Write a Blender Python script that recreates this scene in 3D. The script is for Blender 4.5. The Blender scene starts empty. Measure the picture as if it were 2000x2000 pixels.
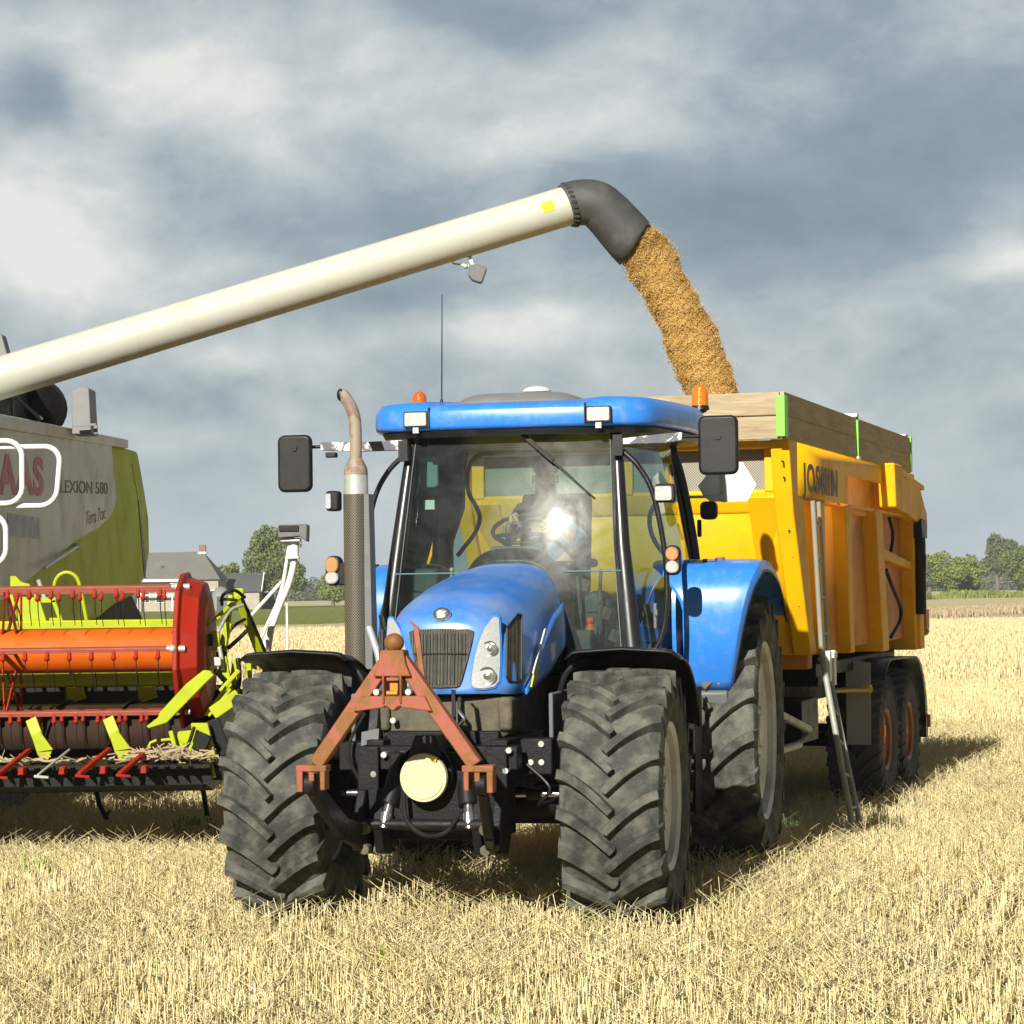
import bpy, bmesh, math, random
import numpy as np
from mathutils import Vector, Matrix

S = bpy.context.scene
COL = S.collection
R_ = math.radians
random.seed(11)
rng = np.random.default_rng(7)

# ------------------------------------------------------------------ camera
F_PX, CAM_H = 4700.0, 1.87
pitch = math.atan(154.0 / F_PX)
roll = R_(0.8)
cam_d = bpy.data.cameras.new("camera")
cam_d.sensor_width = 36.0
cam_d.lens = 36.0 * F_PX / 2000.0
cam_d.clip_start = 0.1
cam_d.clip_end = 20000.0
cam = bpy.data.objects.new("camera", cam_d)
COL.objects.link(cam)
cam.matrix_world = (Matrix.Translation((0, 0, CAM_H)) @ Matrix.Rotation(R_(90) + pitch, 4, 'X')
                    @ Matrix.Rotation(-roll, 4, 'Z'))
S.camera = cam

# ------------------------------------------------------------------ sun + sky
SUN_AZ, SUN_EL = R_(19.0), R_(27.5)      # the light travels towards +Y, a little to the right
sun_d = bpy.data.lights.new("sun", 'SUN')
sun_d.energy = 5.0
sun_d.angle = R_(0.53)
sun_d.color = (1.0, 0.96, 0.86)
sun = bpy.data.objects.new("sun", sun_d)
COL.objects.link(sun)
ldir = Vector((math.sin(SUN_AZ) * math.cos(SUN_EL), math.cos(SUN_AZ) * math.cos(SUN_EL), -math.sin(SUN_EL)))
sun.rotation_euler = ldir.to_track_quat('-Z', 'Y').to_euler()
sun.location = (-10, -20, 20)


def pix_dir(px, py):
    """direction of sky seen through a photograph position (used once, to lay out the clouds by bearing)"""
    fw = Vector((0, math.cos(pitch), math.sin(pitch)))
    up0 = Vector((0, -math.sin(pitch), math.cos(pitch)))
    rt = Vector((1, 0, 0)) * math.cos(roll) - up0 * math.sin(roll)
    up = Vector((1, 0, 0)) * math.sin(roll) + up0 * math.cos(roll)
    return (fw + rt * ((px - 1000) / F_PX) + up * ((1000 - py) / F_PX)).normalized()


W = bpy.data.worlds.new("World")
S.world = W
W.use_nodes = True
nt = W.node_tree
nt.nodes.clear()


def N(tree, typ, **kw):
    n = tree.nodes.new(typ)
    for k, v in kw.items():
        if k.startswith('i_'):
            n.inputs[k[2:].replace('_', ' ')].default_value = v
        else:
            setattr(n, k, v)
    return n


def L(tree, a, b):
    tree.links.new(a, b)


def math_node(tree, op, a, b=None, clamp=False):
    n = tree.nodes.new('ShaderNodeMath')
    n.operation = op
    n.use_clamp = clamp
    for i, v in enumerate((a, b)):
        if v is None:
            continue
        if isinstance(v, (int, float)):
            n.inputs[i].default_value = v
        else:
            tree.links.new(v, n.inputs[i])
    return n.outputs[0]


out = N(nt, 'ShaderNodeOutputWorld')
sky = N(nt, 'ShaderNodeTexSky')
sky.sky_type = 'NISHITA'
sky.sun_disc = False
sky.sun_elevation = SUN_EL
sky.sun_rotation = math.pi + SUN_AZ
bg_sky = N(nt, 'ShaderNodeBackground')
bg_sky.inputs['Strength'].default_value = 0.06
L(nt, sky.outputs[0], bg_sky.inputs['Color'])
tc = N(nt, 'ShaderNodeTexCoord')
# cloud layer: noise on the direction, flattened so that banks lie level
mp = N(nt, 'ShaderNodeMapping')
mp.inputs['Scale'].default_value = (1.0, 1.0, 1.6)
L(nt, tc.outputs['Generated'], mp.inputs['Vector'])
warp = N(nt, 'ShaderNodeTexNoise', i_Scale=9.0, i_Detail=4.0)
L(nt, mp.outputs[0], warp.inputs['Vector'])
wv = N(nt, 'ShaderNodeVectorMath', operation='MULTIPLY_ADD')
wv.inputs[1].default_value = (0.045, 0.045, 0.045)
L(nt, warp.outputs['Color'], wv.inputs[0])
L(nt, mp.outputs[0], wv.inputs[2])
n1 = N(nt, 'ShaderNodeTexNoise', i_Scale=10.0, i_Detail=9.0, i_Roughness=0.58)
L(nt, wv.outputs[0], n1.inputs['Vector'])
n2 = N(nt, 'ShaderNodeTexNoise', i_Scale=48.0, i_Detail=7.0, i_Roughness=0.6)
L(nt, wv.outputs[0], n2.inputs['Vector'])
v = math_node(nt, 'ADD', math_node(nt, 'MULTIPLY', math_node(nt, 'SUBTRACT', n1.outputs['Fac'], 0.5), 1.5),
              math_node(nt, 'MULTIPLY', math_node(nt, 'SUBTRACT', n2.outputs['Fac'], 0.5), 0.5))
# cloud banks and gaps by bearing: (x, y, radius x, radius y, gain)
wdir = N(nt, 'ShaderNodeVectorMath', operation='MULTIPLY_ADD')
wdir.inputs[1].default_value = (0.05, 0.05, 0.05)
L(nt, warp.outputs['Color'], wdir.inputs[0])
L(nt, tc.outputs['Generated'], wdir.inputs[2])
BANKS = [(180, 90, 200, 70, .34), (330, 170, 200, 80, .42), (500, 250, 220, 80, .34), (20, 40, 150, 40, .25), (560, 80, 200, 90, .28),
         (40, 440, 250, 140, .62), (190, 570, 260, 85, .45), (430, 490, 120, 50, .26), (930, 170, 420, 110, .22),
         (1150, 270, 240, 60, .46), (1010, 640, 180, 60, .52), (590, 690, 200, 40, .30), (1330, 130, 300, 80, .12),
         (1940, 505, 130, 40, .40), (1500, 650, 220, 60, .22), (250, 860, 170, 40, .25), (1600, 760, 400, 60, .12),
         (50, 165, 90, 75, -.62), (950, 20, 260, 45, -.30), (1700, 320, 480, 150, -.42), (1500, 450, 380, 80, -.34),
         (640, 420, 260, 70, -.22), (760, 600, 150, 45, -.30), (1850, 60, 300, 60, -.10), (330, 340, 170, 50, -.12),
         (1250, 560, 200, 40, -.16), (330, 770, 200, 45, -.22), (700, 760, 260, 50, -.05)]
acc = v
for (bx_, by_, rx_, ry_, g_) in BANKS:
    c = pix_dir(bx_, by_) + Vector((.025, .025, .025))
    sb = N(nt, 'ShaderNodeVectorMath', operation='SUBTRACT')
    L(nt, wdir.outputs[0], sb.inputs[0])
    sb.inputs[1].default_value = c
    ml = N(nt, 'ShaderNodeVectorMath', operation='MULTIPLY')
    L(nt, sb.outputs[0], ml.inputs[0])
    ml.inputs[1].default_value = (F_PX / rx_, F_PX / rx_, F_PX / ry_)
    ln = N(nt, 'ShaderNodeVectorMath', operation='LENGTH')
    L(nt, ml.outputs[0], ln.inputs[0])
    mr = N(nt, 'ShaderNodeMapRange', interpolation_type='SMOOTHERSTEP')
    mr.inputs['From Min'].default_value = 0.0
    mr.inputs['From Max'].default_value = 1.75
    mr.inputs['To Min'].default_value = g_
    mr.inputs['To Max'].default_value = 0.0
    L(nt, ln.outputs['Value'], mr.inputs['Value'])
    acc = math_node(nt, 'ADD', acc, mr.outputs[0])
ramp = N(nt, 'ShaderNodeValToRGB')
cr = ramp.color_ramp
cr.elements[0].position = 0.0
cr.elements[0].color = (.165, .210, .250, 1)
cr.elements[1].position = 1.0
cr.elements[1].color = (.66, .67, .62, 1)
e = cr.elements.new(.33); e.color = (.240, .290, .325, 1)
e = cr.elements.new(.52); e.color = (.345, .385, .405, 1)
e = cr.elements.new(.75); e.color = (.47, .50, .50, 1)
L(nt, math_node(nt, 'ADD', math_node(nt, 'MULTIPLY', acc, .78), .50, True), ramp.inputs['Fac'])
# paler, bluer air towards the horizon
sep = N(nt, 'ShaderNodeSeparateXYZ')
L(nt, tc.outputs['Generated'], sep.inputs[0])
hz = N(nt, 'ShaderNodeMapRange', interpolation_type='SMOOTHSTEP')
hz.inputs['From Min'].default_value = -0.01
hz.inputs['From Max'].default_value = 0.10
hz.inputs['To Min'].default_value = 0.72
hz.inputs['To Max'].default_value = 0.0
L(nt, sep.outputs['Z'], hz.inputs['Value'])
mixh = N(nt, 'ShaderNodeMix', data_type='RGBA')
L(nt, hz.outputs[0], mixh.inputs['Factor'])
L(nt, ramp.outputs['Color'], mixh.inputs[6])
mixh.inputs[7].default_value = (.40, .48, .54, 1)
bg_cl = N(nt, 'ShaderNodeBackground')
# unseen sky overhead is dimmed to cut fill light and deepen shadows
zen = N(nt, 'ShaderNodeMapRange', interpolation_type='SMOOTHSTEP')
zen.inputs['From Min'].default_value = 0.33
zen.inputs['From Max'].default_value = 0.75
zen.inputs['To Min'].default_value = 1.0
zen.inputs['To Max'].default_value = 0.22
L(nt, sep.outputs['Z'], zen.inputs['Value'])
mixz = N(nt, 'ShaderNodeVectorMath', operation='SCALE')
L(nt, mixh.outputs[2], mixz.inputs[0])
sid = N(nt, 'ShaderNodeMapRange', interpolation_type='SMOOTHSTEP')  # unseen sky at the sides and behind dimmed too, for less ambient light
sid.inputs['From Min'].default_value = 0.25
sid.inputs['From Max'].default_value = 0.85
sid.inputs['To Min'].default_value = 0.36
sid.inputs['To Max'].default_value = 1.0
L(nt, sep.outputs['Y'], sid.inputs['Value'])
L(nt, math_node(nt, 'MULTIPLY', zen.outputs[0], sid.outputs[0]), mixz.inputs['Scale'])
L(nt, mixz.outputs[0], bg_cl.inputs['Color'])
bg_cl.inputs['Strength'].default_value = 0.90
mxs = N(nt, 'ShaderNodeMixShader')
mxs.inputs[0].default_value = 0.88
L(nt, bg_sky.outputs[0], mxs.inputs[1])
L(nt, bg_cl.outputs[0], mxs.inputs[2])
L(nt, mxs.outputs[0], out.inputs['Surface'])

S.view_settings.view_transform = 'Standard'
S.view_settings.look = 'None'
S.view_settings.exposure = 0.53
S.view_settings.gamma = 1.0
S.render.resolution_x = 1024
S.render.resolution_y = 1024


# ------------------------------------------------------------------ materials
def principled(name):
    m = bpy.data.materials.new(name)
    m.use_nodes = True
    return m, m.node_tree, m.node_tree.nodes['Principled BSDF']


def mat(name, col, rough=.5, metal=0., dirt=None, dirt_amt=0., dirt_scale=6., coat=0., bump=0., bscale=40., spec=.5,
        var=.08, streak=None, edge=None, rough_var=.12):
    """paint / metal / rubber with real dust patches, small colour variation and a fine bump, in object space"""
    m, t, b = principled(name)
    tcn = N(t, 'ShaderNodeTexCoord')
    nz = N(t, 'ShaderNodeTexNoise', i_Scale=dirt_scale, i_Detail=8.0, i_Roughness=.62)
    L(t, tcn.outputs['Object'], nz.inputs['Vector'])
    nv = N(t, 'ShaderNodeTexNoise', i_Scale=dirt_scale * .35, i_Detail=3.0)
    L(t, tcn.outputs['Object'], nv.inputs['Vector'])
    hs = N(t, 'ShaderNodeHueSaturation')
    hs.inputs['Color'].default_value = (*col, 1)
    mrv = N(t, 'ShaderNodeMapRange')
    mrv.inputs['To Min'].default_value = 1 - var
    mrv.inputs['To Max'].default_value = 1 + var
    mrv.inputs['From Min'].default_value = .3
    mrv.inputs['From Max'].default_value = .7
    L(t, nv.outputs['Fac'], mrv.inputs['Value'])
    L(t, mrv.outputs[0], hs.inputs['Value'])
    colout = hs.outputs['Color']
    if dirt is not None:
        rp = N(t, 'ShaderNodeMapRange')
        rp.inputs['From Min'].default_value = .62 - .28 * min(1., dirt_amt * 1.4)
        rp.inputs['From Max'].default_value = .74
        rp.inputs['To Max'].default_value = min(1., .25 + dirt_amt)
        L(t, nz.outputs['Fac'], rp.inputs['Value'])
        mx = N(t, 'ShaderNodeMix', data_type='RGBA')
        L(t, rp.outputs[0], mx.inputs['Factor'])
        L(t, colout, mx.inputs[6])
        mx.inputs[7].default_value = (*dirt, 1)
        colout = mx.outputs[2]
    L(t, colout, b.inputs['Base Color'])
    rr = N(t, 'ShaderNodeMapRange')
    rr.inputs['To Min'].default_value = max(.02, rough - rough_var)
    rr.inputs['To Max'].default_value = min(1, rough + rough_var)
    rr.inputs['From Min'].default_value = .3
    rr.inputs['From Max'].default_value = .7
    L(t, nz.outputs['Fac'], rr.inputs['Value'])
    L(t, rr.outputs[0], b.inputs['Roughness'])
    b.inputs['Metallic'].default_value = metal
    b.inputs['Specular IOR Level'].default_value = spec
    b.inputs['Coat Weight'].default_value = coat
    b.inputs['Coat Roughness'].default_value = .2
    if bump:
        nb = N(t, 'ShaderNodeTexNoise', i_Scale=bscale, i_Detail=5.0)
        L(t, tcn.outputs['Object'], nb.inputs['Vector'])
        bm_ = N(t, 'ShaderNodeBump')
        bm_.inputs['Strength'].default_value = bump
        bm_.inputs['Distance'].default_value = .01
        L(t, nb.outputs['Fac'], bm_.inputs['Height'])
        L(t, bm_.outputs[0], b.inputs['Normal'])
    return m


DUST = (.33, .27, .17)
M = {}
M['blue'] = mat('blue_paint', (.032, .205, .70), .34, dirt=(.16, .27, .48), dirt_amt=.25, dirt_scale=14, coat=.22, var=.05, bump=.02)
M['blue_dust'] = mat('dusty_blue_paint', (.035, .20, .66), .38, dirt=(.25, .31, .42), dirt_amt=.42, dirt_scale=3.2, coat=.35, var=.06, bump=.03)
M['black'] = mat('black_plastic', (.010, .010, .010), .45, spec=.35, dirt=(.05, .047, .04), dirt_amt=.08, dirt_scale=9, bump=.05)
M['black_gloss'] = mat('black_gloss', (.012, .012, .013), .34, coat=.1)
M['iron'] = mat('black_chassis', (.009, .009, .009), .5, dirt=(.04, .034, .024), dirt_amt=.10, dirt_scale=8, spec=.22, bump=.25, bscale=60)
M['dirty_cast'] = mat('dirty_casting', (.075, .065, .045), .8, dirt=(.17, .145, .085), dirt_amt=.55, dirt_scale=11, bump=.5, bscale=45)
M['grey_pl'] = mat('grey_plastic', (.13, .135, .14), .6, dirt=DUST, dirt_amt=.15, dirt_scale=7, bump=.08)
M['rubber'] = mat('tyre_rubber', (.046, .048, .045), .84, dirt=(.23, .22, .18), dirt_amt=.52, dirt_scale=7, bump=.5, bscale=55, spec=.25, var=.22)
M['rubber_tr'] = mat('trailer_tyre_rubber', (.075, .078, .078), .86, dirt=(.15, .145, .12), dirt_amt=.3, dirt_scale=9, bump=.35, bscale=60, spec=.25)
M['rim'] = mat('wheel_rim_paint', (.60, .60, .58), .5, dirt=(.22, .17, .08), dirt_amt=.4, dirt_scale=3.4, bump=.06)
M['rim_o'] = mat('orange_rim_paint', (.33, .085, .025), .5, dirt=(.2, .13, .07), dirt_amt=.3, dirt_scale=6)
M['ladder'] = mat('ladder_steel', (.33, .35, .30), .6, metal=.2, dirt=(.26, .28, .18), dirt_amt=.45, dirt_scale=14, bump=.12)
M['galv'] = mat('galvanised_steel', (.48, .50, .46), .5, metal=.35, dirt=(.30, .31, .22), dirt_amt=.35, dirt_scale=22, bump=.12)
M['chrome'] = mat('bright_steel', (.72, .72, .70), .2, metal=.95, dirt=(.3, .27, .2), dirt_amt=.12)
M['white'] = mat('white_paint', (.78, .78, .74), .5, dirt=(.45, .42, .34), dirt_amt=.12, dirt_scale=12)
M['yellow'] = mat('yellow_paint', (.83, .43, .001), .55, dirt=(.55, .26, .006), dirt_amt=.22, dirt_scale=5, spec=.28, bump=.08, bscale=25, var=.07)
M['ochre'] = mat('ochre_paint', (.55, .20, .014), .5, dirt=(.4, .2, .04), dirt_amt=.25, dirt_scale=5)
M['lime'] = mat('lime_paint', (.37, .43, .006), .5, dirt=(.24, .25, .03), dirt_amt=.25, dirt_scale=9, spec=.3)
M['green'] = mat('seed_green_paint', (.46, .52, .004), .62, dirt=(.33, .34, .02), dirt_amt=.2, dirt_scale=3, spec=.25)
M['cgrey'] = mat('combine_grey_paint', (.60, .595, .55), .5, dirt=(.34, .32, .24), dirt_amt=.35, dirt_scale=2.4, var=.06)
M['bat'] = mat('worn_bat_paint', (.24, .035, .012), .6, dirt=(.16, .07, .035), dirt_amt=.3, dirt_scale=9)
M['red'] = mat('red_paint', (.30, .016, .005), .5, dirt=(.26, .05, .02), dirt_amt=.25, dirt_scale=6, spec=.22)
M['orange'] = mat('worn_red_orange_paint', (.55, .095, .003), .62, dirt=(.62, .21, .06), dirt_amt=.25, dirt_scale=4, spec=.25, var=.06)
M['cream'] = mat('cream_pipe_paint', (.50, .50, .43), .55, dirt=(.38, .37, .29), dirt_amt=.22, dirt_scale=3, var=.04)
M['rubber_sp'] = mat('spout_rubber', (.055, .056, .056), .62, dirt=(.14, .135, .12), dirt_amt=.35, dirt_scale=4, bump=.1)
M['brown_dk'] = mat('worn_brown_steel', (.030, .015, .008), .7, metal=.0, spec=.15, dirt=(.07, .04, .022), dirt_amt=.3, dirt_scale=9)
M['darkgreen'] = mat('dark_green_interior', (.028, .045, .038), .6, dirt=(.10, .12, .10), dirt_amt=.2, dirt_scale=14)
M['teal'] = mat('tinted_trim', (.10, .20, .19), .4)
M['mudguard'] = mat('grey_mudflap', (.34, .35, .35), .7, dirt=(.33, .32, .28), dirt_amt=.3)
M['creamdisc'] = mat('pale_yellow_plastic', (.58, .52, .30), .55, dirt=(.5, .46, .2), dirt_amt=.2, dirt_scale=30, bump=.1)
M['steelgrey'] = mat('roof_grey', (.20, .20, .20), .6, dirt=(.3, .28, .24), dirt_amt=.3)
M['skin'] = mat('skin', (.52, .30, .20), .55, bump=.03)
M['cloth'] = mat('work_shirt', (.12, .17, .26), .85, bump=.3, bscale=90)
M['cap'] = mat('driver_hair', (.11, .075, .045), .8)
M['seat'] = mat('seat_fabric', (.035, .04, .045), .85, bump=.2)
M['limeclamp'] = mat('bright_green_clamp', (.22, .60, .06), .4, dirt=(.2, .4, .08), dirt_amt=.15)
M['whitegloss'] = mat('white_plastic', (.82, .82, .80), .25, coat=.3)
M['textdark'] = mat('dark_lettering', (.14, .13, .11), .6)
M['textred'] = mat('red_lettering', (.46, .02, .018), .5)
M['textpink'] = mat('faded_red_script', (.42, .16, .14), .6)
M['yellowtape'] = mat('yellow_tape', (.80, .62, .02), .5)
M['brass'] = mat('brass_fitting', (.55, .42, .14), .4, metal=.6)


def amber(name, col):
    m, t, b = principled(name)
    b.inputs['Base Color'].default_value = (*col, 1)
    b.inputs['Roughness'].default_value = .12
    b.inputs['Coat Weight'].default_value = .8
    b.inputs['Subsurface Weight'].default_value = .12
    b.inputs['Subsurface Radius'].default_value = (.05, .02, .005)
    w = N(t, 'ShaderNodeTexWave', i_Scale=40.0)
    w.bands_direction = 'Z'
    tcn = N(t, 'ShaderNodeTexCoord')
    L(t, tcn.outputs['Object'], w.inputs['Vector'])
    bp = N(t, 'ShaderNodeBump')
    bp.inputs['Strength'].default_value = .3
    bp.inputs['Distance'].default_value = .004
    L(t, w.outputs['Fac'], bp.inputs['Height'])
    L(t, bp.outputs[0], b.inputs['Normal'])
    return m


M['amber'] = amber('amber_plastic', (.66, .17, .004))
M['redamber'] = amber('red_amber_plastic', (.62, .11, .01))


def lens(name, col, tint=.0):
    """clear ribbed lens over a reflector"""
    m, t, b = principled(name)
    tcn = N(t, 'ShaderNodeTexCoord')
    vo = N(t, 'ShaderNodeTexVoronoi', i_Scale=70.0)
    L(t, tcn.outputs['Object'], vo.inputs['Vector'])
    rp = N(t, 'ShaderNodeMix', data_type='RGBA')
    L(t, vo.outputs['Distance'], rp.inputs['Factor'])
    rp.inputs[6].default_value = (*col, 1)
    rp.inputs[7].default_value = (col[0] * .84, col[1] * .84, col[2] * .84, 1)
    L(t, rp.outputs[2], b.inputs['Base Color'])
    b.inputs['Metallic'].default_value = .55
    b.inputs['Roughness'].default_value = .22
    b.inputs['Coat Weight'].default_value = 1.0
    b.inputs['Coat Roughness'].default_value = .03
    bp = N(t, 'ShaderNodeBump')
    bp.inputs['Strength'].default_value = .10
    bp.inputs['Distance'].default_value = .006
    L(t, vo.outputs['Distance'], bp.inputs['Height'])
    L(t, bp.outputs[0], b.inputs['Normal'])
    return m


M['lens'] = lens('clear_lens', (.78, .78, .76))
M['lens_o'] = lens('orange_lens', (.80, .42, .18))


def glass(name, tint, dust, halo=0.02, rough=.02):
    m = bpy.data.materials.new(name)
    m.use_nodes = True
    t = m.node_tree
    t.nodes.clear()
    o = N(t, 'ShaderNodeOutputMaterial')
    tr = N(t, 'ShaderNodeBsdfTransparent')
    tr.inputs['Color'].default_value = (*tint, 1)
    gl = N(t, 'ShaderNodeBsdfGlossy', i_Roughness=rough)
    gl.inputs['Color'].default_value = (.9, .95, 1, 1)
    g2 = N(t, 'ShaderNodeBsdfGlossy', i_Roughness=.20)
    g2.inputs['Color'].default_value = (1, .98, .92, 1)
    g3 = N(t, 'ShaderNodeBsdfGlossy', i_Roughness=.36)
    g3.inputs['Color'].default_value = (.95, .98, 1, 1)
    df = N(t, 'ShaderNodeBsdfDiffuse')
    df.inputs['Color'].default_value = (.52, .55, .50, 1)
    fr = N(t, 'ShaderNodeFresnel', i_IOR=1.45)
    tcn = N(t, 'ShaderNodeTexCoord')
    nz = N(t, 'ShaderNodeTexNoise', i_Scale=3.5, i_Detail=8.0, i_Roughness=.6, i_Distortion=1.6)
    L(t, tcn.outputs['Object'], nz.inputs['Vector'])
    a = N(t, 'ShaderNodeMixShader')
    L(t, math_node(t, 'MULTIPLY', fr.outputs[0], 1.0, True), a.inputs[0])
    L(t, tr.outputs[0], a.inputs[1])
    L(t, gl.outputs[0], a.inputs[2])
    hh = N(t, 'ShaderNodeMixShader')
    hh.inputs[0].default_value = .5
    L(t, g2.outputs[0], hh.inputs[1])
    L(t, g3.outputs[0], hh.inputs[2])
    b = N(t, 'ShaderNodeMixShader')
    mrr = N(t, 'ShaderNodeMapRange')
    mrr.inputs['From Min'].default_value = .35
    mrr.inputs['From Max'].default_value = .68
    mrr.inputs['To Min'].default_value = halo * .35
    mrr.inputs['To Max'].default_value = halo
    L(t, nz.outputs['Fac'], mrr.inputs['Value'])
    L(t, mrr.outputs[0], b.inputs[0])
    L(t, a.outputs[0], b.inputs[1])
    L(t, hh.outputs[0], b.inputs[2])
    c = N(t, 'ShaderNodeMixShader')
    mr2 = N(t, 'ShaderNodeMapRange')
    mr2.inputs['From Min'].default_value = .42
    mr2.inputs['From Max'].default_value = .75
    mr2.inputs['To Min'].default_value = dust * .3
    mr2.inputs['To Max'].default_value = dust
    L(t, nz.outputs['Fac'], mr2.inputs['Value'])
    L(t, mr2.outputs[0], c.inputs[0])
    L(t, b.outputs[0], c.inputs[1])
    L(t, df.outputs[0], c.inputs[2])
    L(t, c.outputs[0], o.inputs['Surface'])
    return m


M['windscreen'] = glass('dusty_windscreen_glass', (.56, .70, .66), .022, .009)
M['sideglass'] = glass('tinted_side_glass', (.46, .60, .58), .03, .006)


def wood_mat(name, c1, c2):
    m, t, b = principled(name)
    tcn = N(t, 'ShaderNodeTexCoord')
    mpn = N(t, 'ShaderNodeMapping')
    mpn.inputs['Scale'].default_value = (1.0, 1.0, 9.0)
    L(t, tcn.outputs['Object'], mpn.inputs['Vector'])
    nz = N(t, 'ShaderNodeTexNoise', i_Scale=2.2, i_Detail=8.0, i_Roughness=.65, i_Distortion=.8)
    L(t, mpn.outputs[0], nz.inputs['Vector'])
    rp = N(t, 'ShaderNodeValToRGB')
    rp.color_ramp.elements[0].position = .3
    rp.color_ramp.elements[0].color = (*c1, 1)
    rp.color_ramp.elements[1].position = .7
    rp.color_ramp.elements[1].color = (*c2, 1)
    L(t, nz.outputs['Fac'], rp.inputs['Fac'])
    L(t, rp.outputs['Color'], b.inputs['Base Color'])
    b.inputs['Roughness'].default_value = .85
    bp = N(t, 'ShaderNodeBump')
    bp.inputs['Strength'].default_value = .4
    bp.inputs['Distance'].default_value = .006
    L(t, nz.outputs['Fac'], bp.inputs['Height'])
    L(t, bp.outputs[0], b.inputs['Normal'])
    return m


M['wood'] = wood_mat('weathered_board', (.27, .20, .115), (.50, .41, .26))
M['wood2'] = wood_mat('brown_board', (.34, .26, .145), (.52, .42, .25))


def rust_paint(name, paint, rust):
    m, t, b = principled(name)
    tcn = N(t, 'ShaderNodeTexCoord')
    nz = N(t, 'ShaderNodeTexNoise', i_Scale=7.5, i_Detail=10.0, i_Roughness=.66, i_Distortion=.8)
    L(t, tcn.outputs['Object'], nz.inputs['Vector'])
    rp = N(t, 'ShaderNodeValToRGB')
    rp.color_ramp.elements[0].position = .47
    rp.color_ramp.elements[0].color = (*paint, 1)
    rp.color_ramp.elements[1].position = .50
    rp.color_ramp.elements[1].color = (*rust, 1)
    e = rp.color_ramp.elements.new(.66); e.color = (rust[0] * .75, rust[1] * .7, rust[2], 1)
    L(t, nz.outputs['Fac'], rp.inputs['Fac'])
    L(t, rp.outputs['Color'], b.inputs['Base Color'])
    b.inputs['Roughness'].default_value = .62
    bp = N(t, 'ShaderNodeBump')
    bp.inputs['Strength'].default_value = .5
    bp.inputs['Distance'].default_value = .004
    L(t, rp.outputs['Color'], bp.inputs['Height'])
    L(t, bp.outputs[0], b.inputs['Normal'])
    return m


M['rusty'] = rust_paint('rusty_salmon_paint', (.31, .080, .045), (.22, .088, .014))
M['chip'] = rust_paint('chipped_white_paint', (.74, .75, .74), (.12, .12, .12))
M['exh'] = rust_paint('heat_stained_pipe', (.30, .245, .18), (.235, .165, .115))


def mesh_mat(name, col_hole, col_wire, sc, squash=1.7):
    """expanded-metal mesh: diamond openings, bumped"""
    m, t, b = principled(name)
    tcn = N(t, 'ShaderNodeTexCoord')
    mpn = N(t, 'ShaderNodeMapping')
    mpn.inputs['Rotation'].default_value = (0, 0, R_(45))
    L(t, tcn.outputs['UV'], mpn.inputs['Vector'])
    ck = N(t, 'ShaderNodeTexBrick')
    ck.offset = 0.0
    ck.inputs['Scale'].default_value = sc
    ck.inputs['Mortar Size'].default_value = .018
    ck.inputs['Mortar Smooth'].default_value = .3
    ck.inputs['Brick Width'].default_value = .1
    ck.inputs['Row Height'].default_value = .1
    ck.inputs['Color1'].default_value = (*col_hole, 1)
    ck.inputs['Color2'].default_value = (*col_hole, 1)
    ck.inputs['Mortar'].default_value = (*col_wire, 1)
    L(t, mpn.outputs[0], ck.inputs['Vector'])
    L(t, ck.outputs['Color'], b.inputs['Base Color'])
    b.inputs['Roughness'].default_value = .5
    b.inputs['Metallic'].default_value = .3
    bp = N(t, 'ShaderNodeBump')
    bp.inputs['Strength'].default_value = .8
    bp.inputs['Distance'].default_value = .004
    L(t, ck.outputs['Fac'], bp.inputs['Height'])
    L(t, bp.outputs[0], b.inputs['Normal'])
    return m


M['exmesh'] = mesh_mat('perforated_guard', (.02, .018, .015), (.22, .19, .14), 8.0)


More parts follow.
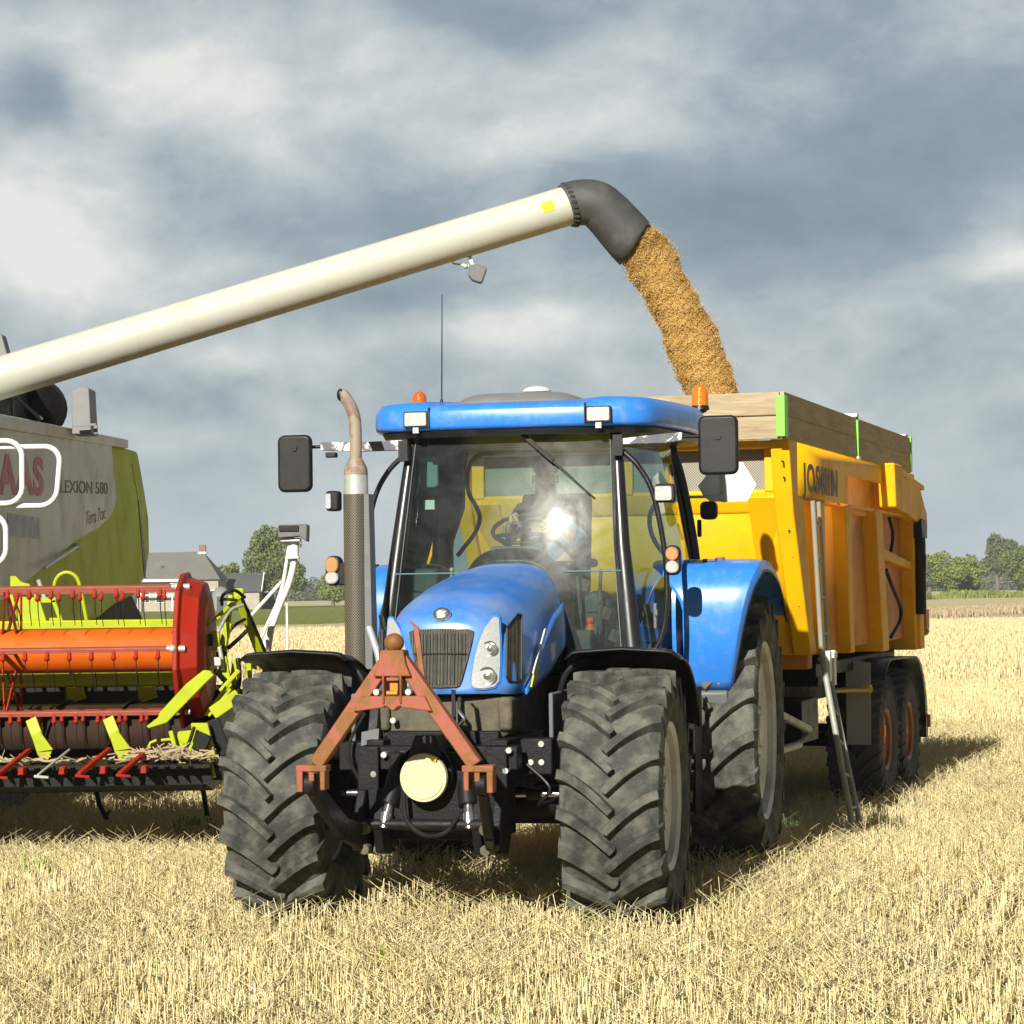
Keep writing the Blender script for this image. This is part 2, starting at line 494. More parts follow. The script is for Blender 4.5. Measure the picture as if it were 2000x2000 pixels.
# ------------------------------------------------------------------ geometry helpers
class MB:
    def __init__(s):
        s.v, s.f, s.uv = [], [], None

    def add(s, vs, fs):
        o = len(s.v)
        s.v += [tuple(p) for p in vs]
        s.f += [tuple(i + o for i in f) for f in fs]
        return s

    def box(s, c, d, rot=None):
        hx, hy, hz = d[0] / 2, d[1] / 2, d[2] / 2
        vs = [Vector((x, y, z)) for z in (-hz, hz) for y in (-hy, hy) for x in (-hx, hx)]
        if rot is not None:
            mt = rot if isinstance(rot, Matrix) else (Matrix.Rotation(R_(rot[2]), 3, 'Z') @ Matrix.Rotation(R_(rot[1]), 3, 'Y') @ Matrix.Rotation(R_(rot[0]), 3, 'X'))
            vs = [mt @ p for p in vs]
        vs = [p + Vector(c) for p in vs]
        return s.add(vs, [(0, 2, 3, 1), (4, 5, 7, 6), (0, 1, 5, 4), (2, 6, 7, 3), (0, 4, 6, 2), (1, 3, 7, 5)])

    def bb(s, x0, x1, y0, y1, z0, z1):
        return s.box(((x0 + x1) / 2, (y0 + y1) / 2, (z0 + z1) / 2), (abs(x1 - x0), abs(y1 - y0), abs(z1 - z0)))

    def bar(s, a, b, w, h, up=(0, 0, 1), w2=None, h2=None):
        a, b = Vector(a), Vector(b)
        d = (b - a).normalized()
        u = Vector(up)
        sx = d.cross(u)
        if sx.length < 1e-4:
            sx = d.cross(Vector((1, 0, 0)))
        sx.normalize()
        uu = sx.cross(d).normalized()
        w2 = w if w2 is None else w2
        h2 = h if h2 is None else h2
        vs = []
        for p, ww, hh in ((a, w, h), (b, w2, h2)):
            for i, j in ((-1, -1), (1, -1), (1, 1), (-1, 1)):
                vs.append(p + sx * (i * ww / 2) + uu * (j * hh / 2))
        return s.add(vs, [(0, 3, 2, 1), (4, 5, 6, 7), (0, 1, 5, 4), (1, 2, 6, 5), (2, 3, 7, 6), (3, 0, 4, 7)])

    def tube(s, path, r, n=12, cap=True, squash=None):
        P = [Vector(p) for p in path]
        rs = r if isinstance(r, (list, tuple)) else [r] * len(P)
        T = []
        for i in range(len(P)):
            a = P[max(0, i - 1)]
            b = P[min(len(P) - 1, i + 1)]
            T.append((b - a).normalized())
        nrm = T[0].orthogonal().normalized()
        vs, fs = [], []
        for i, p in enumerate(P):
            nrm = (nrm - T[i] * nrm.dot(T[i]))
            if nrm.length < 1e-6:
                nrm = T[i].orthogonal()
            nrm.normalize()
            bn = T[i].cross(nrm)
            for k in range(n):
                a = 2 * math.pi * k / n
                vs.append(p + (nrm * math.cos(a) + bn * math.sin(a)) * rs[i])
        for i in range(len(P) - 1):
            for k in range(n):
                k2 = (k + 1) % n
                fs.append((i * n + k, i * n + k2, (i + 1) * n + k2, (i + 1) * n + k))
        if cap:
            fs.append(tuple(range(n - 1, -1, -1)))
            fs.append(tuple((len(P) - 1) * n + k for k in range(n)))
        return s.add(vs, fs)

    def cyl(s, a, b, r, r2=None, n=20):
        return s.tube([a, b], [r, r if r2 is None else r2], n)

    def lathe(s, prof, axis='x', c=(0, 0, 0), n=48, close=False):
        """prof: list of (along, radius)"""
        vs, fs = [], []
        m_ = len(prof)
        for k in range(n):
            a = 2 * math.pi * k / n
            for (t, r) in prof:
                if axis == 'x':
                    p = (t, -r * math.cos(a), r * math.sin(a))
                elif axis == 'y':
                    p = (r * math.cos(a), t, r * math.sin(a))
                else:
                    p = (r * math.cos(a), r * math.sin(a), t)
                vs.append((p[0] + c[0], p[1] + c[1], p[2] + c[2]))
        for k in range(n):
            k2 = (k + 1) % n
            for j in range(m_ - 1 if not close else m_):
                j2 = (j + 1) % m_
                fs.append((k * m_ + j, k * m_ + j2, k2 * m_ + j2, k2 * m_ + j))
        return s.add(vs, fs)

    def prism(s, poly, axis, c0, c1):
        """poly in the two other axes: axis x -> (y,z), y -> (x,z), z -> (x,y)"""
        def pt(q, c):
            return {'x': (c, q[0], q[1]), 'y': (q[0], c, q[1]), 'z': (q[0], q[1], c)}[axis]
        n = len(poly)
        vs = [pt(q, c0) for q in poly] + [pt(q, c1) for q in poly]
        fs = [tuple(range(n - 1, -1, -1)), tuple(range(n, 2 * n))]
        for i in range(n):
            j = (i + 1) % n
            fs.append((i, j, n + j, n + i))
        return s.add(vs, fs)

    def grid(s, fn, nu, nv, close_u=False):
        vs, fs = [], []
        for j in range(nv + 1):
            for i in range(nu + (0 if close_u else 1)):
                vs.append(fn(i / nu, j / nv))
        w = nu + (0 if close_u else 1)
        for j in range(nv):
            for i in range(nu):
                i2 = (i + 1) % w
                fs.append((j * w + i, j * w + i2, (j + 1) * w + i2, (j + 1) * w + i))
        return s.add(vs, fs)

    def sphere(s, c, r, n=16, m_=10, sc=(1, 1, 1)):
        vs, fs = [], []
        for j in range(m_ + 1):
            ph = math.pi * j / m_
            for i in range(n):
                a = 2 * math.pi * i / n
                vs.append((c[0] + r * sc[0] * math.sin(ph) * math.cos(a), c[1] + r * sc[1] * math.sin(ph) * math.sin(a), c[2] + r * sc[2] * math.cos(ph)))
        for j in range(m_):
            for i in range(n):
                i2 = (i + 1) % n
                fs.append((j * n + i, (j + 1) * n + i, (j + 1) * n + i2, j * n + i2))
        return s.add(vs, fs)

    def pieces(s):
        par = list(range(len(s.v)))

        def root(i):
            while par[i] != i:
                par[i] = par[par[i]]
                i = par[i]
            return i
        for f in s.f:
            for k in f[1:]:
                par[root(k)] = root(f[0])
        groups = {}
        for f in s.f:
            groups.setdefault(root(f[0]), []).append(f)
        res = []
        for fs in groups.values():
            ids = sorted({i for f in fs for i in f})
            mp_ = {i: k for k, i in enumerate(ids)}
            q = MB()
            q.v = [s.v[i] for i in ids]
            q.f = [tuple(mp_[i] for i in f) for f in fs]
            res.append(q)
        return res

    def split(s, name, m, parent=None, **kw):
        """every connected piece becomes a part of its own"""
        return [q.build(name, m, parent, **kw) for q in s.pieces()]

    def build(s, name, m, parent=None, smooth=40, bevel=0., seg=2, solid=0., label=None, sub=0):
        me = bpy.data.meshes.new(name)
        me.from_pydata(s.v, [], s.f)
        bm = bmesh.new()
        bm.from_mesh(me)
        bmesh.ops.remove_doubles(bm, verts=bm.verts, dist=1e-5)
        bmesh.ops.recalc_face_normals(bm, faces=bm.faces)
        bm.to_mesh(me)
        bm.free()
        if isinstance(m, str):
            m = M[m]
        me.materials.append(m)
        if smooth:
            me.shade_smooth()
            me.set_sharp_from_angle(angle=R_(smooth))
        o = bpy.data.objects.new(name, me)
        COL.objects.link(o)
        if parent is not None:
            o.parent = parent
        if sub:
            md = o.modifiers.new('sub', 'SUBSURF'); md.levels = sub; md.render_levels = sub
        if solid:
            md = o.modifiers.new('solid', 'SOLIDIFY'); md.thickness = solid; md.offset = 0
        if bevel:
            md = o.modifiers.new('bevel', 'BEVEL'); md.width = bevel; md.segments = seg
            md.limit_method = 'ANGLE'; md.angle_limit = R_(35); md.harden_normals = False
        if label:
            o['label'] = label
        return o


def smooth_path(P, k=6, closed=False):
    P = [Vector(p) for p in P]
    n = len(P)
    out_ = []
    rngk = range(n if closed else n - 1)
    for i in rngk:
        p0 = P[(i - 1) % n] if (closed or i > 0) else P[0] * 2 - P[1]
        p1, p2 = P[i], P[(i + 1) % n]
        p3 = P[(i + 2) % n] if (closed or i + 2 < n) else P[-1] * 2 - P[-2]
        for j in range(k):
            t = j / k
            out_.append(0.5 * ((2 * p1) + (-p0 + p2) * t + (2 * p0 - 5 * p1 + 4 * p2 - p3) * t * t + (-p0 + 3 * p1 - 3 * p2 + p3) * t ** 3))
    out_.append(P[0] if closed else P[-1])
    return out_


def rrect(w, h, r, n=5, c=(0, 0)):
    """rounded rectangle polygon"""
    pts = []
    for cx, cy, a0 in ((w / 2 - r, h / 2 - r, 0), (-w / 2 + r, h / 2 - r, 90), (-w / 2 + r, -h / 2 + r, 180), (w / 2 - r, -h / 2 + r, 270)):
        for k in range(n + 1):
            a = R_(a0 + 90 * k / n)
            pts.append((c[0] + cx + r * math.cos(a), c[1] + cy + r * math.sin(a)))
    return pts


def thing(name, label, cat, loc=(0, 0, 0), rotz=0., group=None):
    o = bpy.data.objects.new(name, None)
    o.empty_display_size = .3
    COL.objects.link(o)
    o.location = loc
    o.rotation_euler = (0, 0, R_(rotz))
    o['label'] = label
    o['category'] = cat
    if group:
        o['group'] = group
    return o


def tag(o, label=None, cat=None, group=None, kind=None):
    if label: o['label'] = label
    if cat: o['category'] = cat
    if group: o['group'] = group
    if kind: o['kind'] = kind
    return o


def dup(src, parent, loc=None, rot=None):
    c = src.copy()
    COL.objects.link(c)
    c.parent = parent
    if loc is not None: c.location = loc
    if rot is not None: c.rotation_euler = rot
    for g in list(src.children):
        d = g.copy()
        COL.objects.link(d)
        d.parent = c
    return c


def text_mesh(txt, m, parent, name, size, origin, xdir, ydir, sx=1., extrude=.003, bold=0., shear=0., space=1.):
    """flat letters turned into a mesh; origin = lower left corner, width follows xdir"""
    cu = bpy.data.curves.new(name, 'FONT')
    cu.body = txt
    cu.size = size
    cu.extrude = extrude
    cu.offset = bold
    cu.shear = shear
    cu.space_character = space
    tmp = bpy.data.objects.new(name, cu)
    COL.objects.link(tmp)
    dg = bpy.context.evaluated_depsgraph_get()
    me = bpy.data.meshes.new_from_object(tmp.evaluated_get(dg))
    bpy.data.objects.remove(tmp)
    X, Y = Vector(xdir), Vector(ydir)
    Z = X.normalized().cross(Y.normalized())
    for v_ in me.vertices:
        p = v_.co.copy()
        v_.co = Vector(origin) + X * (p.x * sx) + Y * p.y + Z * p.z
    me.materials.clear()
    me.materials.append(M[m])
    o = bpy.data.objects.new(name, me)
    COL.objects.link(o)
    if parent is not None:
        o.parent = parent
    return o


def ground_z(x, y):
    x = np.asarray(x, float); y = np.asarray(y, float)
    s1 = np.clip((y - 15.5) / 4.5, 0, 1); s1 = s1 * s1 * (3 - 2 * s1)
    s2 = np.clip((y - 42) / 50, 0, 1); s2 = s2 * s2 * (3 - 2 * s2)
    z = -.19 * s1 * (1 - s2)
    z = z + .018 * np.sin(x * 1.7 + y * .9) * np.sin(y * 1.3 - x * .6) * np.clip(1 - y / 80, 0, 1)
    z = z + .016 * np.sin(x * 4.3 - y * 2.1) * np.sin(y * 3.7 + x * 2.2) * np.clip(1 - y / 50, 0, 1)
    return z

# ================================================================== THE SETTING
def mesh_np(name, verts, faces, m, smooth=False):
    """verts (n,3), faces (k,4) arrays"""
    me = bpy.data.meshes.new(name)
    me.vertices.add(len(verts))
    me.vertices.foreach_set('co', np.asarray(verts, np.float32).ravel())
    k = faces.shape[1]
    me.loops.add(faces.size)
    me.loops.foreach_set('vertex_index', faces.astype(np.int32).ravel())
    me.polygons.add(len(faces))
    me.polygons.foreach_set('loop_start', np.arange(0, faces.size, k, dtype=np.int32))
    me.polygons.foreach_set('loop_total', np.full(len(faces), k, np.int32))
    me.update(calc_edges=True)
    me.validate()
    me.materials.append(m)
    if smooth:
        me.shade_smooth()
    o = bpy.data.objects.new(name, me)
    COL.objects.link(o)
    return o


def geo(a, b, n, p=2.2):
    t = np.linspace(0, 1, n)
    return a + (b - a) * t ** p


ys = np.concatenate([np.linspace(-40, 4, 12)[:-1], np.linspace(4, 60, 113)[:-1], geo(60, 500, 60, 1.6)[:-1], geo(500, 5000, 24, 2.)])
xs_h = np.concatenate([np.linspace(0, 20, 60)[:-1], geo(20, 300, 40, 1.8)[:-1], geo(300, 3000, 16, 2.)])
xs = np.concatenate([-xs_h[::-1], xs_h[1:]])
gx, gy = np.meshgrid(xs, ys)
gz = ground_z(gx, gy)
nx_, ny_ = len(xs), len(ys)
vv = np.stack([gx.ravel(), gy.ravel(), gz.ravel()], 1)
ii, jj = np.meshgrid(np.arange(nx_ - 1), np.arange(ny_ - 1))
b0 = (jj * nx_ + ii).ravel()
gf = np.stack([b0, b0 + 1, b0 + 1 + nx_, b0 + nx_], 1)

m, t, b = principled('stubble_field_soil')
tcn = N(t, 'ShaderNodeTexCoord')
sp = N(t, 'ShaderNodeSeparateXYZ')
L(t, tcn.outputs['Object'], sp.inputs[0])
# litter: straw coloured flecks over brown soil near by; a paler, finer grain with distance
na = N(t, 'ShaderNodeTexNoise', i_Scale=28.0, i_Detail=8.0, i_Roughness=.7)
L(t, tcn.outputs['Object'], na.inputs['Vector'])
nb_ = N(t, 'ShaderNodeTexNoise', i_Scale=.9, i_Detail=6.0, i_Roughness=.6)
L(t, tcn.outputs['Object'], nb_.inputs['Vector'])
mpf = N(t, 'ShaderNodeMapping')
mpf.inputs['Scale'].default_value = (.9, .12, 1)
L(t, tcn.outputs['Object'], mpf.inputs['Vector'])
nf = N(t, 'ShaderNodeTexNoise', i_Scale=1.6, i_Detail=8.0, i_Roughness=.75)
L(t, mpf.outputs[0], nf.inputs['Vector'])
rs = N(t, 'ShaderNodeValToRGB')
rs.color_ramp.elements[0].position = .35
rs.color_ramp.elements[0].color = (.22, .165, .08, 1)
rs.color_ramp.elements[1].position = .62
rs.color_ramp.elements[1].color = (.60, .50, .27, 1)
L(t, na.outputs['Fac'], rs.inputs['Fac'])
rfar = N(t, 'ShaderNodeValToRGB')
rfar.color_ramp.elements[0].position = .33
rfar.color_ramp.elements[0].color = (.47, .385, .225, 1)
rfar.color_ramp.elements[1].position = .67
rfar.color_ramp.elements[1].color = (.66, .56, .35, 1)
L(t, nf.outputs['Fac'], rfar.inputs['Fac'])
dm = N(t, 'ShaderNodeMapRange')
dm.inputs['From Min'].default_value = 25
dm.inputs['From Max'].default_value = 90
L(t, sp.outputs['Y'], dm.inputs['Value'])
mxa = N(t, 'ShaderNodeMix', data_type='RGBA')
L(t, dm.outputs[0], mxa.inputs['Factor'])
L(t, rs.outputs['Color'], mxa.inputs[6])
L(t, rfar.outputs['Color'], mxa.inputs[7])
# the meadow beyond the field: edge runs away to the right
edge = math_node(t, 'ADD', math_node(t, 'MULTIPLY', math_node(t, 'MAXIMUM', math_node(t, 'ADD', sp.outputs['X'], 12.0), 0.0), 2.45), 146.0)
dd = math_node(t, 'SUBTRACT', sp.outputs['Y'], edge)
dd = math_node(t, 'ADD', dd, math_node(t, 'MULTIPLY', math_node(t, 'SUBTRACT', nb_.outputs['Fac'], .5), 9.0))
gm = N(t, 'ShaderNodeMapRange')
gm.inputs['From Min'].default_value = 0
gm.inputs['From Max'].default_value = 2.5
L(t, dd, gm.inputs['Value'])
rg = N(t, 'ShaderNodeValToRGB')
rg.color_ramp.elements[0].position = .35
rg.color_ramp.elements[0].color = (.15, .175, .045, 1)
rg.color_ramp.elements[1].position = .68
rg.color_ramp.elements[1].color = (.29, .30, .095, 1)
L(t, nf.outputs['Fac'], rg.inputs['Fac'])
mxg = N(t, 'ShaderNodeMix', data_type='RGBA')
L(t, gm.outputs[0], mxg.inputs['Factor'])
L(t, mxa.outputs[2], mxg.inputs[6])
L(t, rg.outputs['Color'], mxg.inputs[7])
# a ripe field again further out
far2 = N(t, 'ShaderNodeMapRange')
far2.inputs['From Min'].default_value = 372
far2.inputs['From Max'].default_value = 378
L(t, sp.outputs['Y'], far2.inputs['Value'])
mx3 = N(t, 'ShaderNodeMix', data_type='RGBA')
L(t, far2.outputs[0], mx3.inputs['Factor'])
L(t, mxg.outputs[2], mx3.inputs[6])
mx3.inputs[7].default_value = (.52, .46, .26, 1)
L(t, mx3.outputs[2], b.inputs['Base Color'])
b.inputs['Roughness'].default_value = 1.0
b.inputs['Specular IOR Level'].default_value = 0.0
bp = N(t, 'ShaderNodeBump')
bp.inputs['Strength'].default_value = .9
bp.inputs['Distance'].default_value = .05
L(t, na.outputs['Fac'], bp.inputs['Height'])
L(t, bp.outputs[0], b.inputs['Normal'])
ground = mesh_np('ground', vv, gf, m, True)
ground['kind'] = 'structure'


def straw_mat(name, c1, c2, c3, sc=23.0):
    m, t, b = principled(name)
    tcn = N(t, 'ShaderNodeTexCoord')
    mpn = N(t, 'ShaderNodeMapping')
    mpn.inputs['Scale'].default_value = (1, 1, .12)
    L(t, tcn.outputs['Object'], mpn.inputs['Vector'])
    nz = N(t, 'ShaderNodeTexNoise', i_Scale=sc, i_Detail=3.0, i_Roughness=.8)
    L(t, mpn.outputs[0], nz.inputs['Vector'])
    big = N(t, 'ShaderNodeTexNoise', i_Scale=1.3, i_Detail=5.0, i_Roughness=.6)
    L(t, tcn.outputs['Object'], big.inputs['Vector'])
    rp = N(t, 'ShaderNodeValToRGB')
    rp.color_ramp.elements[0].position = .30
    rp.color_ramp.elements[0].color = (*c1, 1)
    rp.color_ramp.elements[1].position = .72
    rp.color_ramp.elements[1].color = (*c3, 1)
    e = rp.color_ramp.elements.new(.5); e.color = (*c2, 1)
    L(t, math_node(t, 'ADD', math_node(t, 'MULTIPLY', nz.outputs['Fac'], .68), math_node(t, 'MULTIPLY', big.outputs['Fac'], .34)), rp.inputs['Fac'])
    L(t, rp.outputs['Color'], b.inputs['Base Color'])
    b.inputs['Roughness'].default_value = .7
    b.inputs['Specular IOR Level'].default_value = .25
    return m


M['straw'] = straw_mat('cut_straw', (.52, .39, .15), (.78, .67, .36), (.91, .83, .57))
M['straw_far'] = straw_mat('far_straw', (.42, .32, .15), (.61, .51, .28), (.73, .64, .40), 9.0)
M['straw_brown'] = straw_mat('brown_straw', (.30, .225, .13), (.40, .315, .19), (.50, .41, .26), 3.0)
M['weed'] = straw_mat('green_weed_leaf', (.12, .20, .02), (.26, .36, .04), (.42, .50, .09), 12.0)

ROW = R_(17.0)
rdir = np.array([math.sin(ROW), math.cos(ROW)])
rper = np.array([math.cos(ROW), -math.sin(ROW)])


def scatter(y0, y1, dens, margin, row=.135, jit=.022, slope=.225):
    """positions in drill rows inside the wedge the field of view could see, plus a margin"""
    ymax_w = slope * y1 + margin
    area = 2 * ymax_w * (y1 - y0)
    n = int(area * dens)
    x = rng.uniform(-ymax_w, ymax_w, n)
    y = rng.uniform(y0, y1, n)
    k = np.abs(x) < slope * y + margin
    x, y = x[k], y[k]
    if row:
        u = x * rper[0] + y * rper[1]
        vv_ = x * rdir[0] + y * rdir[1]
        u = np.round(u / row) * row + rng.normal(0, jit, len(u)) + .05 * np.sin(vv_ * .7)
        x = u * rper[0] + vv_ * rdir[0]
        y = u * rper[1] + vv_ * rdir[1]
    return x, y


def stems(name, parts, material):
    V, Fc, off = [], [], 0
    for (x, y, h, w, lean, sides, zoff) in parts:
        n = len(x)
        z = ground_z(x, y) + zoff
        la = rng.uniform(0, 2 * np.pi, n)
        lx, ly = np.cos(la) * lean, np.sin(la) * lean
        a0 = rng.uniform(0, 2 * np.pi, n)
        top = np.stack([x + lx * h, y + ly * h, z + h * np.sqrt(np.maximum(.05, 1 - lean ** 2))], 1)
        bot = np.stack([x, y, z - .01], 1)
        if sides == 3:
            ring = []
            for P, sc in ((bot, 1.), (top, .85)):
                for k in range(3):
                    a = a0 + k * 2 * np.pi / 3
                    ring.append(P + np.stack([np.cos(a) * w * sc / 2, np.sin(a) * w * sc / 2, np.zeros(n)], 1))
            vs = np.stack(ring, 1)
            base = off + np.arange(n)[:, None] * 6
            f = np.concatenate([base + np.array([[0, 1, 4, 3]]), base + np.array([[1, 2, 5, 4]]), base + np.array([[2, 0, 3, 5]])], 0)
            off += n * 6
        else:
            a = a0
            dx = np.stack([np.cos(a) * w / 2, np.sin(a) * w / 2, np.zeros(n)], 1)
            vs = np.stack([bot - dx, bot + dx, top + dx * .8, top - dx * .8], 1)
            base = off + np.arange(n)[:, None] * 4
            f = base + np.array([[0, 1, 2, 3]])
            off += n * 4
        V.append(vs.reshape(-1, 3))
        Fc.append(f)
    return mesh_np(name, np.concatenate(V), np.concatenate(Fc), material)


def N_(mu, sd, n, lo, hi):
    return np.clip(rng.normal(mu, sd, n), lo, hi)


P = []
x, y = scatter(8.0, 24, 420, 2.2)
# patchy: thin out where the wheels and chaff have flattened the crop
def patch(x, y):
    return (np.sin(x * 2.1 + y * .7) * np.sin(y * 1.1 - x * 1.3) + .7 * np.sin(x * 4.7 - y * 2.9 + 1.3) * np.sin(y * 3.3 + x * 1.9) + .5 * np.sin(x * 9.1 + y * 6.3) * np.sin(y * 7.7 - x * 5.1))


pn = patch(x, y) + rng.normal(0, .35, len(x))
flat = pn > .42
h = N_(.112, .035, len(x), .035, .23)
lean = np.abs(rng.normal(0, .19, len(x)))
lean[flat] = rng.uniform(.3, .95, flat.sum())
h[flat] *= rng.uniform(.6, 1.3, flat.sum())
P.append((x, y, h, rng.uniform(.004, .0095, len(x)), np.clip(lean, 0, .95), 3, 0.))
x, y = scatter(24, 50, 210, 5.0)
P.append((x, y, N_(.12, .03, len(x), .05, .22), rng.uniform(.007, .012, len(x)), np.clip(np.abs(rng.normal(0, .16, len(x))), 0, .9), 3, 0.))
# loose straws lying on top
x, y = scatter(8.0, 34, 380, 2.2, row=0)
k_ = patch(x, y) + rng.normal(0, .7, len(x)) > -.35
x, y = x[k_], y[k_]
P.append((x, y, rng.uniform(.08, .34, len(x)), rng.uniform(.004, .0075, len(x)), rng.uniform(.86, .999, len(x)), 3, rng.uniform(.01, .13, len(x))))
# a few long broken stalks that stand proud
x, y = scatter(9.0, 26, .9, 1.5, row=0)
P.append((x, y, rng.uniform(.20, .34, len(x)), np.full(len(x), .006), rng.uniform(.05, .7, len(x)), 3, 0.))
st1 = stems('stubble', P, M['straw'])
tag(st1, kind='stuff')
x, y = scatter(50, 125, 46, 12.0, row=.27, jit=.05)
P = [(x, y, N_(.16, .03, len(x), .08, .26), rng.uniform(.02, .035, len(x)), np.clip(np.abs(rng.normal(0, .15, len(x))), 0, .9), 1, 0.)]
st2 = stems('far_stubble', P, M['straw_far'])
tag(st2, kind='stuff')
# strip of taller brown straw left standing on the right, and along the meadow's edge
n = 42000
tx = rng.uniform(8, 62, n)
ty = 108 + (tx - 12) * 2.2 + rng.uniform(0, 17, n)
P = [(tx, ty, rng.uniform(.16, .45, n), rng.uniform(.04, .10, n), np.abs(rng.normal(0, .2, n)), 1, 0.)]
tag(stems('standing_straw', P, M['straw_brown']), kind='stuff')


# green weeds in the stubble
def weed(cx, cy, r, n, hmax, label):
    a = rng.uniform(0, 2 * np.pi, n)
    rr = r * np.sqrt(rng.uniform(0, 1, n))
    x = cx + rr * np.cos(a)
    y = cy + rr * np.sin(a) * 1.0
    o = stems('weed', [(x, y, rng.uniform(.3, 1, n) * hmax, rng.uniform(.008, .02, n), rng.uniform(.1, .9, n), 1, .02)], M['weed'])
    return tag(o, label, 'weed', 'green weeds in the stubble')


weed(-2.72, 20.5, .17, 500, .17, 'bright green grass tuft beside the left front tyre of the tractor')
weed(-3.25, 16.3, .10, 60, .15, 'tiny green sprout alone in the stubble at the left, in front of the combine shadow')
weed(-.68, 12.2, .08, 40, .10, 'small yellowish green sprig in the near stubble below the tractor')


# ------------------------------------------------------------------ trees
def leaf_mat(name, dark, light):
    m, t, b = principled(name)
    tcn = N(t, 'ShaderNodeTexCoord')
    nz = N(t, 'ShaderNodeTexNoise', i_Scale=.8, i_Detail=6.0, i_Roughness=.7)
    L(t, tcn.outputs['Object'], nz.inputs['Vector'])
    rp = N(t, 'ShaderNodeValToRGB')
    rp.color_ramp.elements[0].position = .32
    rp.color_ramp.elements[0].color = (*dark, 1)
    rp.color_ramp.elements[1].position = .68
    rp.color_ramp.elements[1].color = (*light, 1)
    L(t, nz.outputs['Fac'], rp.inputs['Fac'])
    L(t, rp.outputs['Color'], b.inputs['Base Color'])
    b.inputs['Roughness'].default_value = .75
    b.inputs['Specular IOR Level'].default_value = .15
    return m


M['leaf_a'] = leaf_mat('tree_foliage', (.075, .105, .028), (.20, .22, .06))
M['leaf_b'] = leaf_mat('light_tree_foliage', (.11, .15, .03), (.27, .29, .07))
M['leaf_c'] = leaf_mat('dark_tree_foliage', (.07, .095, .045), (.15, .175, .075))
M['bark'] = mat('bark', (.13, .11, .085), .9, dirt=(.2, .18, .14), dirt_amt=.3, bump=.4, bscale=8)


def leaves(lobes, n, size, material, name, parent):
    per = np.array([l[3] * l[4] * l[5] for l in lobes], float) ** .7
    per = (per / per.sum() * n * 1.5).astype(int)
    C, Nn = [], []
    for l, k in zip(lobes, per):
        d = rng.normal(0, 1, (k, 3))
        d /= np.linalg.norm(d, axis=1)[:, None]
        r = rng.uniform(.35, 1.08, (k, 1)) ** .55
        wob = 1 + .16 * np.sin(d[:, :1] * 7 + l[0]) * np.sin(d[:, 2:] * 6 + l[1])
        C.append(np.array(l[:3]) + d * r * wob * np.array(l[3:6]))
        Nn.append(d)
    C = np.concatenate(C)
    Nn = np.concatenate(Nn)
    k = len(C)
    nn = Nn + rng.normal(0, .8, (k, 3))
    nn /= np.linalg.norm(nn, axis=1)[:, None]
    t1 = np.cross(nn, rng.normal(0, 1, (k, 3)))
    t1 /= np.linalg.norm(t1, axis=1)[:, None]
    t2 = np.cross(nn, t1)
    s = rng.uniform(.45, 1.1, (k, 1)) * size * .86
    V = np.stack([C - t1 * s, C - t2 * s * .6, C + t1 * s, C + t2 * s * .6], 1).reshape(-1, 3)
    f = np.arange(k * 4).reshape(-1, 4)
    o = mesh_np(name, V, f, material)
    o.parent = parent
    return o


def tree(x, y, h, w, label, material, group, name='tree', n=5200, size=.30, lobes=None, base=None, seed=0):
    rr = random.Random(seed)
    root = thing(name, label, 'tree', (x, y, 0), 0, group)
    ch = h * .12 if base is None else base
    if lobes is None:
        lobes = []
        for i in range(11):
            a = rr.uniform(0, 6.28)
            q = rr.uniform(.0, .75) * w / 2
            zz = ch + (h - ch) * rr.uniform(.12, .86)
            taper = 1 - .45 * abs((zz - ch) / (h - ch) - .45) * 1.6
            lobes.append((math.cos(a) * q * taper, math.sin(a) * q * taper, zz, w * rr.uniform(.20, .30) * taper, w * rr.uniform(.2, .3), (h - ch) * rr.uniform(.12, .2)))
    trunk = MB()
    tr = w * .035 + .08
    trunk.tube([(0, 0, -.1), (tr * .2, 0, h * .2), (-tr * .3, tr * .3, h * .45), (0, 0, h * .72)], [tr * 1.25, tr, tr * .7, tr * .25], 9)
    for lb in lobes[:9]:
        s0 = Vector((0, 0, max(ch * .8, lb[2] * .5)))
        e0 = Vector(lb[:3])
        trunk.tube([s0, s0.lerp(e0, .5) + Vector((0, 0, -.2)), e0], [tr * .45, tr * .28, tr * .1], 6)
    trunk.build('trunk', 'bark', root)
    leaves(lobes, n, size, material, 'crown', root)
    return root


Y_T = 330.0
G_L = 'trees behind the farm'


def gx_(px, y):     # lateral position of a bearing at a distance
    return (px - 1000) / F_PX * y


tree(gx_(527, Y_T), Y_T, 11.6, 8.4, 'tall broad dark green tree behind the low barn, the largest on the left', M['leaf_a'], G_L, n=8500, size=.28,
     lobes=[(-.2, 0, 9.6, 2.3, 2.3, 1.7), (1.4, .3, 8.3, 2.6, 2.2, 1.8), (-2.0, 0, 6.6, 1.9, 2, 1.6), (.5, 0, 5.6, 3.2, 3, 1.9), (2.9, .4, 4.9, 1.9, 2, 1.7), (-1.2, 0, 4.0, 2.4, 2.2, 1.3), (1.9, 0, 3.4, 2.9, 2.6, 1.2), (-3.2, .5, 4.6, 1.0, 1.2, 1.0), (-1.6, 0, 8.3, 1.5, 1.5, 1.1), (3.9, 0, 3.3, 1.3, 1.3, 1.1)], seed=3)
tree(gx_(446, Y_T + 5), Y_T + 5, 6.7, 4.6, 'small light green tree between the farmhouse roof and the tall tree', M['leaf_b'], G_L, n=2600, size=.25, seed=5)
tree(gx_(648, Y_T + 25), Y_T + 25, 5.2, 5.0, 'low light green bush just left of the tractor exhaust', M['leaf_b'], G_L, n=2200, size=.28, seed=8, base=.3)
Y_R = 350.0
G_R = 'trees beyond the field on the right'
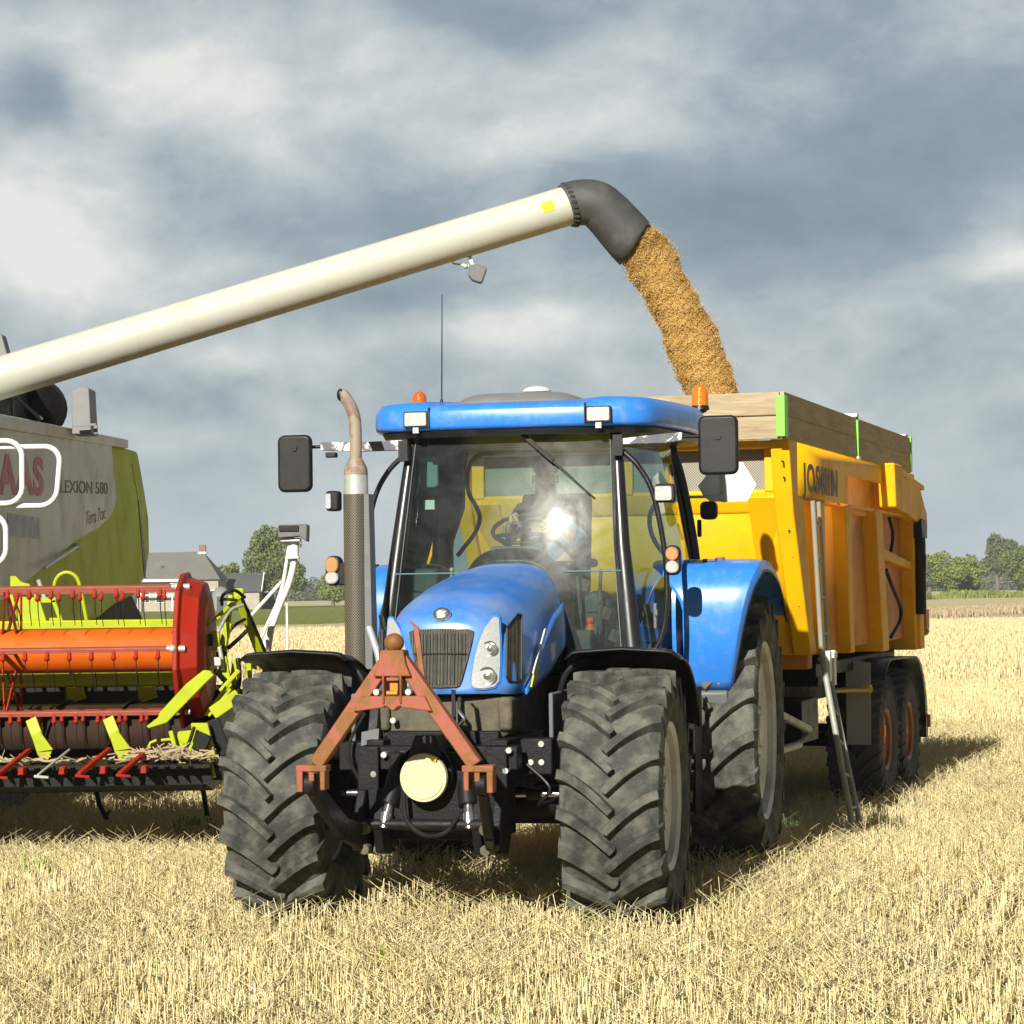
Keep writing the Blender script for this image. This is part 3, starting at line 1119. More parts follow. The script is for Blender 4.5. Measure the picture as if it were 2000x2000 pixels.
tree(gx_(1845, Y_R), Y_R, 8.4, 6.6, 'bright green tree right behind the trailer tailgate, its crown reaching the ground', M['leaf_b'], G_R, n=5200, size=.27, seed=12, base=.2)
tree(gx_(1890, Y_R + 6), Y_R + 6, 6.5, 6.4, 'lower bright green tree between the tailgate tree and the tall grey green one', M['leaf_b'], G_R, n=4500, size=.27, seed=14, base=.1)
tree(gx_(1945, Y_R + 70), Y_R + 70, 10.6, 8.5, 'tall grey green tree standing back among the trees at the right', M['leaf_c'], G_R, n=5200, size=.33, seed=21, base=1.)
tree(gx_(1998, Y_R + 40), Y_R + 40, 9.3, 8.5, 'full green tree cut by the right edge of the picture', M['leaf_a'], G_R, n=5200, size=.3, seed=23, base=.3)
tree(gx_(1812, Y_R + 60), Y_R + 60, 6.8, 7.0, 'dim tree half hidden by the trailer tailgate', M['leaf_c'], G_R, n=3600, size=.33, seed=27, base=.3)


def wood_mass(name, x0, x1, y, h, n, mm, kind='stuff', size=.5, depth=22.):
    lobes = []
    k = max(6, int(abs(x1 - x0) / (h * .5)))
    for i in range(k):
        xx = x0 + (x1 - x0) * (i + random.random()) / k
        hh = h * random.uniform(.45, .62)
        lobes.append((xx, y + random.uniform(0, depth), hh * .85, h * random.uniform(.5, .8), 4, hh))
    lobes += [(x0 + (x1 - x0) * (i + .5) / k, y, h * .22, h * .8, 3, h * .33) for i in range(k)]
    o = leaves(lobes, n, size, M[mm], name, None)
    return tag(o, kind=kind)


wood_mass('far_wood', gx_(556, 620), gx_(1100, 620), 620, 5.6, 16000, 'leaf_c', size=.55)
wood_mass('distant_wood', gx_(1790, 700), gx_(2200, 700), 700, 8.0, 14000, 'leaf_c', size=.6)
wood_mass('distant_hedge', gx_(-300, 560), gx_(300, 560), 560, 5.0, 9000, 'leaf_c', size=.5)
# rough green verge between the field and the trees at the right
n = 26000
vx = rng.uniform(42, 112, n)
vy = 322 + (vx - 60) * .35 + rng.uniform(0, 16, n)
tag(stems('verge_grass', [(vx, vy, rng.uniform(.3, 1.0, n) * (.75 + .45 * np.sin(vx * .9) * np.sin(vx * .37 + 2) + .3 * np.sin(vx * 2.3)), rng.uniform(.15, .35, n), np.abs(rng.normal(0, .25, n)), 1, 0.)], M['leaf_b']), kind='stuff')

# ------------------------------------------------------------------ farm buildings
M['roof'] = mat('grey_roof_tiles', (.155, .145, .13), .85, dirt=(.22, .20, .15), dirt_amt=.3, dirt_scale=.8, bump=.4, bscale=6)
M['roofdark'] = mat('dark_barn_roof', (.075, .078, .08), .85, dirt=(.14, .14, .12), dirt_amt=.3, dirt_scale=.8, bump=.3, bscale=5)
M['brick'] = mat('pale_brick', (.40, .36, .30), .9, dirt=(.3, .26, .2), dirt_amt=.4, dirt_scale=1.2, bump=.2, bscale=10)
M['brickred'] = mat('chimney_brick', (.26, .13, .095), .9, dirt=(.3, .2, .15), dirt_amt=.3, dirt_scale=2)
M['winglass'] = mat('window_glass', (.05, .06, .07), .1)
YH_ = 290.0
hs_ = thing('farmhouse', 'farmhouse with grey hipped roof, red chimney and white gutter behind the red reel plate', 'house', (gx_(345, YH_), YH_, 0))
w2 = 4.9
MB().bb(-w2, w2, 0, 8, 0, 3.9).build('wall', 'brick', hs_)
rf = MB()
rf.add([(-w2 - .3, -.35, 3.75), (w2 + .3, -.35, 3.75), (w2 + .3, 8.35, 3.75), (-w2 - .3, 8.35, 3.75), (-w2 + .6, 4, 7.15), (w2 - 2.3, 4, 7.2)],
       [(0, 1, 5, 4), (1, 2, 5), (2, 3, 4, 5), (3, 0, 4), (3, 2, 1, 0)])
roof_o = rf.build('roof', 'roof', hs_, smooth=0)
MB().bb(w2 - 2.75, w2 - 1.95, 3.6, 4.4, 6.2, 8.0).build('chimney', 'brickred', roof_o)
MB().bb(w2 - 2.85, w2 - 1.85, 3.5, 4.5, 6.9, 7.15).build('flashing', 'white', roof_o)
MB().bb(-2.2, -1.9, 1.45, 1.75, 5.0, 5.5).build('vent', 'roofdark', roof_o)
MB().bb(-w2 - .35, .9, -.5, -.34, 3.55, 3.85).build('gutter', 'white', hs_)
MB().bb(-.9, .85, -.12, -.02, 2.6, 3.55).build('white_panel', 'white', hs_)
for k, wx in enumerate((-3.9, -2.1, 2.6, 4.0)):
    f_ = MB().bb(wx - .55, wx + .55, -.08, -.01, 1.0, 2.5).build('window', 'white', hs_)
    MB().bb(wx - .45, wx - .03, -.12, -.085, 1.1, 2.4).bb(wx + .03, wx + .45, -.12, -.085, 1.1, 2.4).build('pane', 'winglass', f_)
MB().bb(-w2 + .2, -.4, -1.0, -.8, 1.85, 2.05).bb(-w2 + .25, -w2 + .4, -.95, -.8, 0, 1.9).bb(-.6, -.45, -.95, -.8, 0, 1.9).build('veranda_rail', 'white', hs_)
bn = thing('barn', 'low barn with dark roof and pale brick wall right of the farmhouse', 'barn', (gx_(462, 300), 300, 0))
MB().bb(-3.6, 2.7, 0, 6, 0, 2.35).prism([(0, 2.35), (6, 2.35), (3, 4.35)], 'x', -3.6, 2.7).build('wall', 'brick', bn)
br = MB()
for sgn in (0, 1):
    yy = (-.25, 3.0) if sgn == 0 else (6.25, 3.0)
    br.add([(-3.9, yy[0], 2.2), (3.0, yy[0], 2.2), (3.0, yy[1], 4.45), (-3.9, yy[1], 4.45), (-3.9, yy[0], 2.32), (3.0, yy[0], 2.32), (3.0, yy[1], 4.6), (-3.9, yy[1], 4.6)],
           [(0, 1, 2, 3), (4, 7, 6, 5), (0, 4, 5, 1), (1, 5, 6, 2), (2, 6, 7, 3), (3, 7, 4, 0)])
bro = br.build('roof', 'roofdark', bn, smooth=0)
MB().bar((3.03, -.3, 2.3), (3.03, 3.0, 4.62), .12, .16).build('verge_board', 'white', bro)
f_ = MB().bb(-.6, .9, -.06, -.01, .95, 1.7).build('window', 'white', bn)
MB().bb(-.5, .8, -.1, -.062, 1.02, 1.63).build('pane', 'winglass', f_)
sh = thing('shed', 'small dark lean-to shed at the right end of the barn below the tall tree', 'shed', (gx_(508, 304), 304, 0))
MB().bb(-1.4, 1.9, 0, 4, 0, 2.1).build('wall', 'roofdark', sh)
MB().add([(-1.6, -.2, 2.9), (2.1, -.2, 2.05), (2.1, 4.2, 2.05), (-1.6, 4.2, 2.9), (-1.6, -.2, 3.0), (2.1, -.2, 2.15), (2.1, 4.2, 2.15), (-1.6, 4.2, 3.0)],
         [(0, 3, 2, 1), (4, 5, 6, 7), (0, 1, 5, 4), (1, 2, 6, 5), (2, 3, 7, 6), (3, 0, 4, 7)]).build('roof', 'steelgrey', sh, smooth=0)
gd = thing('round_hut', 'grey dome shaped hut between farmhouse and barn', 'hut', (gx_(430, 285), 285, 0))
dm_ = MB()
dm_.lathe([(0, 1.35), (1.2, 1.32), (2.1, 1.05), (2.7, .6), (2.9, .0)], 'z', n=24)
dm_.build('shell', 'steelgrey', gd)
MB().bb(-.35, .35, -1.42, -1.28, 0, 1.7).build('door', 'roofdark', gd)
pl = MB().cyl((0, 0, 0), (0, 0, 1.66), .032, .027).cyl((0, 0, 1.66), (0, 0, 1.69), .04, n=10).build('marker_post', 'white')
pl.location = (gx_(558, 60), 60, -.05)
tag(pl, 'thin pale marker post standing in the field left of the tractor exhaust', 'post')

# ================================================================== THE TRACTOR
TR = thing('tractor', 'blue tractor with black front mudguards and a rusty A-frame on its nose, facing the camera', 'tractor', (-.31, 13.75, 0), -12.8)


def tyre_mb(R, Wd, rimR, nl, lug_w, lug_h, delta, side_drop=.10):
    mb = MB()
    half = [(.34 * Wd, rimR - .01), (.43 * Wd, rimR + .006), (.475 * Wd, rimR + .05), (.505 * Wd, rimR + (R - rimR) * .45),
            (.505 * Wd, R - .15), (.478 * Wd, R - lug_h - .045), (.40 * Wd, R - lug_h - .016), (.2 * Wd, R - lug_h - .004)]
    prof = [(-x, r) for x, r in half] + [(0, R - lug_h)] + list(reversed(half))
    mb.lathe(prof, 'x', n=72, close=True)

    def rc(x):
        u = abs(x) / (.5 * Wd)
        return R - lug_h - .006 * u * u - .05 * max(0, u - .82) / .18

    for sd in (-1, 1):
        for k in range(nl):
            th0 = 2 * math.pi * (k + (.5 if sd > 0 else 0)) / nl
            secs = []
            ts = [0, .12, .3, .5, .7, .86, 1.0, 1.12, 1.22]
            for t_ in ts:
                tt = min(t_, 1.0)
                x_ = sd * (-.035 * Wd + tt * .53 * Wd)
                s_ = delta * (1 - (1 - tt) ** 1.45)
                wtop = lug_w * (.95 + .35 * tt)
                if t_ > 1.0:
                    e_ = (t_ - 1.0) / .22
                    x_ = sd * (.495 * Wd + .02 * Wd * e_)
                    rt_ = R - .022 - side_drop * e_
                    rb_ = rt_ - .05
                    s_ += .012 * e_
                else:
                    u = abs(x_) / (.5 * Wd)
                    rt_ = R - .020 * u * u
                    rb_ = rc(x_) - .012
                dt = .01
                ds = delta * 1.45 * (1 - min(.98, tt)) ** .45
                dx = sd * .53 * Wd
                ln_ = math.hypot(ds, dx)
                nx, ns = -ds / ln_, dx / ln_       # across the lug, in (x, s)
                if t_ > 1.0:
                    nx, ns = 0., float(sd)
                secs.append((x_, s_, nx * sd, ns * sd, wtop, rt_, rb_))
            vs = []
            for (x_, s_, nx, ns, w_, rt_, rb_) in secs:
                for q, rr_, ww in ((-1, rb_, w_ * 1.35), (-1, rt_, w_), (1, rt_, w_), (1, rb_, w_ * 1.35)):
                    xx = x_ + nx * q * ww / 2
                    th = th0 + (s_ + ns * q * ww / 2) / R
                    vs.append((xx, -rr_ * math.cos(th), rr_ * math.sin(th)))
            fs = [(0, 1, 2, 3)]
            m_ = len(secs)
            for i in range(m_ - 1):
                for j in range(3):
                    fs.append((i * 4 + j, i * 4 + j + 1, i * 4 + j + 5, i * 4 + j + 4))
            fs.append(tuple((m_ - 1) * 4 + j for j in (3, 2, 1, 0)))
            mb.add(vs, fs)
    return mb


def wheel(parent, loc, R, Wd, rimR, nl, side, rotz=0., rim_m='rim', tyre_m='rubber', lug_w=.046, lug_h=.045, delta=.2, phase=0.):
    mb = MB()
    s = side
    mb.lathe([(-.33 * Wd * s, rimR + .01), (-.30 * Wd * s, rimR - .03), (.02 * s, rimR - .06), (.20 * Wd * s, rimR - .045), (.42 * Wd * s, rimR - .02), (.452 * Wd * s, rimR + .012), (.43 * Wd * s, rimR + .02)], 'x', n=56)
    mb.lathe([(.34 * Wd * s, rimR - .03), (.37 * Wd * s, rimR * .84), (.33 * Wd * s, rimR * .66), (.30 * Wd * s, rimR * .42), (.34 * Wd * s, rimR * .40), (.34 * Wd * s, rimR * .20), (.40 * Wd * s, rimR * .18), (.40 * Wd * s, 0.001)], 'x', n=56)
    for k in range(8):
        a = 2 * math.pi * k / 8
        mb.cyl((.32 * Wd * s, -rimR * .31 * math.cos(a), rimR * .31 * math.sin(a)), (.385 * Wd * s, -rimR * .31 * math.cos(a), rimR * .31 * math.sin(a)), .017, n=6)
    w_ = mb.build('wheel', rim_m, parent, smooth=35)
    w_.location = loc
    w_.rotation_euler = (phase, 0, R_(rotz))
    ty = tyre_mb(R, Wd, rimR, nl, lug_w, lug_h, delta).build('tyre', tyre_m, w_, smooth=32, bevel=.005, seg=1)
    return w_


R1, R2, WB = .715, .915, 2.79
wf = []
for sd in (1, -1):
    wf.append(wheel(TR, (sd * .955, 0, R1), R1, .56, .40, 20, sd, rotz=1.2, lug_h=.054, lug_w=.042, delta=.215, phase=.05 * sd))
    wheel(TR, (1.13 if sd > 0 else -.95, WB, R2), R2, .62, .58, 20, sd, delta=.26, lug_w=.048, lug_h=.058, phase=.11)

# ---- chassis, axles
mb = MB()
mb.bb(-.27, .27, -.30, 1.4, .72, 1.42).bb(-.22, .22, 1.3, 3.2, .62, 1.25).bb(-.32, .32, -.42, .1, .95, 1.10)
mb.bb(-.40, -.30, -.55, .4, .80, 1.06).bb(.30, .40, -.55, .4, .80, 1.06)
mb.bb(-.55, .55, 1.2, 3.1, 1.05, 1.36)
mb.bb(.28, .75, 1.15, 1.75, .62, 1.12).bb(-.75, -.28, 1.15, 1.75, .62, 1.12)
mb.prism([(-.28, 1.35), (-.28, .75), (-.1, .6), (.1, .6), (.28, .75), (.28, 1.35)], 'y', -.1, 1.0)
mb.build('chassis', 'iron', TR, bevel=.008)
mb = MB()
mb.tube([(-.72, 0, .70), (-.3, 0, .66), (0, 0, .62), (.3, 0, .66), (.72, 0, .70)], [.085, .10, .13, .10, .085], 14)
mb.bb(-.80, -.62, -.12, .12, .52, .92).bb(.62, .80, -.12, .12, .52, .92)
mb.bb(-.16, .16, -.2, .35, .52, .95)
ax = mb.build('front_axle', 'iron', TR, bevel=.01)
MB().cyl((-.66, -.17, .735), (.66, -.17, .735), .020, n=12).build('steering_rod', 'chrome', ax)
MB().cyl((-.30, -.17, .735), (.30, -.17, .735), .042).cyl((.42, -.17, .735), (.5, -.17, .735), .034).cyl((-.5, -.17, .735), (-.42, -.17, .735), .034).build('steering_cylinder', 'black', ax)
MB().cyl((-.62, .2, .56), (.62, .2, .56), .026, n=12).split('track_rod', 'iron', ax)
mb = MB()
mb.tube([(-.9, WB, R2), (.9, WB, R2)], [.14, .14], 16).bb(-.35, .35, WB - .35, WB + .35, .62, 1.25)
mb.build('rear_axle', 'iron', TR, bevel=.01)
# fuel tank / steps on the camera's right, grey lower fender valance
for sd in (1, -1):
    mb = MB()
    mb.prism([(1.55, .62), (2.25, .62), (2.2, .82), (1.95, 1.18), (1.55, 1.25)], 'x', sd * .45, sd * .98)
    mb.build('fuel_tank', 'black', TR, bevel=.03)
    mb = MB()
    for k, z in enumerate((.48, .74, 1.0)):
        mb.bb(sd * .80, sd * 1.12, 1.52, 1.82, z, z + .025)
    mb.bb(sd * .80, sd * .815, 1.52, 1.82, .46, 1.25).bb(sd * 1.105, sd * 1.12, 1.52, 1.82, .46, 1.25)
    mb.split('step', 'iron', TR, bevel=.004)

# ---- bonnet
STN = [(-.445, .315, 1.685, 1.305), (-.435, .350, 1.715, 1.300), (-.40, .388, 1.750, 1.297), (-.30, .412, 1.795, 1.297), (-.14, .424, 1.842, 1.31),
       (.05, .430, 1.882, 1.35), (.30, .428, 1.925, 1.40), (.60, .415, 1.968, 1.465), (.90, .392, 2.005, 1.52), (1.15, .365, 2.030, 1.55), (1.32, .345, 2.042, 1.56)]


def arch(w_, t_, zb, n=36, e=3.3):
    pts = []
    for i in range(n + 1):
        a = math.pi * i / n
        c_, s_ = math.cos(a), math.sin(a)
        x_ = w_ * math.copysign(abs(c_) ** (2 / e), c_)
        z_ = zb + (t_ - zb) * abs(s_) ** (2 / (e * .82))
        pts.append((x_, z_))
    return pts


mb = MB()
vs, fs = [], []
na_ = 37
for (y_, w_, t_, zb) in STN:
    for (x_, z_) in arch(w_, t_, zb):
        # bow the nose in plan
        bow = .10 * (abs(x_) / .40) ** 2.4 if y_ < .1 else .10 * (abs(x_) / .40) ** 2.4 * max(0, (.6 - y_) / .5)
        vs.append((x_, y_ + bow + max(0, z_ - 1.3) * .10 * (1 if y_ < -.2 else 0), z_))
for j in range(len(STN) - 1):
    for i in range(na_ - 1):
        fs.append((j * na_ + i, j * na_ + i + 1, (j + 1) * na_ + i + 1, (j + 1) * na_ + i))
# front panel, fanned in a few rings so it follows the bow
ring0 = vs[:na_]
for f_ in (.66, .33):
    base = len(vs)
    for (x_, y_, z_) in ring0:
        xx, zz = x_ * f_, 1.305 + (z_ - 1.305) * (f_ if f_ else 0)
        vs.append((xx, -.445 + .10 * (abs(xx) / .40) ** 2.4 + max(0, zz - 1.3) * .10, zz))
rings = [0, len(STN) * na_, len(STN) * na_ + na_]
for a_, b_ in ((rings[0], rings[1]), (rings[1], rings[2])):
    for i in range(na_ - 1):
        fs.append((a_ + i, b_ + i, b_ + i + 1, a_ + i + 1))
cidx = len(vs)
vs.append((0, -.445, 1.305))
for i in range(na_ - 1):
    fs.append((rings[2] + i, cidx, rings[2] + i + 1))
mb.add(vs, fs)
bon = mb.build('bonnet', 'blue_dust', TR, smooth=38, solid=.012)


def nose_y(x_, z_):
    a_ = abs(x_)
    if a_ <= .315:
        y_ = -.445 + .10 * (a_ / .40) ** 2.4
    else:
        y_ = float(np.interp(a_, [.315, .35, .388, .412, .424], [-.389, -.362, -.307, -.19, -.02]))
    return y_ + max(0, z_ - 1.3) * .10 - .008


def on_nose(poly, name, m_, parent, d=.012, lift=0.):
    """a flat shape draped over the nose"""
    mb = MB()
    n = len(poly)
    fr_ = [(p[0], nose_y(*p) - d - lift, p[1]) for p in poly]
    bk = [(p[0], nose_y(*p) + .02, p[1]) for p in poly]
    cx_, cz_ = sum(p[0] for p in poly) / n, sum(p[1] for p in poly) / n
    vs = fr_ + bk + [(cx_, nose_y(cx_, cz_) - d - lift, cz_)]
    fs = []
    for i in range(n):
        j = (i + 1) % n
        fs.append((i, j, n + j, n + i))
        fs.append((i, 2 * n, j))
    mb.add(vs, fs)
    return mb.build(name, m_, parent, smooth=30)


m, t, b = principled('radiator_grille')
tcn = N(t, 'ShaderNodeTexCoord')
wv_ = N(t, 'ShaderNodeTexWave', i_Scale=22.0, i_Distortion=1.0)
wv_.inputs['Detail'].default_value = 3
L(t, tcn.outputs['Object'], wv_.inputs['Vector'])
nz = N(t, 'ShaderNodeTexNoise', i_Scale=16.0, i_Detail=8.0, i_Roughness=.7)
L(t, tcn.outputs['Object'], nz.inputs['Vector'])
rp = N(t, 'ShaderNodeValToRGB')
rp.color_ramp.elements[0].position = .3
rp.color_ramp.elements[0].color = (.015, .014, .011, 1)
rp.color_ramp.elements[1].position = .75
rp.color_ramp.elements[1].color = (.11, .095, .062, 1)
L(t, math_node(t, 'ADD', math_node(t, 'MULTIPLY', wv_.outputs['Fac'], .3), math_node(t, 'MULTIPLY', nz.outputs['Fac'], .68)), rp.inputs['Fac'])
L(t, rp.outputs['Color'], b.inputs['Base Color'])
b.inputs['Roughness'].default_value = .75
M['grille'] = m

g_ = [(-.185, 1.650), (-.150, 1.662), (0, 1.666), (.150, 1.662), (.185, 1.650), (.178, 1.60), (.155, 1.50), (.125, 1.39), (.110, 1.352), (.09, 1.345), (0, 1.342), (-.09, 1.345), (-.110, 1.352), (-.125, 1.39), (-.155, 1.50), (-.178, 1.60)]
gr = on_nose(g_, 'grille', 'grille', bon, .004, .010)
mb = MB()
for k in range(15):
    x_ = -.14 + .02 * k
    zt_ = 1.64
    zb_ = 1.36 if abs(x_) < .10 else 1.36 + (abs(x_) - .10) * 3.3
    mb.bar((x_, nose_y(x_, zb_) - .018, zb_), (x_, nose_y(x_, zt_) - .018, zt_), .006, .008, up=(0, 1, 0))
mb.bar((-.15, nose_y(-.1, 1.53) - .022, 1.53), (.15, nose_y(.1, 1.53) - .022, 1.53), .006, .010, up=(0, 1, 0))
mb.build('grille_bar', 'black', gr)
for sd in (1, -1):
    hl = [(.285, 1.722), (.305, 1.728), (.318, 1.715), (.325, 1.60), (.326, 1.46), (.322, 1.375), (.300, 1.345), (.25, 1.335), (.200, 1.338), (.180, 1.352), (.178, 1.40), (.192, 1.50), (.215, 1.59), (.245, 1.665)]
    hl = [(sd * p[0], p[1]) for p in hl]
    cx_, cz_ = sum(p[0] for p in hl) / len(hl), sum(p[1] for p in hl) / len(hl)
    on_nose([(cx_ + (p[0] - cx_) * 1.10, cz_ + (p[1] - cz_) * 1.05) for p in hl], 'headlight_rim', 'blue', bon, .004, .004)
    h_ = on_nose(hl, 'headlight', 'lens', bon, .012, .004)
    for (cx_, cz_, r_) in ((sd * .275, 1.555, .042), (sd * .262, 1.405, .050)):
        yy = nose_y(cx_, cz_) - .018
        MB().lathe([(yy - .006, r_), (yy - .004, r_ * .82), (yy + .004, r_ * .60), (yy - .010, r_ * .42), (yy - .016, .001)], 'y', (cx_, 0, cz_), 28).build('reflector', 'chrome', h_)
    sg = [(.352, 1.665), (.395, 1.74), (.405, 1.735), (.405, 1.375), (.395, 1.362), (.36, 1.372), (.352, 1.40)]
    mb = MB()
    n_ = len(sg)
    off = lambda p, d: (sd * (p[0] + d * .4), nose_y(p[0], p[1]) + .004 - d, p[1])
    mb.add([off(p, .012) for p in sg] + [off(p, -.02) for p in sg], [tuple(range(n_))] + [(i, (i + 1) % n_, n_ + (i + 1) % n_, n_ + i) for i in range(n_)])
    sgo = mb.build('side_grille', 'grille', bon, smooth=30)
    mb = MB()
    for k in range(n_):
        mb.bar(off(sg[k], .014), off(sg[(k + 1) % n_], .014), .009, .009, up=(0, 1, 0))
    mb.build('grille_edge', 'black', sgo)
    # dark lower flank following the bonnet's side, with its white and yellow flash

    def flank_x(y_, z_):
        ye = [q[0] + .10 * (q[1] / .40) ** 2.4 * (1 if q[0] < .1 else max(0, (.6 - q[0]) / .5)) for q in STN]
        w_, t_, zb_ = (float(np.interp(y_, ye, [q[k] for q in STN])) for k in (1, 2, 3))
        f_ = min(1, max(0, (z_ - zb_) / (t_ - zb_)))
        return w_ * (1 - (f_ ** 1.353) ** 2) ** .303
    zl = lambda y_: float(np.interp(y_, [-.2, 0, .4, .8, 1.25], [1.285, 1.33, 1.40, 1.48, 1.54]))
    zh = lambda y_: float(np.interp(y_, [-.2, 0, .3, .7, 1.25], [1.31, 1.42, 1.60, 1.72, 1.80]))
    mb = MB()
    mb.grid(lambda u, v, sd=sd: (lambda y_, z_: (sd * (flank_x(y_, z_) + .011), y_, z_))(-.18 + 1.43 * u, zl(-.18 + 1.43 * u) + (zh(-.18 + 1.43 * u) - zl(-.18 + 1.43 * u)) * v), 20, 6)
    fl = mb.build('side_panel', 'blue_dust', bon, solid=.012)
    MB().prism([(-.085, 1.405), (-.045, 1.415), (.32, 1.640), (.26, 1.650)], 'x', sd * .440, sd * .4475).build('white_flash', 'white', fl)
    MB().prism([(-.13, 1.33), (.02, 1.375), (.10, 1.48), (-.04, 1.410)], 'x', sd * .438, sd * .4470).build('yellow_flash', 'yellowtape', fl)
    MB().prism([(.42, 1.44), (.56, 1.47), (.58, 1.57), (.44, 1.55)], 'x', sd * .425, sd * .440).build('data_plate', 'cgrey', fl)
    # rear gasket of the bonnet
mb = MB()
ga = [(x_, 1.345, z_) for x_, z_ in arch(.355, 2.055, 1.30, 30)]
mb.tube(ga, .028, 8)
mb.add([(x_ * s_, y_, 1.3 + (z_ - 1.3) * s_) for y_, s_ in ((1.36, 1.04), (1.40, 1.11), (1.47, 1.11)) for (x_, q_, z_) in [(p[0], p[1], p[2]) for p in ga]],
       [(j * 31 + i, j * 31 + i + 1, (j + 1) * 31 + i + 1, (j + 1) * 31 + i) for j in range(2) for i in range(30)])
mb.build('bonnet_gasket', 'black', TR, smooth=50)
# emblem
em = MB()
em.lathe([(0, .052), (-.008, .050), (-.012, .040), (-.009, .034), (-.009, .001)], 'y', (0, 0, 0), 30)
for p_ in [rrect(.05, .010, .003, 2, (0, .018)), rrect(.05, .008, .003, 2, (0, -.020)), [(-.03, -.010), (-.004, .006), (-.004, -.012)], [(.004, .006), (.03, -.010), (.004, -.012)], [(-.018, .010), (.018, .010), (0, -.004)]]:
    em.prism([(a_ * .9, c_ * .9) for a_, c_ in p_], 'y', -.014, -.008)
emo = em.build('emblem', 'chrome', bon, smooth=30)
emo.location = (0, nose_y(0, 1.74) + .02, 1.742)
emo.scale = (1.0, 1.2, .82)
emo.rotation_euler = (R_(-22), 0, 0)

# ---- dirty casting and front frame below the bonnet
mb = MB()
mb.prism([(-.37, 1.285), (.38, 1.285), (.37, 1.08), (.30, 1.05), (-.30, 1.05), (-.36, 1.08)], 'y', -.36, .05)
mb.bb(-.39, -.31, -.40, -.2, 1.10, 1.285).bb(.31, .39, -.40, -.2, 1.10, 1.285)
mb.build('front_support', 'dirty_cast', TR, bevel=.02)
MB().tube(smooth_path([(.10, -.39, 1.31), (.10, -.44, 1.22), (.135, -.46, 1.17), (.10, -.46, 1.13)], 5), .011, 8).build('bonnet_catch', 'chrome', TR)
MB().bb(.065, .085, -.46, -.44, 1.08, 1.33).build('catch_strap', 'black', TR)

# ---- front linkage
mb = MB()
mb.bb(-.42, .47, -.62, -.50, .90, 1.03).bb(-.42, -.30, -.66, -.45, .55, 1.03).bb(.30, .42, -.66, -.45, .55, 1.03)
mb.bb(-.22, .22, -.72, -.5, .62, 1.0).bb(-.30, .30, -.60, -.4, .52, .62)
mb.cyl((-.36, -.78, .62), (.36, -.78, .62), .030)
mb.prism([(-.46, 1.10), (-.40, 1.26), (-.34, 1.26), (-.34, .95), (-.46, .80)], 'x', -.42, -.36)
for sd in (1, -1):
    mb.prism([(-.70, .80), (-.60, .80), (-.52, .55), (-.60, .44), (-.74, .46), (-.80, .62)], 'x', sd * .25, sd * .30)
    mb.prism([(-.70, .80), (-.60, .80), (-.52, .55), (-.60, .44), (-.74, .46), (-.80, .62)], 'x', sd * .36, sd * .41)
lk = mb.build('front_linkage', 'iron', TR, bevel=.008)
for sd in (1, -1):
    mb = MB()
    mb.bar((sd * .335, -.70, .52), (sd * .40, -1.02, .62), .05, .14, w2=.05, h2=.12)
    mb.bar((sd * .40, -1.02, .62), (sd * .452, -1.36, .86), .05, .12, w2=.045, h2=.09)
    mb.cyl((sd * .425, -1.38, .885), (sd * .485, -1.38, .885), .055, n=18)
    mb.build('lower_arm', 'iron', lk, bevel=.008)
    MB().cyl((sd * .23, -.76, .66), (sd * .20, -.66, .86), .026).cyl((sd * .237, -.78, .60), (sd * .228, -.76, .68), .034).build('cylinder_rod', 'chrome', lk)
    MB().cyl((sd * .222, -.74, .72), (sd * .17, -.60, .98), .052, .060).build('lift_cylinder', 'black', lk)
    mb = MB()
    for (a_, c_, r_) in ((.335, .60, .032), (.335, .49, .028), (.385, .50, .018)):
        mb.cyl((sd * a_, -.84, c_), (sd * a_, -.78, c_), r_, n=10)
    mb.split('pin', 'dirty_cast', lk)
mb = MB()
for (a_, q_, c_) in ((-.27, -.63, .985), (.43, -.63, 1.01), (.56, -.4, 1.03), (.56, -.4, .93), (.50, -.4, .93), (-.33, -.63, .88), (.41, -.63, .90), (-.28, -.4, 1.16)):
    mb.cyl((a_, q_ - .03, c_), (a_, q_ + .02, c_), .017, n=8)
mb.split('bolt', 'galv', lk)
MB().bb(.44, .62, -.42, -.30, .86, 1.06).bb(-.60, -.42, -.42, -.30, .88, 1.04).split('valve_block', 'iron', lk, bevel=.01)
MB().tube(smooth_path([(-.12, -.80, .80), (-.10, -.84, .66), (.0, -.86, .575), (.12, -.84, .585), (.20, -.80, .70)], 6), .012, 8).build('hydraulic_hose', 'black', lk)
MB().tube(smooth_path([(.45, -.45, .95), (.62, -.5, .80), (.55, -.45, .70), (.70, -.15, .76)], 6), .009, 8).tube(smooth_path([(-.45, -.4, 1.2), (-.52, -.5, 1.0), (-.44, -.5, .8), (-.5, -.2, .7)], 6), .010, 8).split('brake_hose', 'black', lk)
MB().cyl((0, -.84, .875), (0, -.815, .875), .128, .132, 40).cyl((0, -.846, .875), (0, -.838, .875), .112, .112, 40).build('pto_cover', 'creamdisc', lk)
MB().prism([(.045, 0), (.075, -.012), (.082, .012), (.05, .02)], 'y', -.86, -.85).build('cover_tab', 'yellowtape', lk).location = (0, 0, .975)
mb = MB()
mb.lathe([(-.80, .15), (-.78, .155), (-.74, .13), (-.60, .10), (-.5, .09)], 'y', (0, 0, .90), 32)
mb.prism([(-.10, .98), (.10, .98), (.055, 1.10), (-.055, 1.10)], 'y', -.80, -.60)
mb.build('pto_guard', 'black', lk, bevel=.008)
mb = MB()
mb.prism([(-.44, 1.10), (-.34, 1.12), (-.36, .86), (-.40, .80), (-.46, .80)], 'y', -.50, -.46)
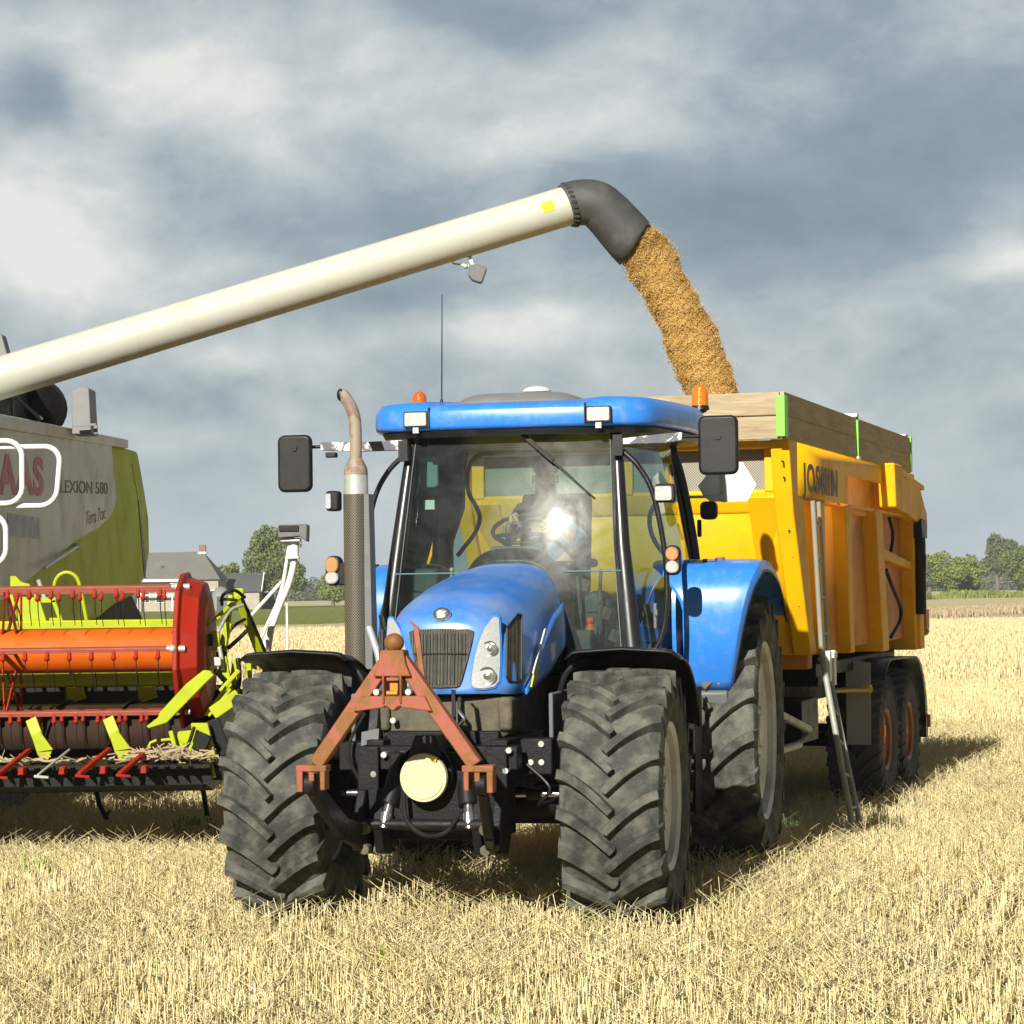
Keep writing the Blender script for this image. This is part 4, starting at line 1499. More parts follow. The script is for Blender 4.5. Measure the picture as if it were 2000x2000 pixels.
mb.build('bracket', 'grey_pl', lk)

# ---- rusty A-frame coupler
ya = -1.38
mb = MB()
for sd in (1, -1):
    mb.bar((sd * .035, ya + .01, 1.525), (sd * .425, ya, .985), .076, .07, up=(0, 1, 0))
mb.prism([(-.075, 1.50), (-.06, 1.575), (.06, 1.575), (.075, 1.50), (.10, 1.44), (-.10, 1.44)], 'y', ya - .055, ya + .055)
mb.prism([(-.16, 1.335), (.16, 1.335), (.10, 1.30), (.03, 1.285), (0, 1.26), (-.03, 1.285), (-.10, 1.30)], 'y', ya - .05, ya + .05)
mb.prism([(-.17, 1.34), (-.03, 1.34), (-.045, 1.28), (-.21, 1.26)], 'y', ya - .052, ya + .048)
mb.prism([(.17, 1.34), (.03, 1.34), (.045, 1.28), (.21, 1.26)], 'y', ya - .052, ya + .048)
mb.bb(-.052, -.040, ya - .06, ya + .06, 1.30, 1.46).bb(.040, .052, ya - .06, ya + .06, 1.30, 1.46)
mb.bb(-.035, .035, ya - .045, ya + .04, 1.415, 1.435).bb(-.035, .035, ya - .045, ya + .04, 1.33, 1.345)
for sd in (1, -1):
    mb.bb(sd * .36, sd * .525, ya - .045, ya + .045, .950, .985)
    mb.bb(sd * .368, sd * .396, ya - .045, ya + .04, .855, .955).bb(sd * .488, sd * .522, ya - .045, ya + .04, .845, .955)
    mb.bb(sd * .425, sd * .455, ya - .05, ya - .03, .87, .95)
af = mb.build('coupling_frame', 'rusty', TR, bevel=.006)
MB().sphere((0, ya, 1.612), .052, 20, 14, (1, .9, .95)).build('top_ball', 'rusty', af)
MB().bb(-.022, .022, ya - .02, ya + .02, 1.345, 1.415).cyl((-.03, ya - .05, 1.355), (.03, ya - .05, 1.355), .012).build('catch', 'ochre', af, bevel=.004)
MB().cyl((-.085, ya - .055, 1.36), (-.085, ya + .055, 1.36), .016).cyl((.085, ya - .055, 1.36), (.085, ya + .055, 1.36), .016).split('bolt', 'galv', af)
MB().bar((.13, ya + .10, 1.36), (.085, ya + .12, 1.69), .028, .016, up=(0, 1, 0)).cyl((.055, ya + .12, 1.72), (.095, ya + .12, 1.68), .007, n=8).build('release_lever', 'rusty', af, bevel=.004)

# ---- front mudguards
for sd in (1, -1):
    mb = MB()
    cy_, cz_ = 0.0, R1
    x0, x1 = .955 - .315, .955 + .325

    def ff(u, v, sd=sd):
        a = R_(80 + 72 * v)
        r_ = .835 - .02 * abs(u - .5) * 2
        x_ = x0 + (x1 - x0) * u
        lip = .035 * max(0, (abs(u - .5) * 2 - .86) / .14)
        r_ -= lip
        if v < .06:
            r_ += .02
        return (sd * x_, cy_ - r_ * math.cos(a), cz_ + r_ * math.sin(a) - .02)
    mb.grid(ff, 16, 18)
    fo = mb.build('front_mudguard', 'black', TR, smooth=40, solid=.012, bevel=0)
    fo.location = (sd * .955 - sd * .955, 0, 0)
    mb = MB()
    mb.tube(smooth_path([(sd * .60, .05, .80), (sd * .56, .05, 1.15), (sd * .60, .05, 1.38), (sd * .72, .05, 1.485)], 6), .018, 8)
    mb.build('mudguard_stay', 'black', fo)
# grey inner panel seen by the front right wheel
MB().bb(.56, .585, -.22, .28, .86, 1.30).bb(-.585, -.56, -.22, .28, .86, 1.30).split('splash_panel', 'grey_pl', TR, bevel=.01)

# ---- cab structure
def ws_y(x_, z_):
    return 1.175 + (z_ - 1.45) * WS_T - WS_B * (1 - (x_ / .8) ** 2) - .035 * (1 - ((z_ - 2.17) / .72) ** 2)


WS_T = math.tan(R_(12.0))
WS_B = .060


def ws_half(z_):
    return .775 - (z_ - 1.45) / 1.43 * .105


mb = MB()
mb.grid(lambda u, v: ((2 * u - 1) * ws_half(1.45 + 1.43 * v), ws_y((2 * u - 1) * ws_half(1.45 + 1.43 * v), 1.45 + 1.43 * v), 1.45 + 1.43 * v), 28, 10)
wso = mb.build('windscreen', 'windscreen', TR, smooth=60)
# wiper
def wsp(x_, z_, d=.03):
    return Vector((x_, ws_y(x_, z_) - d, z_))


mb = MB()
mb.bar(wsp(.045, 2.885, .04), wsp(.285, 2.675, .045), .030, .02, up=(0, 1, 0), w2=.022)
mb.bar(wsp(.285, 2.675, .04), wsp(.54, 2.445, .03), .016, .012, up=(0, 1, 0), w2=.006)
mb.bar(wsp(.17, 2.765, .02), wsp(.55, 2.435, .015), .009, .012, up=(0, 1, 0))
mb.cyl(wsp(.045, 2.885, .06), wsp(.045, 2.885, .0), .03, n=14)
mb.build('wiper', 'black', wso)
mb = MB()
zs_ = 1.985
mb.tube([wsp(x_, zs_, .004) for x_ in np.linspace(-.72, -.30, 6)], .005, 6).tube([wsp(x_, zs_, .004) for x_ in np.linspace(.36, .73, 6)], .005, 6)
mb.split('glass_joint', 'teal', wso)

mb = MB()
for sd in (1, -1):
    pa = Vector((sd * .655, ws_y(.66, 2.88) + .03, 2.885))
    pb = Vector((sd * .715, ws_y(.72, 2.15) + .03, 2.15))
    pc = Vector((sd * .795, ws_y(.78, 1.42) + .05, 1.40))
    mb.tube([pa, pb, pc], [.036, .050, .066], 14)
    # C pillars and rear uprights
    mb.tube(smooth_path([(sd * .75, 3.0, 2.90), (sd * .83, 3.02, 2.6), (sd * .90, 3.02, 2.2), (sd * .93, 3.0, 1.95)], 4), .035, 8)
    mb.tube(smooth_path([(sd * .70, 3.12, 2.90), (sd * .77, 3.14, 2.6), (sd * .84, 3.14, 2.2), (sd * .86, 3.1, 1.9)], 4), .020, 8)
    mb.bar((sd * .66, 1.5, 2.89), (sd * .76, 3.05, 2.90), .05, .06)
    mb.bar((sd * .80, 1.25, 1.40), (sd * .93, 2.0, 1.32), .05, .08)
mb.bar((-.66, 1.44, 2.895), (.66, 1.44, 2.895), .05, .07)
mb.tube([wsp(x_, 2.875, -.01) for x_ in np.linspace(-.66, .66, 11)], .032, 8)
mb.bar((-.76, 3.05, 2.90), (.76, 3.05, 2.90), .06, .06)
mb.bb(-.85, .85, 3.0, 3.08, 1.50, 1.62)
mb.build('cab_frame', 'black_gloss', TR, smooth=45, bevel=.006)
# thin bright edge seals along the A pillars
for sd in (1, -1):
    MB().tube([(sd * .625, ws_y(.64, 2.87) - .012, 2.87), (sd * .672, ws_y(.69, 2.15) - .018, 2.15), (sd * .735, ws_y(.74, 1.42) - .02, 1.42)], .0035, 6).build('pillar_seal', 'grey_pl', TR)
# cab floor, firewall
mb = MB()
mb.bb(-.78, .78, 1.35, 3.05, 1.30, 1.36)
mb.bb(-.50, .50, 1.36, 1.50, 1.36, 1.62)
mb.build('cab_floor', 'darkgreen', TR, bevel=.01)
# side glass with door
for sd in (1, -1):
    mb = MB()

    def sg_(u, v, sd=sd):
        z_ = 1.40 + 1.48 * v
        xa = (.80 - (z_ - 1.4) / 1.48 * .13)
        ya_ = ws_y(.72, z_) + .06
        xb = (.94 - max(0, z_ - 1.9) / .98 * .17)
        yb = 3.0
        bul = .05 * math.sin(math.pi * u)
        return (sd * (xa + (xb - xa) * u + bul), ya_ + (yb - ya_) * u, z_)
    mb.grid(sg_, 14, 10)
    dr = mb.build('door_glass', 'sideglass', TR, smooth=60)
    mb = MB()
    mb.bb(sd * .855, sd * .875, 1.60, 1.66, 1.62, 1.78).bb(sd * .865, sd * .885, 1.58, 1.60, 1.70, 1.74)
    mb.build('door_handle', 'grey_pl', dr, bevel=.006)
    MB().bb(sd * .835, sd * .845, 1.50, 1.535, 1.47, 1.525).build('sticker', 'white', dr)
# rear window
mb = MB()
mb.grid(lambda u, v: ((2 * u - 1) * (.86 - .12 * v), 3.07, 1.62 + 1.26 * v), 4, 4)
mb.build('rear_glass', 'sideglass', TR)
mb = MB()
mb.tube(smooth_path([(-.10, 3.0, 2.845), (-.40, 3.0, 2.842), (-.60, 3.0, 2.82), (-.675, 3.0, 2.72), (-.675, 3.0, 2.57), (-.62, 3.0, 2.46), (-.595, 3.0, 2.38), (-.63, 3.0, 2.28), (-.71, 3.0, 2.18), (-.76, 3.0, 2.12)], 5), .016, 8)
mb.tube(smooth_path([(.66, 2.8, 2.62), (.70, 2.8, 2.50), (.64, 2.8, 2.36), (.66, 2.8, 2.22), (.74, 2.8, 2.10), (.84, 2.8, 2.02)], 5), .016, 8)
mb.split('cab_hose', 'black', TR)
# dark trim post behind the operator's right hand + consoles
mb = MB()
mb.prism([(-.90, 1.40), (-.76, 1.40), (-.78, 2.20), (-.69, 2.45), (-.68, 2.86), (-.80, 2.88)], 'y', 2.86, 2.98)
mb.prism([(2.45, 1.40), (2.95, 1.40), (2.95, 2.80), (2.75, 2.80), (2.62, 2.3)], 'x', -.84, -.80)
mb.bb(-.72, -.42, 1.85, 2.6, 1.36, 1.92)
mb.bb(-.80, -.50, 1.45, 1.72, 1.36, 2.02)
mb.build('cab_trim', 'darkgreen', TR, bevel=.02)
mb = MB()
for (x_, z_) in ((-.66, 1.99), (-.60, 1.96), (-.55, 2.0)):
    mb.tube([(x_, 1.95, 1.85), (x_ + .02, 1.93, z_)], [.012, .010], 8).sphere((x_ + .02, 1.93, z_ + .012), .018, 10, 8)
mb.build('control_lever', 'galv', TR)
MB().prism(rrect(.13, .20, .03, 4, (-.60, 2.64)), 'y', 1.62, 1.645).build('interior_mirror', 'teal', TR, bevel=.008)
MB().bar((-.60, 1.63, 2.74), (-.60, 1.6, 2.88), .012, .012).build('mirror_stalk', 'black', TR)
# narrow sun-faded strip inside the left pillar
MB().prism([(-.745, 2.35), (-.70, 2.36), (-.665, 2.62), (-.675, 2.74)], 'y', 1.50, 1.506).prism([(-.755, 2.02), (-.715, 2.02), (-.71, 2.18), (-.745, 2.18)], 'y', 1.42, 1.426).split('pillar_sticker', 'teal', TR)
MB().bb(-.625, -.555, 1.60, 1.603, 2.40, 2.46).build('notice', 'cgrey', TR)
# dashboard and steering wheel
mb = MB()
mb.prism([(1.42, 1.36), (1.62, 1.36), (1.70, 1.9), (1.68, 2.12), (1.50, 2.16), (1.42, 2.05)], 'x', -.17, .17)
mb.build('dashboard', 'grey_pl', TR, bevel=.03, seg=3)
sw = MB()
nn_ = 40
ring = [(.20 * math.cos(2 * math.pi * k / nn_), .20 * math.sin(2 * math.pi * k / nn_), 0) for k in range(nn_ + 1)]
sw.tube(ring, .014, 8, cap=False)
for k in range(3):
    a = R_(90 + 120 * k)
    sw.bar((0, 0, -.03), (.19 * math.cos(a), .19 * math.sin(a), 0), .03, .012)
sw.cyl((0, 0, -.05), (0, 0, -.01), .05).cyl((0, 0, -.28), (0, 0, -.04), .03)
swo = sw.build('steering_wheel', 'black', TR)
swo.location = (-.03, 1.86, 2.27)
swo.rotation_euler = (R_(28), 0, 0)
# seat
mb = MB()
mb.prism(rrect(.50, .14, .05, 4, (0, 1.86)), 'y', 2.12, 2.62)
mb.prism([(2.60, 1.82), (2.74, 1.84), (2.86, 2.50), (2.76, 2.54), (2.66, 2.2)], 'x', -.24, .24)
mb.bb(-.14, .14, 2.2, 2.55, 1.36, 1.80)
mb.bb(-.32, -.26, 2.2, 2.62, 2.02, 2.08).bb(.26, .32, 2.2, 2.62, 2.02, 2.08)
mb.build('seat', 'seat', TR, bevel=.03, seg=3)
MB().prism([(.30, 1.36), (.52, 1.36), (.56, 1.80), (.47, 1.87), (.33, 1.80)], 'y', 1.7, 2.0).build('gear_console', 'darkgreen', TR, bevel=.02)
MB().cyl((.47, 1.50, 1.62), (.47, 1.50, 1.66), .035, .02).sphere((.47, 1.5, 1.675), .028).build('orange_knob', 'redamber', TR)
mb = MB()
for (x_, y_, z_, s_) in ((.45, 1.55, 1.55, .07), (.55, 1.62, 1.72, .05), (.40, 1.7, 1.9, .05), (.62, 1.5, 1.58, .05)):
    mb.box((x_, y_, z_), (s_, s_, s_ * 1.5), (10, 20, 30))
mb.bar((.5, 1.6, 1.5), (.52, 1.62, 2.0), .02, .02).bar((.40, 1.62, 1.45), (.37, 1.6, 1.96), .018, .018)
mb.build('pedal_gear', 'dirty_cast', TR, bevel=.006)

# ---- roof
half_o = [(0, 1.255), (.30, 1.262), (.53, 1.285), (.76, 1.335), (.885, 1.44), (.95, 1.66), (1.0, 2.0), (1.04, 2.45), (1.03, 2.85), (.96, 3.08), (.80, 3.17), (.4, 3.20), (0, 3.21)]
outl = [Vector((x_, y_, 0)) for x_, y_ in half_o] + [Vector((-x_, y_, 0)) for x_, y_ in reversed(half_o[1:-1])]
outl = smooth_path(outl, 4, closed=True)[:-1]
cen = Vector((0, 2.25, 0))
LV = [(.90, 2.883), (.975, 2.888), (.993, 2.898), (1.0, 2.912), (1.001, 2.955), (.998, 3.000), (.990, 3.020), (.965, 3.038), (.92, 3.048), (.80, 3.062), (.60, 3.085), (.35, 3.10), (.12, 3.108)]
vs, fs = [], []
no = len(outl)
for s_, z_ in LV:
    for p in outl:
        q = cen + (p - cen) * s_
        rise = .035 * (1 if abs(q.x) > .56 else max(0, (abs(q.x) - .50) / .06)) * (1 if z_ > 3.03 else 0)
        vs.append((q.x, q.y, z_ + rise * .6 + (q.y - 1.3) * .010))
for j in range(len(LV) - 1):
    for i in range(no):
        i2 = (i + 1) % no
        fs.append((j * no + i, j * no + i2, (j + 1) * no + i2, (j + 1) * no + i))
fs.append(tuple((len(LV) - 1) * no + i for i in range(no)))
fs.append(tuple(range(no - 1, -1, -1)))
rfo = MB().add(vs, fs).build('roof', 'blue', TR, smooth=50)
mb = MB()
vs, fs = [], []
for s_, z_ in ((.955, 2.845), (.972, 2.8835)):
    for p in outl:
        q = cen + (p - cen) * s_
        vs.append((q.x * .985, q.y + .005, z_))
for i in range(no):
    i2 = (i + 1) % no
    fs.append((i, i2, no + i2, no + i))
fs += [tuple(range(no)), tuple(range(2 * no - 1, no - 1, -1))]
mb.add(vs, fs).build('roof_lining', 'black', rfo, smooth=0)
mb = MB()
mb.grid(lambda u, v: ((2 * u - 1) * (.43 + .05 * v), 1.42 + 1.3 * v, 3.035 + .095 * (1 - (2 * u - 1) ** 6) * min(1, v * 6)), 20, 12)
mb.build('roof_hatch', 'steelgrey', rfo, smooth=50, solid=.01)
for sx in (-.50, .50):
    MB().bb(sx - .004, sx + .004, 1.262, 1.31, 2.895, 3.03).build('roof_seam', 'black', rfo)
for sx in (-.585, .585):
    yy = 1.272
    f_ = MB().prism(rrect(.160, .105, .012, 3, (sx, 2.955)), 'y', yy, yy + .08).build('work_light', 'black', rfo, bevel=.004)
    MB().prism(rrect(.142, .086, .010, 3, (sx, 2.957)), 'y', yy - .012, yy + .01).build('lens', 'lens', f_, bevel=.003)
    MB().bb(sx - .018, sx + .018, yy - .004, yy + .02, 2.87, 2.905).build('light_bracket', 'galv', f_)
# GPS dome
MB().lathe([(0, .068), (.045, .072), (.052, .098), (.060, .100), (.078, .080), (.088, .045), (.092, .001)], 'z', (-.12, 2.75, 3.178), 32).build('gps_dome', 'whitegloss', rfo)
MB().bb(.0, .10, 2.72, 2.80, 3.13, 3.178).build('dome_plate', 'grey_pl', rfo)
# antenna
MB().tube([(-.50, 1.60, 3.04), (-.50, 1.60, 3.08), (-.498, 1.60, 3.11)], [.022, .014, .006], 10).tube([(-.498, 1.60, 3.11), (-.492, 1.60, 3.45), (-.487, 1.60, 3.78)], [.0045, .0038, .0028], 8).build('antenna', 'black', rfo)
# beacons
def beacon(c, parent, label, h=.135, r=.052, m_='amber'):
    g = MB().cyl(c, (c[0], c[1], c[2] + .03), r * 1.12, r * 1.02, 24).build('beacon', 'black', parent)
    g['label'] = label
    z0 = c[2] + .03
    MB().lathe([(z0, r), (z0 + h * .55, r * .97), (z0 + h * .8, r * .80), (z0 + h * .95, r * .45), (z0 + h, .001)], 'z', (c[0], c[1], 0), 28).build('beacon_dome', m_, g, smooth=60)
    return g


bl = beacon((-.90, 2.55, 3.115), rfo, 'low red-orange beacon on the left of the cab roof', .10, .050, 'redamber')
br_ = beacon((.94, 3.20, 3.105), TR, 'tall amber beacon on a stalk at the right of the cab roof', .150, .058)
MB().bar((.94, 3.20, 2.98), (.94, 3.20, 3.11), .02, .02).bar((.88, 3.05, 2.98), (.94, 3.20, 3.0), .03, .02).sphere((.94, 3.20, 3.105), .05, 16, 8, (1, 1, .5)).build('beacon_stalk', 'black', br_)

# ---- mirrors on their arms
for sd, xm, zm, wm in ((1, 1.325, 2.745, .245), (-1, -1.392, 2.700, .225)):
    yy = 1.30
    mb = MB()
    a0_, a1_ = sd * .70, sd * (1.09 if sd > 0 else 1.24)
    mb.prism([(a0_, 2.770), (a0_, 2.835 if sd < 0 else 2.805), (sd * .98, 2.830), (a1_, 2.835), (a1_, 2.785), (sd * .98, 2.770)], 'y', yy + .06, yy + .10)
    ar = mb.build('mirror_arm', 'chip', TR, bevel=.004)
    MB().tube([(a1_ - sd * .03, yy + .08, 2.808), (xm + sd * .01, yy + .04, 2.806)], .011, 10).bb(sd * .66, sd * .72, yy + .04, yy + .12, 2.70, 2.83).cyl((xm, yy - .03, 2.80), (xm, yy + .05, 2.80), .022).split('arm_rod', 'black', ar)
    mr_ = MB().prism(rrect(wm, .365, .045, 6, (xm, zm)), 'y', yy - .02, yy + .035).build('mirror', 'black', TR, bevel=.018, seg=3)
    MB().prism(rrect(wm - .03, .335, .035, 5, (xm, zm)), 'y', yy + .036, yy + .039).build('mirror_glass', 'chrome', mr_)
MB().bb(-1.20, -1.13, 1.33, 1.38, 2.735, 2.768).build('camera_box', 'black', TR, bevel=.006)

# ---- tubular brackets with lamps
for sd in (1, -1):
    pth = smooth_path([(sd * .70, 1.40, 2.74), (sd * .80, 1.40, 2.645), (sd * .885, 1.40, 2.50), (sd * .935, 1.40, 2.30), (sd * .97, 1.40, 2.05), (sd * .975, 1.40, 1.80), (sd * .95, 1.40, 1.62), (sd * .90, 1.40, 1.50), (sd * .82, 1.40, 1.44)], 6)
    hb = MB().tube(pth, .017, 10).build('grab_rail', 'black_gloss', TR)
    if sd > 0:
        wl = MB().prism(rrect(.125, .115, .02, 4, (.985, 2.460)), 'y', 1.33, 1.39).build('work_light', 'black', TR, bevel=.01)
        MB().prism(rrect(.105, .090, .015, 4, (.975, 2.458)), 'y', 1.318, 1.335).build('lens', 'lens', wl, bevel=.004)
        ind = MB().prism(rrect(.10, .185, .045, 6, (1.022, 2.045)), 'y', 1.34, 1.40).build('marker_light', 'black', TR, bevel=.008)
        MB().prism(rrect(.082, .085, .038, 6, (1.022, 2.085)), 'y', 1.318, 1.345).build('orange_lens', 'lens_o', ind, bevel=.008)
        MB().prism(rrect(.082, .078, .036, 6, (1.022, 2.003)), 'y', 1.318, 1.345).build('clear_lens', 'lens', ind, bevel=.008)
    else:
        wl = MB().prism(rrect(.085, .125, .02, 4, (-1.02, 2.44)), 'y', .88, .96).build('work_light', 'black', TR, bevel=.012)
        MB().prism(rrect(.035, .095, .012, 4, (-1.042, 2.438)), 'y', .868, .885).build('lens', 'lens', wl, bevel=.004)
        ind = MB().prism(rrect(.10, .185, .045, 6, (-1.035, 2.01)), 'y', .93, 1.0).bb(-1.0, -.93, .93, .99, 1.92, 2.06).build('marker_light', 'black', TR, bevel=.008)
        MB().prism(rrect(.086, .100, .040, 6, (-1.038, 2.045)), 'y', .905, .935).build('orange_lens', 'lens_o', ind, bevel=.008)
        MB().prism(rrect(.086, .075, .036, 6, (-1.038, 1.965)), 'y', .905, .935).build('clear_lens', 'lens', ind, bevel=.008)
# small lamp behind the right C pillar
MB().prism(rrect(.115, .125, .035, 5, (1.02, 2.40)), 'y', 2.95, 3.03).bar((.95, 3.0, 2.34), (.95, 3.0, 2.22), .03, .03).build('rear_lamp', 'black', TR, bevel=.01)
# slow vehicle plate (its white back) behind the right rear of the cab
hx = [(.92, 2.575), (.955, 2.51), (1.005, 2.465), (1.262, 2.465), (1.325, 2.580), (1.235, 2.73), (1.06, 2.75)]
MB().prism(hx, 'y', 3.16, 3.166).build('slow_vehicle_plate', 'white', TR).parent = TR
MB().bb(1.085, 1.12, 3.145, 3.158, 2.46, 2.72).bar((.85, 3.12, 2.50), (1.10, 3.15, 2.50), .02, .02).build('plate_bracket', 'galv', TR)

# ---- exhaust
ex = (-.885, .95)
mb = MB()
n_ = 32
gd_ = MB().grid(lambda u, v: (ex[0] + .080 * math.cos(2 * math.pi * u), ex[1] + .080 * math.sin(2 * math.pi * u), 1.34 + 1.14 * v), n_, 1)
go_ = gd_.build('exhaust_guard', 'exmesh', TR, smooth=60)
uvl = go_.data.uv_layers.new(name='UVMap')
for poly in go_.data.polygons:
    for li in poly.loop_indices:
        co = go_.data.vertices[go_.data.loops[li].vertex_index].co
        a = math.atan2(co.y - ex[1], co.x - ex[0]) / (2 * math.pi) % 1.0
        uvl.data[li].uv = (a * .50, (co.z - 1.34) * 1.0)
    us = [uvl.data[li].uv[0] for li in poly.loop_indices]
    if max(us) - min(us) > .25:
        for li in poly.loop_indices:
            if uvl.data[li].uv[0] < .25:
                uvl.data[li].uv[0] += .5
exo = MB().cyl((ex[0], ex[1], 1.30), (ex[0], ex[1], 2.49), .070).cyl((ex[0], ex[1], 2.48), (ex[0], ex[1], 2.61), .076, .074, 28).build('exhaust', 'galv', TR)
MB().tube([(ex[0], ex[1], 2.60), (ex[0], ex[1], 2.645), (ex[0], ex[1], 2.70)], [.075, .070, .042], 28).build('exhaust_cone', 'exh', exo)
pth = smooth_path([(ex[0], ex[1], 2.69), (ex[0] + .002, ex[1], 2.85), (ex[0] - .004, ex[1], 2.95), (ex[0] - .028, ex[1], 3.025), (ex[0] - .065, ex[1], 3.085), (ex[0] - .098, ex[1], 3.125)], 5)
MB().tube(pth, [.038] * (len(pth) - 5) + [.0375, .036, .034, .028, .018], 20).build('tail_pipe', 'exh', exo)
MB().sphere((ex[0] - .088, ex[1] - .018, 3.098), .030, 14, 10, (.8, .6, 1.3)).build('pipe_mouth', 'black', exo)
MB().prism([(-.83, 1.40), (-.775, 1.40), (-.79, 2.48), (-.822, 2.48)], 'y', .90, 1.02).build('exhaust_shield', 'grey_pl', exo, bevel=.004)
MB().tube(smooth_path([(-.70, .85, 1.20), (-.72, .85, 1.45), (-.76, .88, 1.56), (-.80, .9, 1.66)], 5), .022, 10).build('intake_hose', 'galv', exo)

# ---- rear fenders
for sd in (1, -1):
    prof = [(1.98, 1.22), (1.885, 1.45), (1.86, 1.70), (1.90, 1.90), (2.02, 2.015), (2.25, 2.05), (2.6, 2.045), (3.0, 1.985), (3.35, 1.86), (3.62, 1.68)]
    pp = smooth_path([Vector((0, a, c)) for a, c in prof], 3)
    xi = lambda v: 1.00 if v < .25 else 1.00 - .22 * min(1, (v - .25) / .2)
    xo = (lambda v: 1.27 + .20 * min(1, v / .42) - .02 * max(0, v - .6)) if sd > 0 else (lambda v: 1.13 + .03 * min(1, v / .4))

    def fen(u, v, sd=sd):
        i = v * (len(pp) - 1)
        k = min(int(i), len(pp) - 2)
        p = pp[k].lerp(pp[k + 1], i - k)
        a_, b_ = xi(v), xo(v)
        x_ = a_ + (b_ - a_) * min(1., u / .86)
        cpt = Vector((0, WB, R2))
        d_ = (p - cpt).normalized()
        drop = .028 * max(0, (u - .70) / .3) ** 1.5 + (.05 * (u - .86) / .14 if u > .86 else 0)
        p = p - d_ * drop
        return (sd * (x_ + (.012 * (u - .86) / .14 if u > .86 else 0)), p.y, p.z)
    mb = MB()
    mb.grid(fen, 20, 34)
    fo = mb.build('rear_fender', 'blue', TR, smooth=45, solid=.012)
    # inner blue wall of the fender against the cab
    mb = MB()
    poly = [(p.y, p.z) for p in pp] + [(3.45, 1.50), (2.8, 1.40), (2.2, 1.30)]
    mb.prism(poly, 'x', sd * .93, sd * .955)
    mb.build('fender_wall', 'blue', fo)
    MB().tube([fen(.995, v_) for v_ in np.linspace(0, 1, 30)], .010, 6).build('fender_edge', 'black', fo)
    mb = MB()
    mb.prism([(1.98, 1.22), (2.10, 1.20), (2.17, 1.02), (2.24, .78), (2.10, .76), (2.0, 1.0), (1.95, 1.20)], 'x', sd * 1.00, sd * 1.265)
    mb.build('fender_valance', 'grey_pl', fo, bevel=.012)
    MB().sphere((sd * 1.21, 1.965, 1.262), .012).build('reflector', 'redamber', fo)
    MB().cyl((sd * 1.20, 2.2, 2.05), (sd * 1.20, 2.2, 2.07), .03).bb(sd * 1.10, sd * 1.18, 2.1, 2.2, 2.045, 2.06).split('fender_fitting', 'grey_pl', fo)

# ---- driver in the cab
PE = thing('person', 'driver in a blue grey shirt seated in the tractor cab, hands on the steering wheel', 'person', (0, 0, 0))
PE.parent = None
PE.matrix_world = TR.matrix_basis @ Matrix.Translation((.02, 0, 0))


def skin_body(name, vs, es, rads, mt, parent, sub=2):
    me = bpy.data.meshes.new(name)
    me.from_pydata(vs, es, [])
    o = bpy.data.objects.new(name, me)
    COL.objects.link(o)
    o.parent = parent
    md = o.modifiers.new('skin', 'SKIN')
    md.use_smooth_shade = True
    for i, r in enumerate(rads):
        o.data.skin_vertices[0].data[i].radius = (r, r) if not isinstance(r, tuple) else r
    o.data.skin_vertices[0].data[0].use_root = True
    md2 = o.modifiers.new('sub', 'SUBSURF')
    md2.levels = sub
    md2.render_levels = sub
    me.materials.append(M[mt])
    return o


bv = [(0, 2.46, 1.98), (0, 2.45, 2.15), (0, 2.42, 2.32), (0, 2.38, 2.42), (0, 2.35, 2.50), (0, 2.33, 2.60), (0, 2.32, 2.69),
      (-.17, 2.39, 2.395), (-.25, 2.22, 2.20), (-.14, 1.98, 2.31), (-.13, 1.90, 2.335),
      (.17, 2.39, 2.395), (.26, 2.25, 2.18), (.17, 2.0, 2.27), (.14, 1.92, 2.30),
      (-.11, 2.40, 1.95), (-.14, 2.02, 1.97), (-.14, 1.95, 1.60), (-.14, 1.78, 1.42),
      (.11, 2.40, 1.95), (.14, 2.02, 1.97), (.14, 1.95, 1.60), (.14, 1.78, 1.42)]
be = [(0, 1), (1, 2), (2, 3), (3, 4), (4, 5), (5, 6), (3, 7), (7, 8), (8, 9), (9, 10), (3, 11), (11, 12), (12, 13), (13, 14),
      (0, 15), (15, 16), (16, 17), (17, 18), (0, 19), (19, 20), (20, 21), (21, 22)]
brd = [(.15, .11), (.15, .11), (.17, .11), (.10, .09), .058, (.078, .09), (.07, .08), .065, .048, .034, .026, .065, .048, .034, .026, .085, .065, .05, .045, .085, .065, .05, .045]
body = skin_body('body', bv, be, brd, 'skin', PE)
sv = [bv[0], bv[1], bv[2], bv[3], (0, 2.37, 2.455), bv[7], bv[8], (-.20, 2.12, 2.25), bv[11], bv[12], (.215, 2.12, 2.225)]
se = [(0, 1), (1, 2), (2, 3), (3, 4), (3, 5), (5, 6), (6, 7), (3, 8), (8, 9), (9, 10)]
skin_body('shirt', sv, se, [(.165, .125), (.165, .125), (.185, .125), (.115, .10), .066, .076, .060, .052, .076, .060, .052], 'cloth', PE)
tv = [bv[0], bv[15], bv[16], bv[17], bv[18], bv[19], bv[20], bv[21], bv[22]]
skin_body('trousers', tv, [(0, 1), (1, 2), (2, 3), (3, 4), (0, 5), (5, 6), (6, 7), (7, 8)], [(.16, .12), .094, .074, .06, .055, .094, .074, .06, .055], 'seat', PE)
MB().sphere((0, 2.345, 2.70), .098, 20, 14, (.88, 1.05, .85)).build('hair', 'cap', PE)
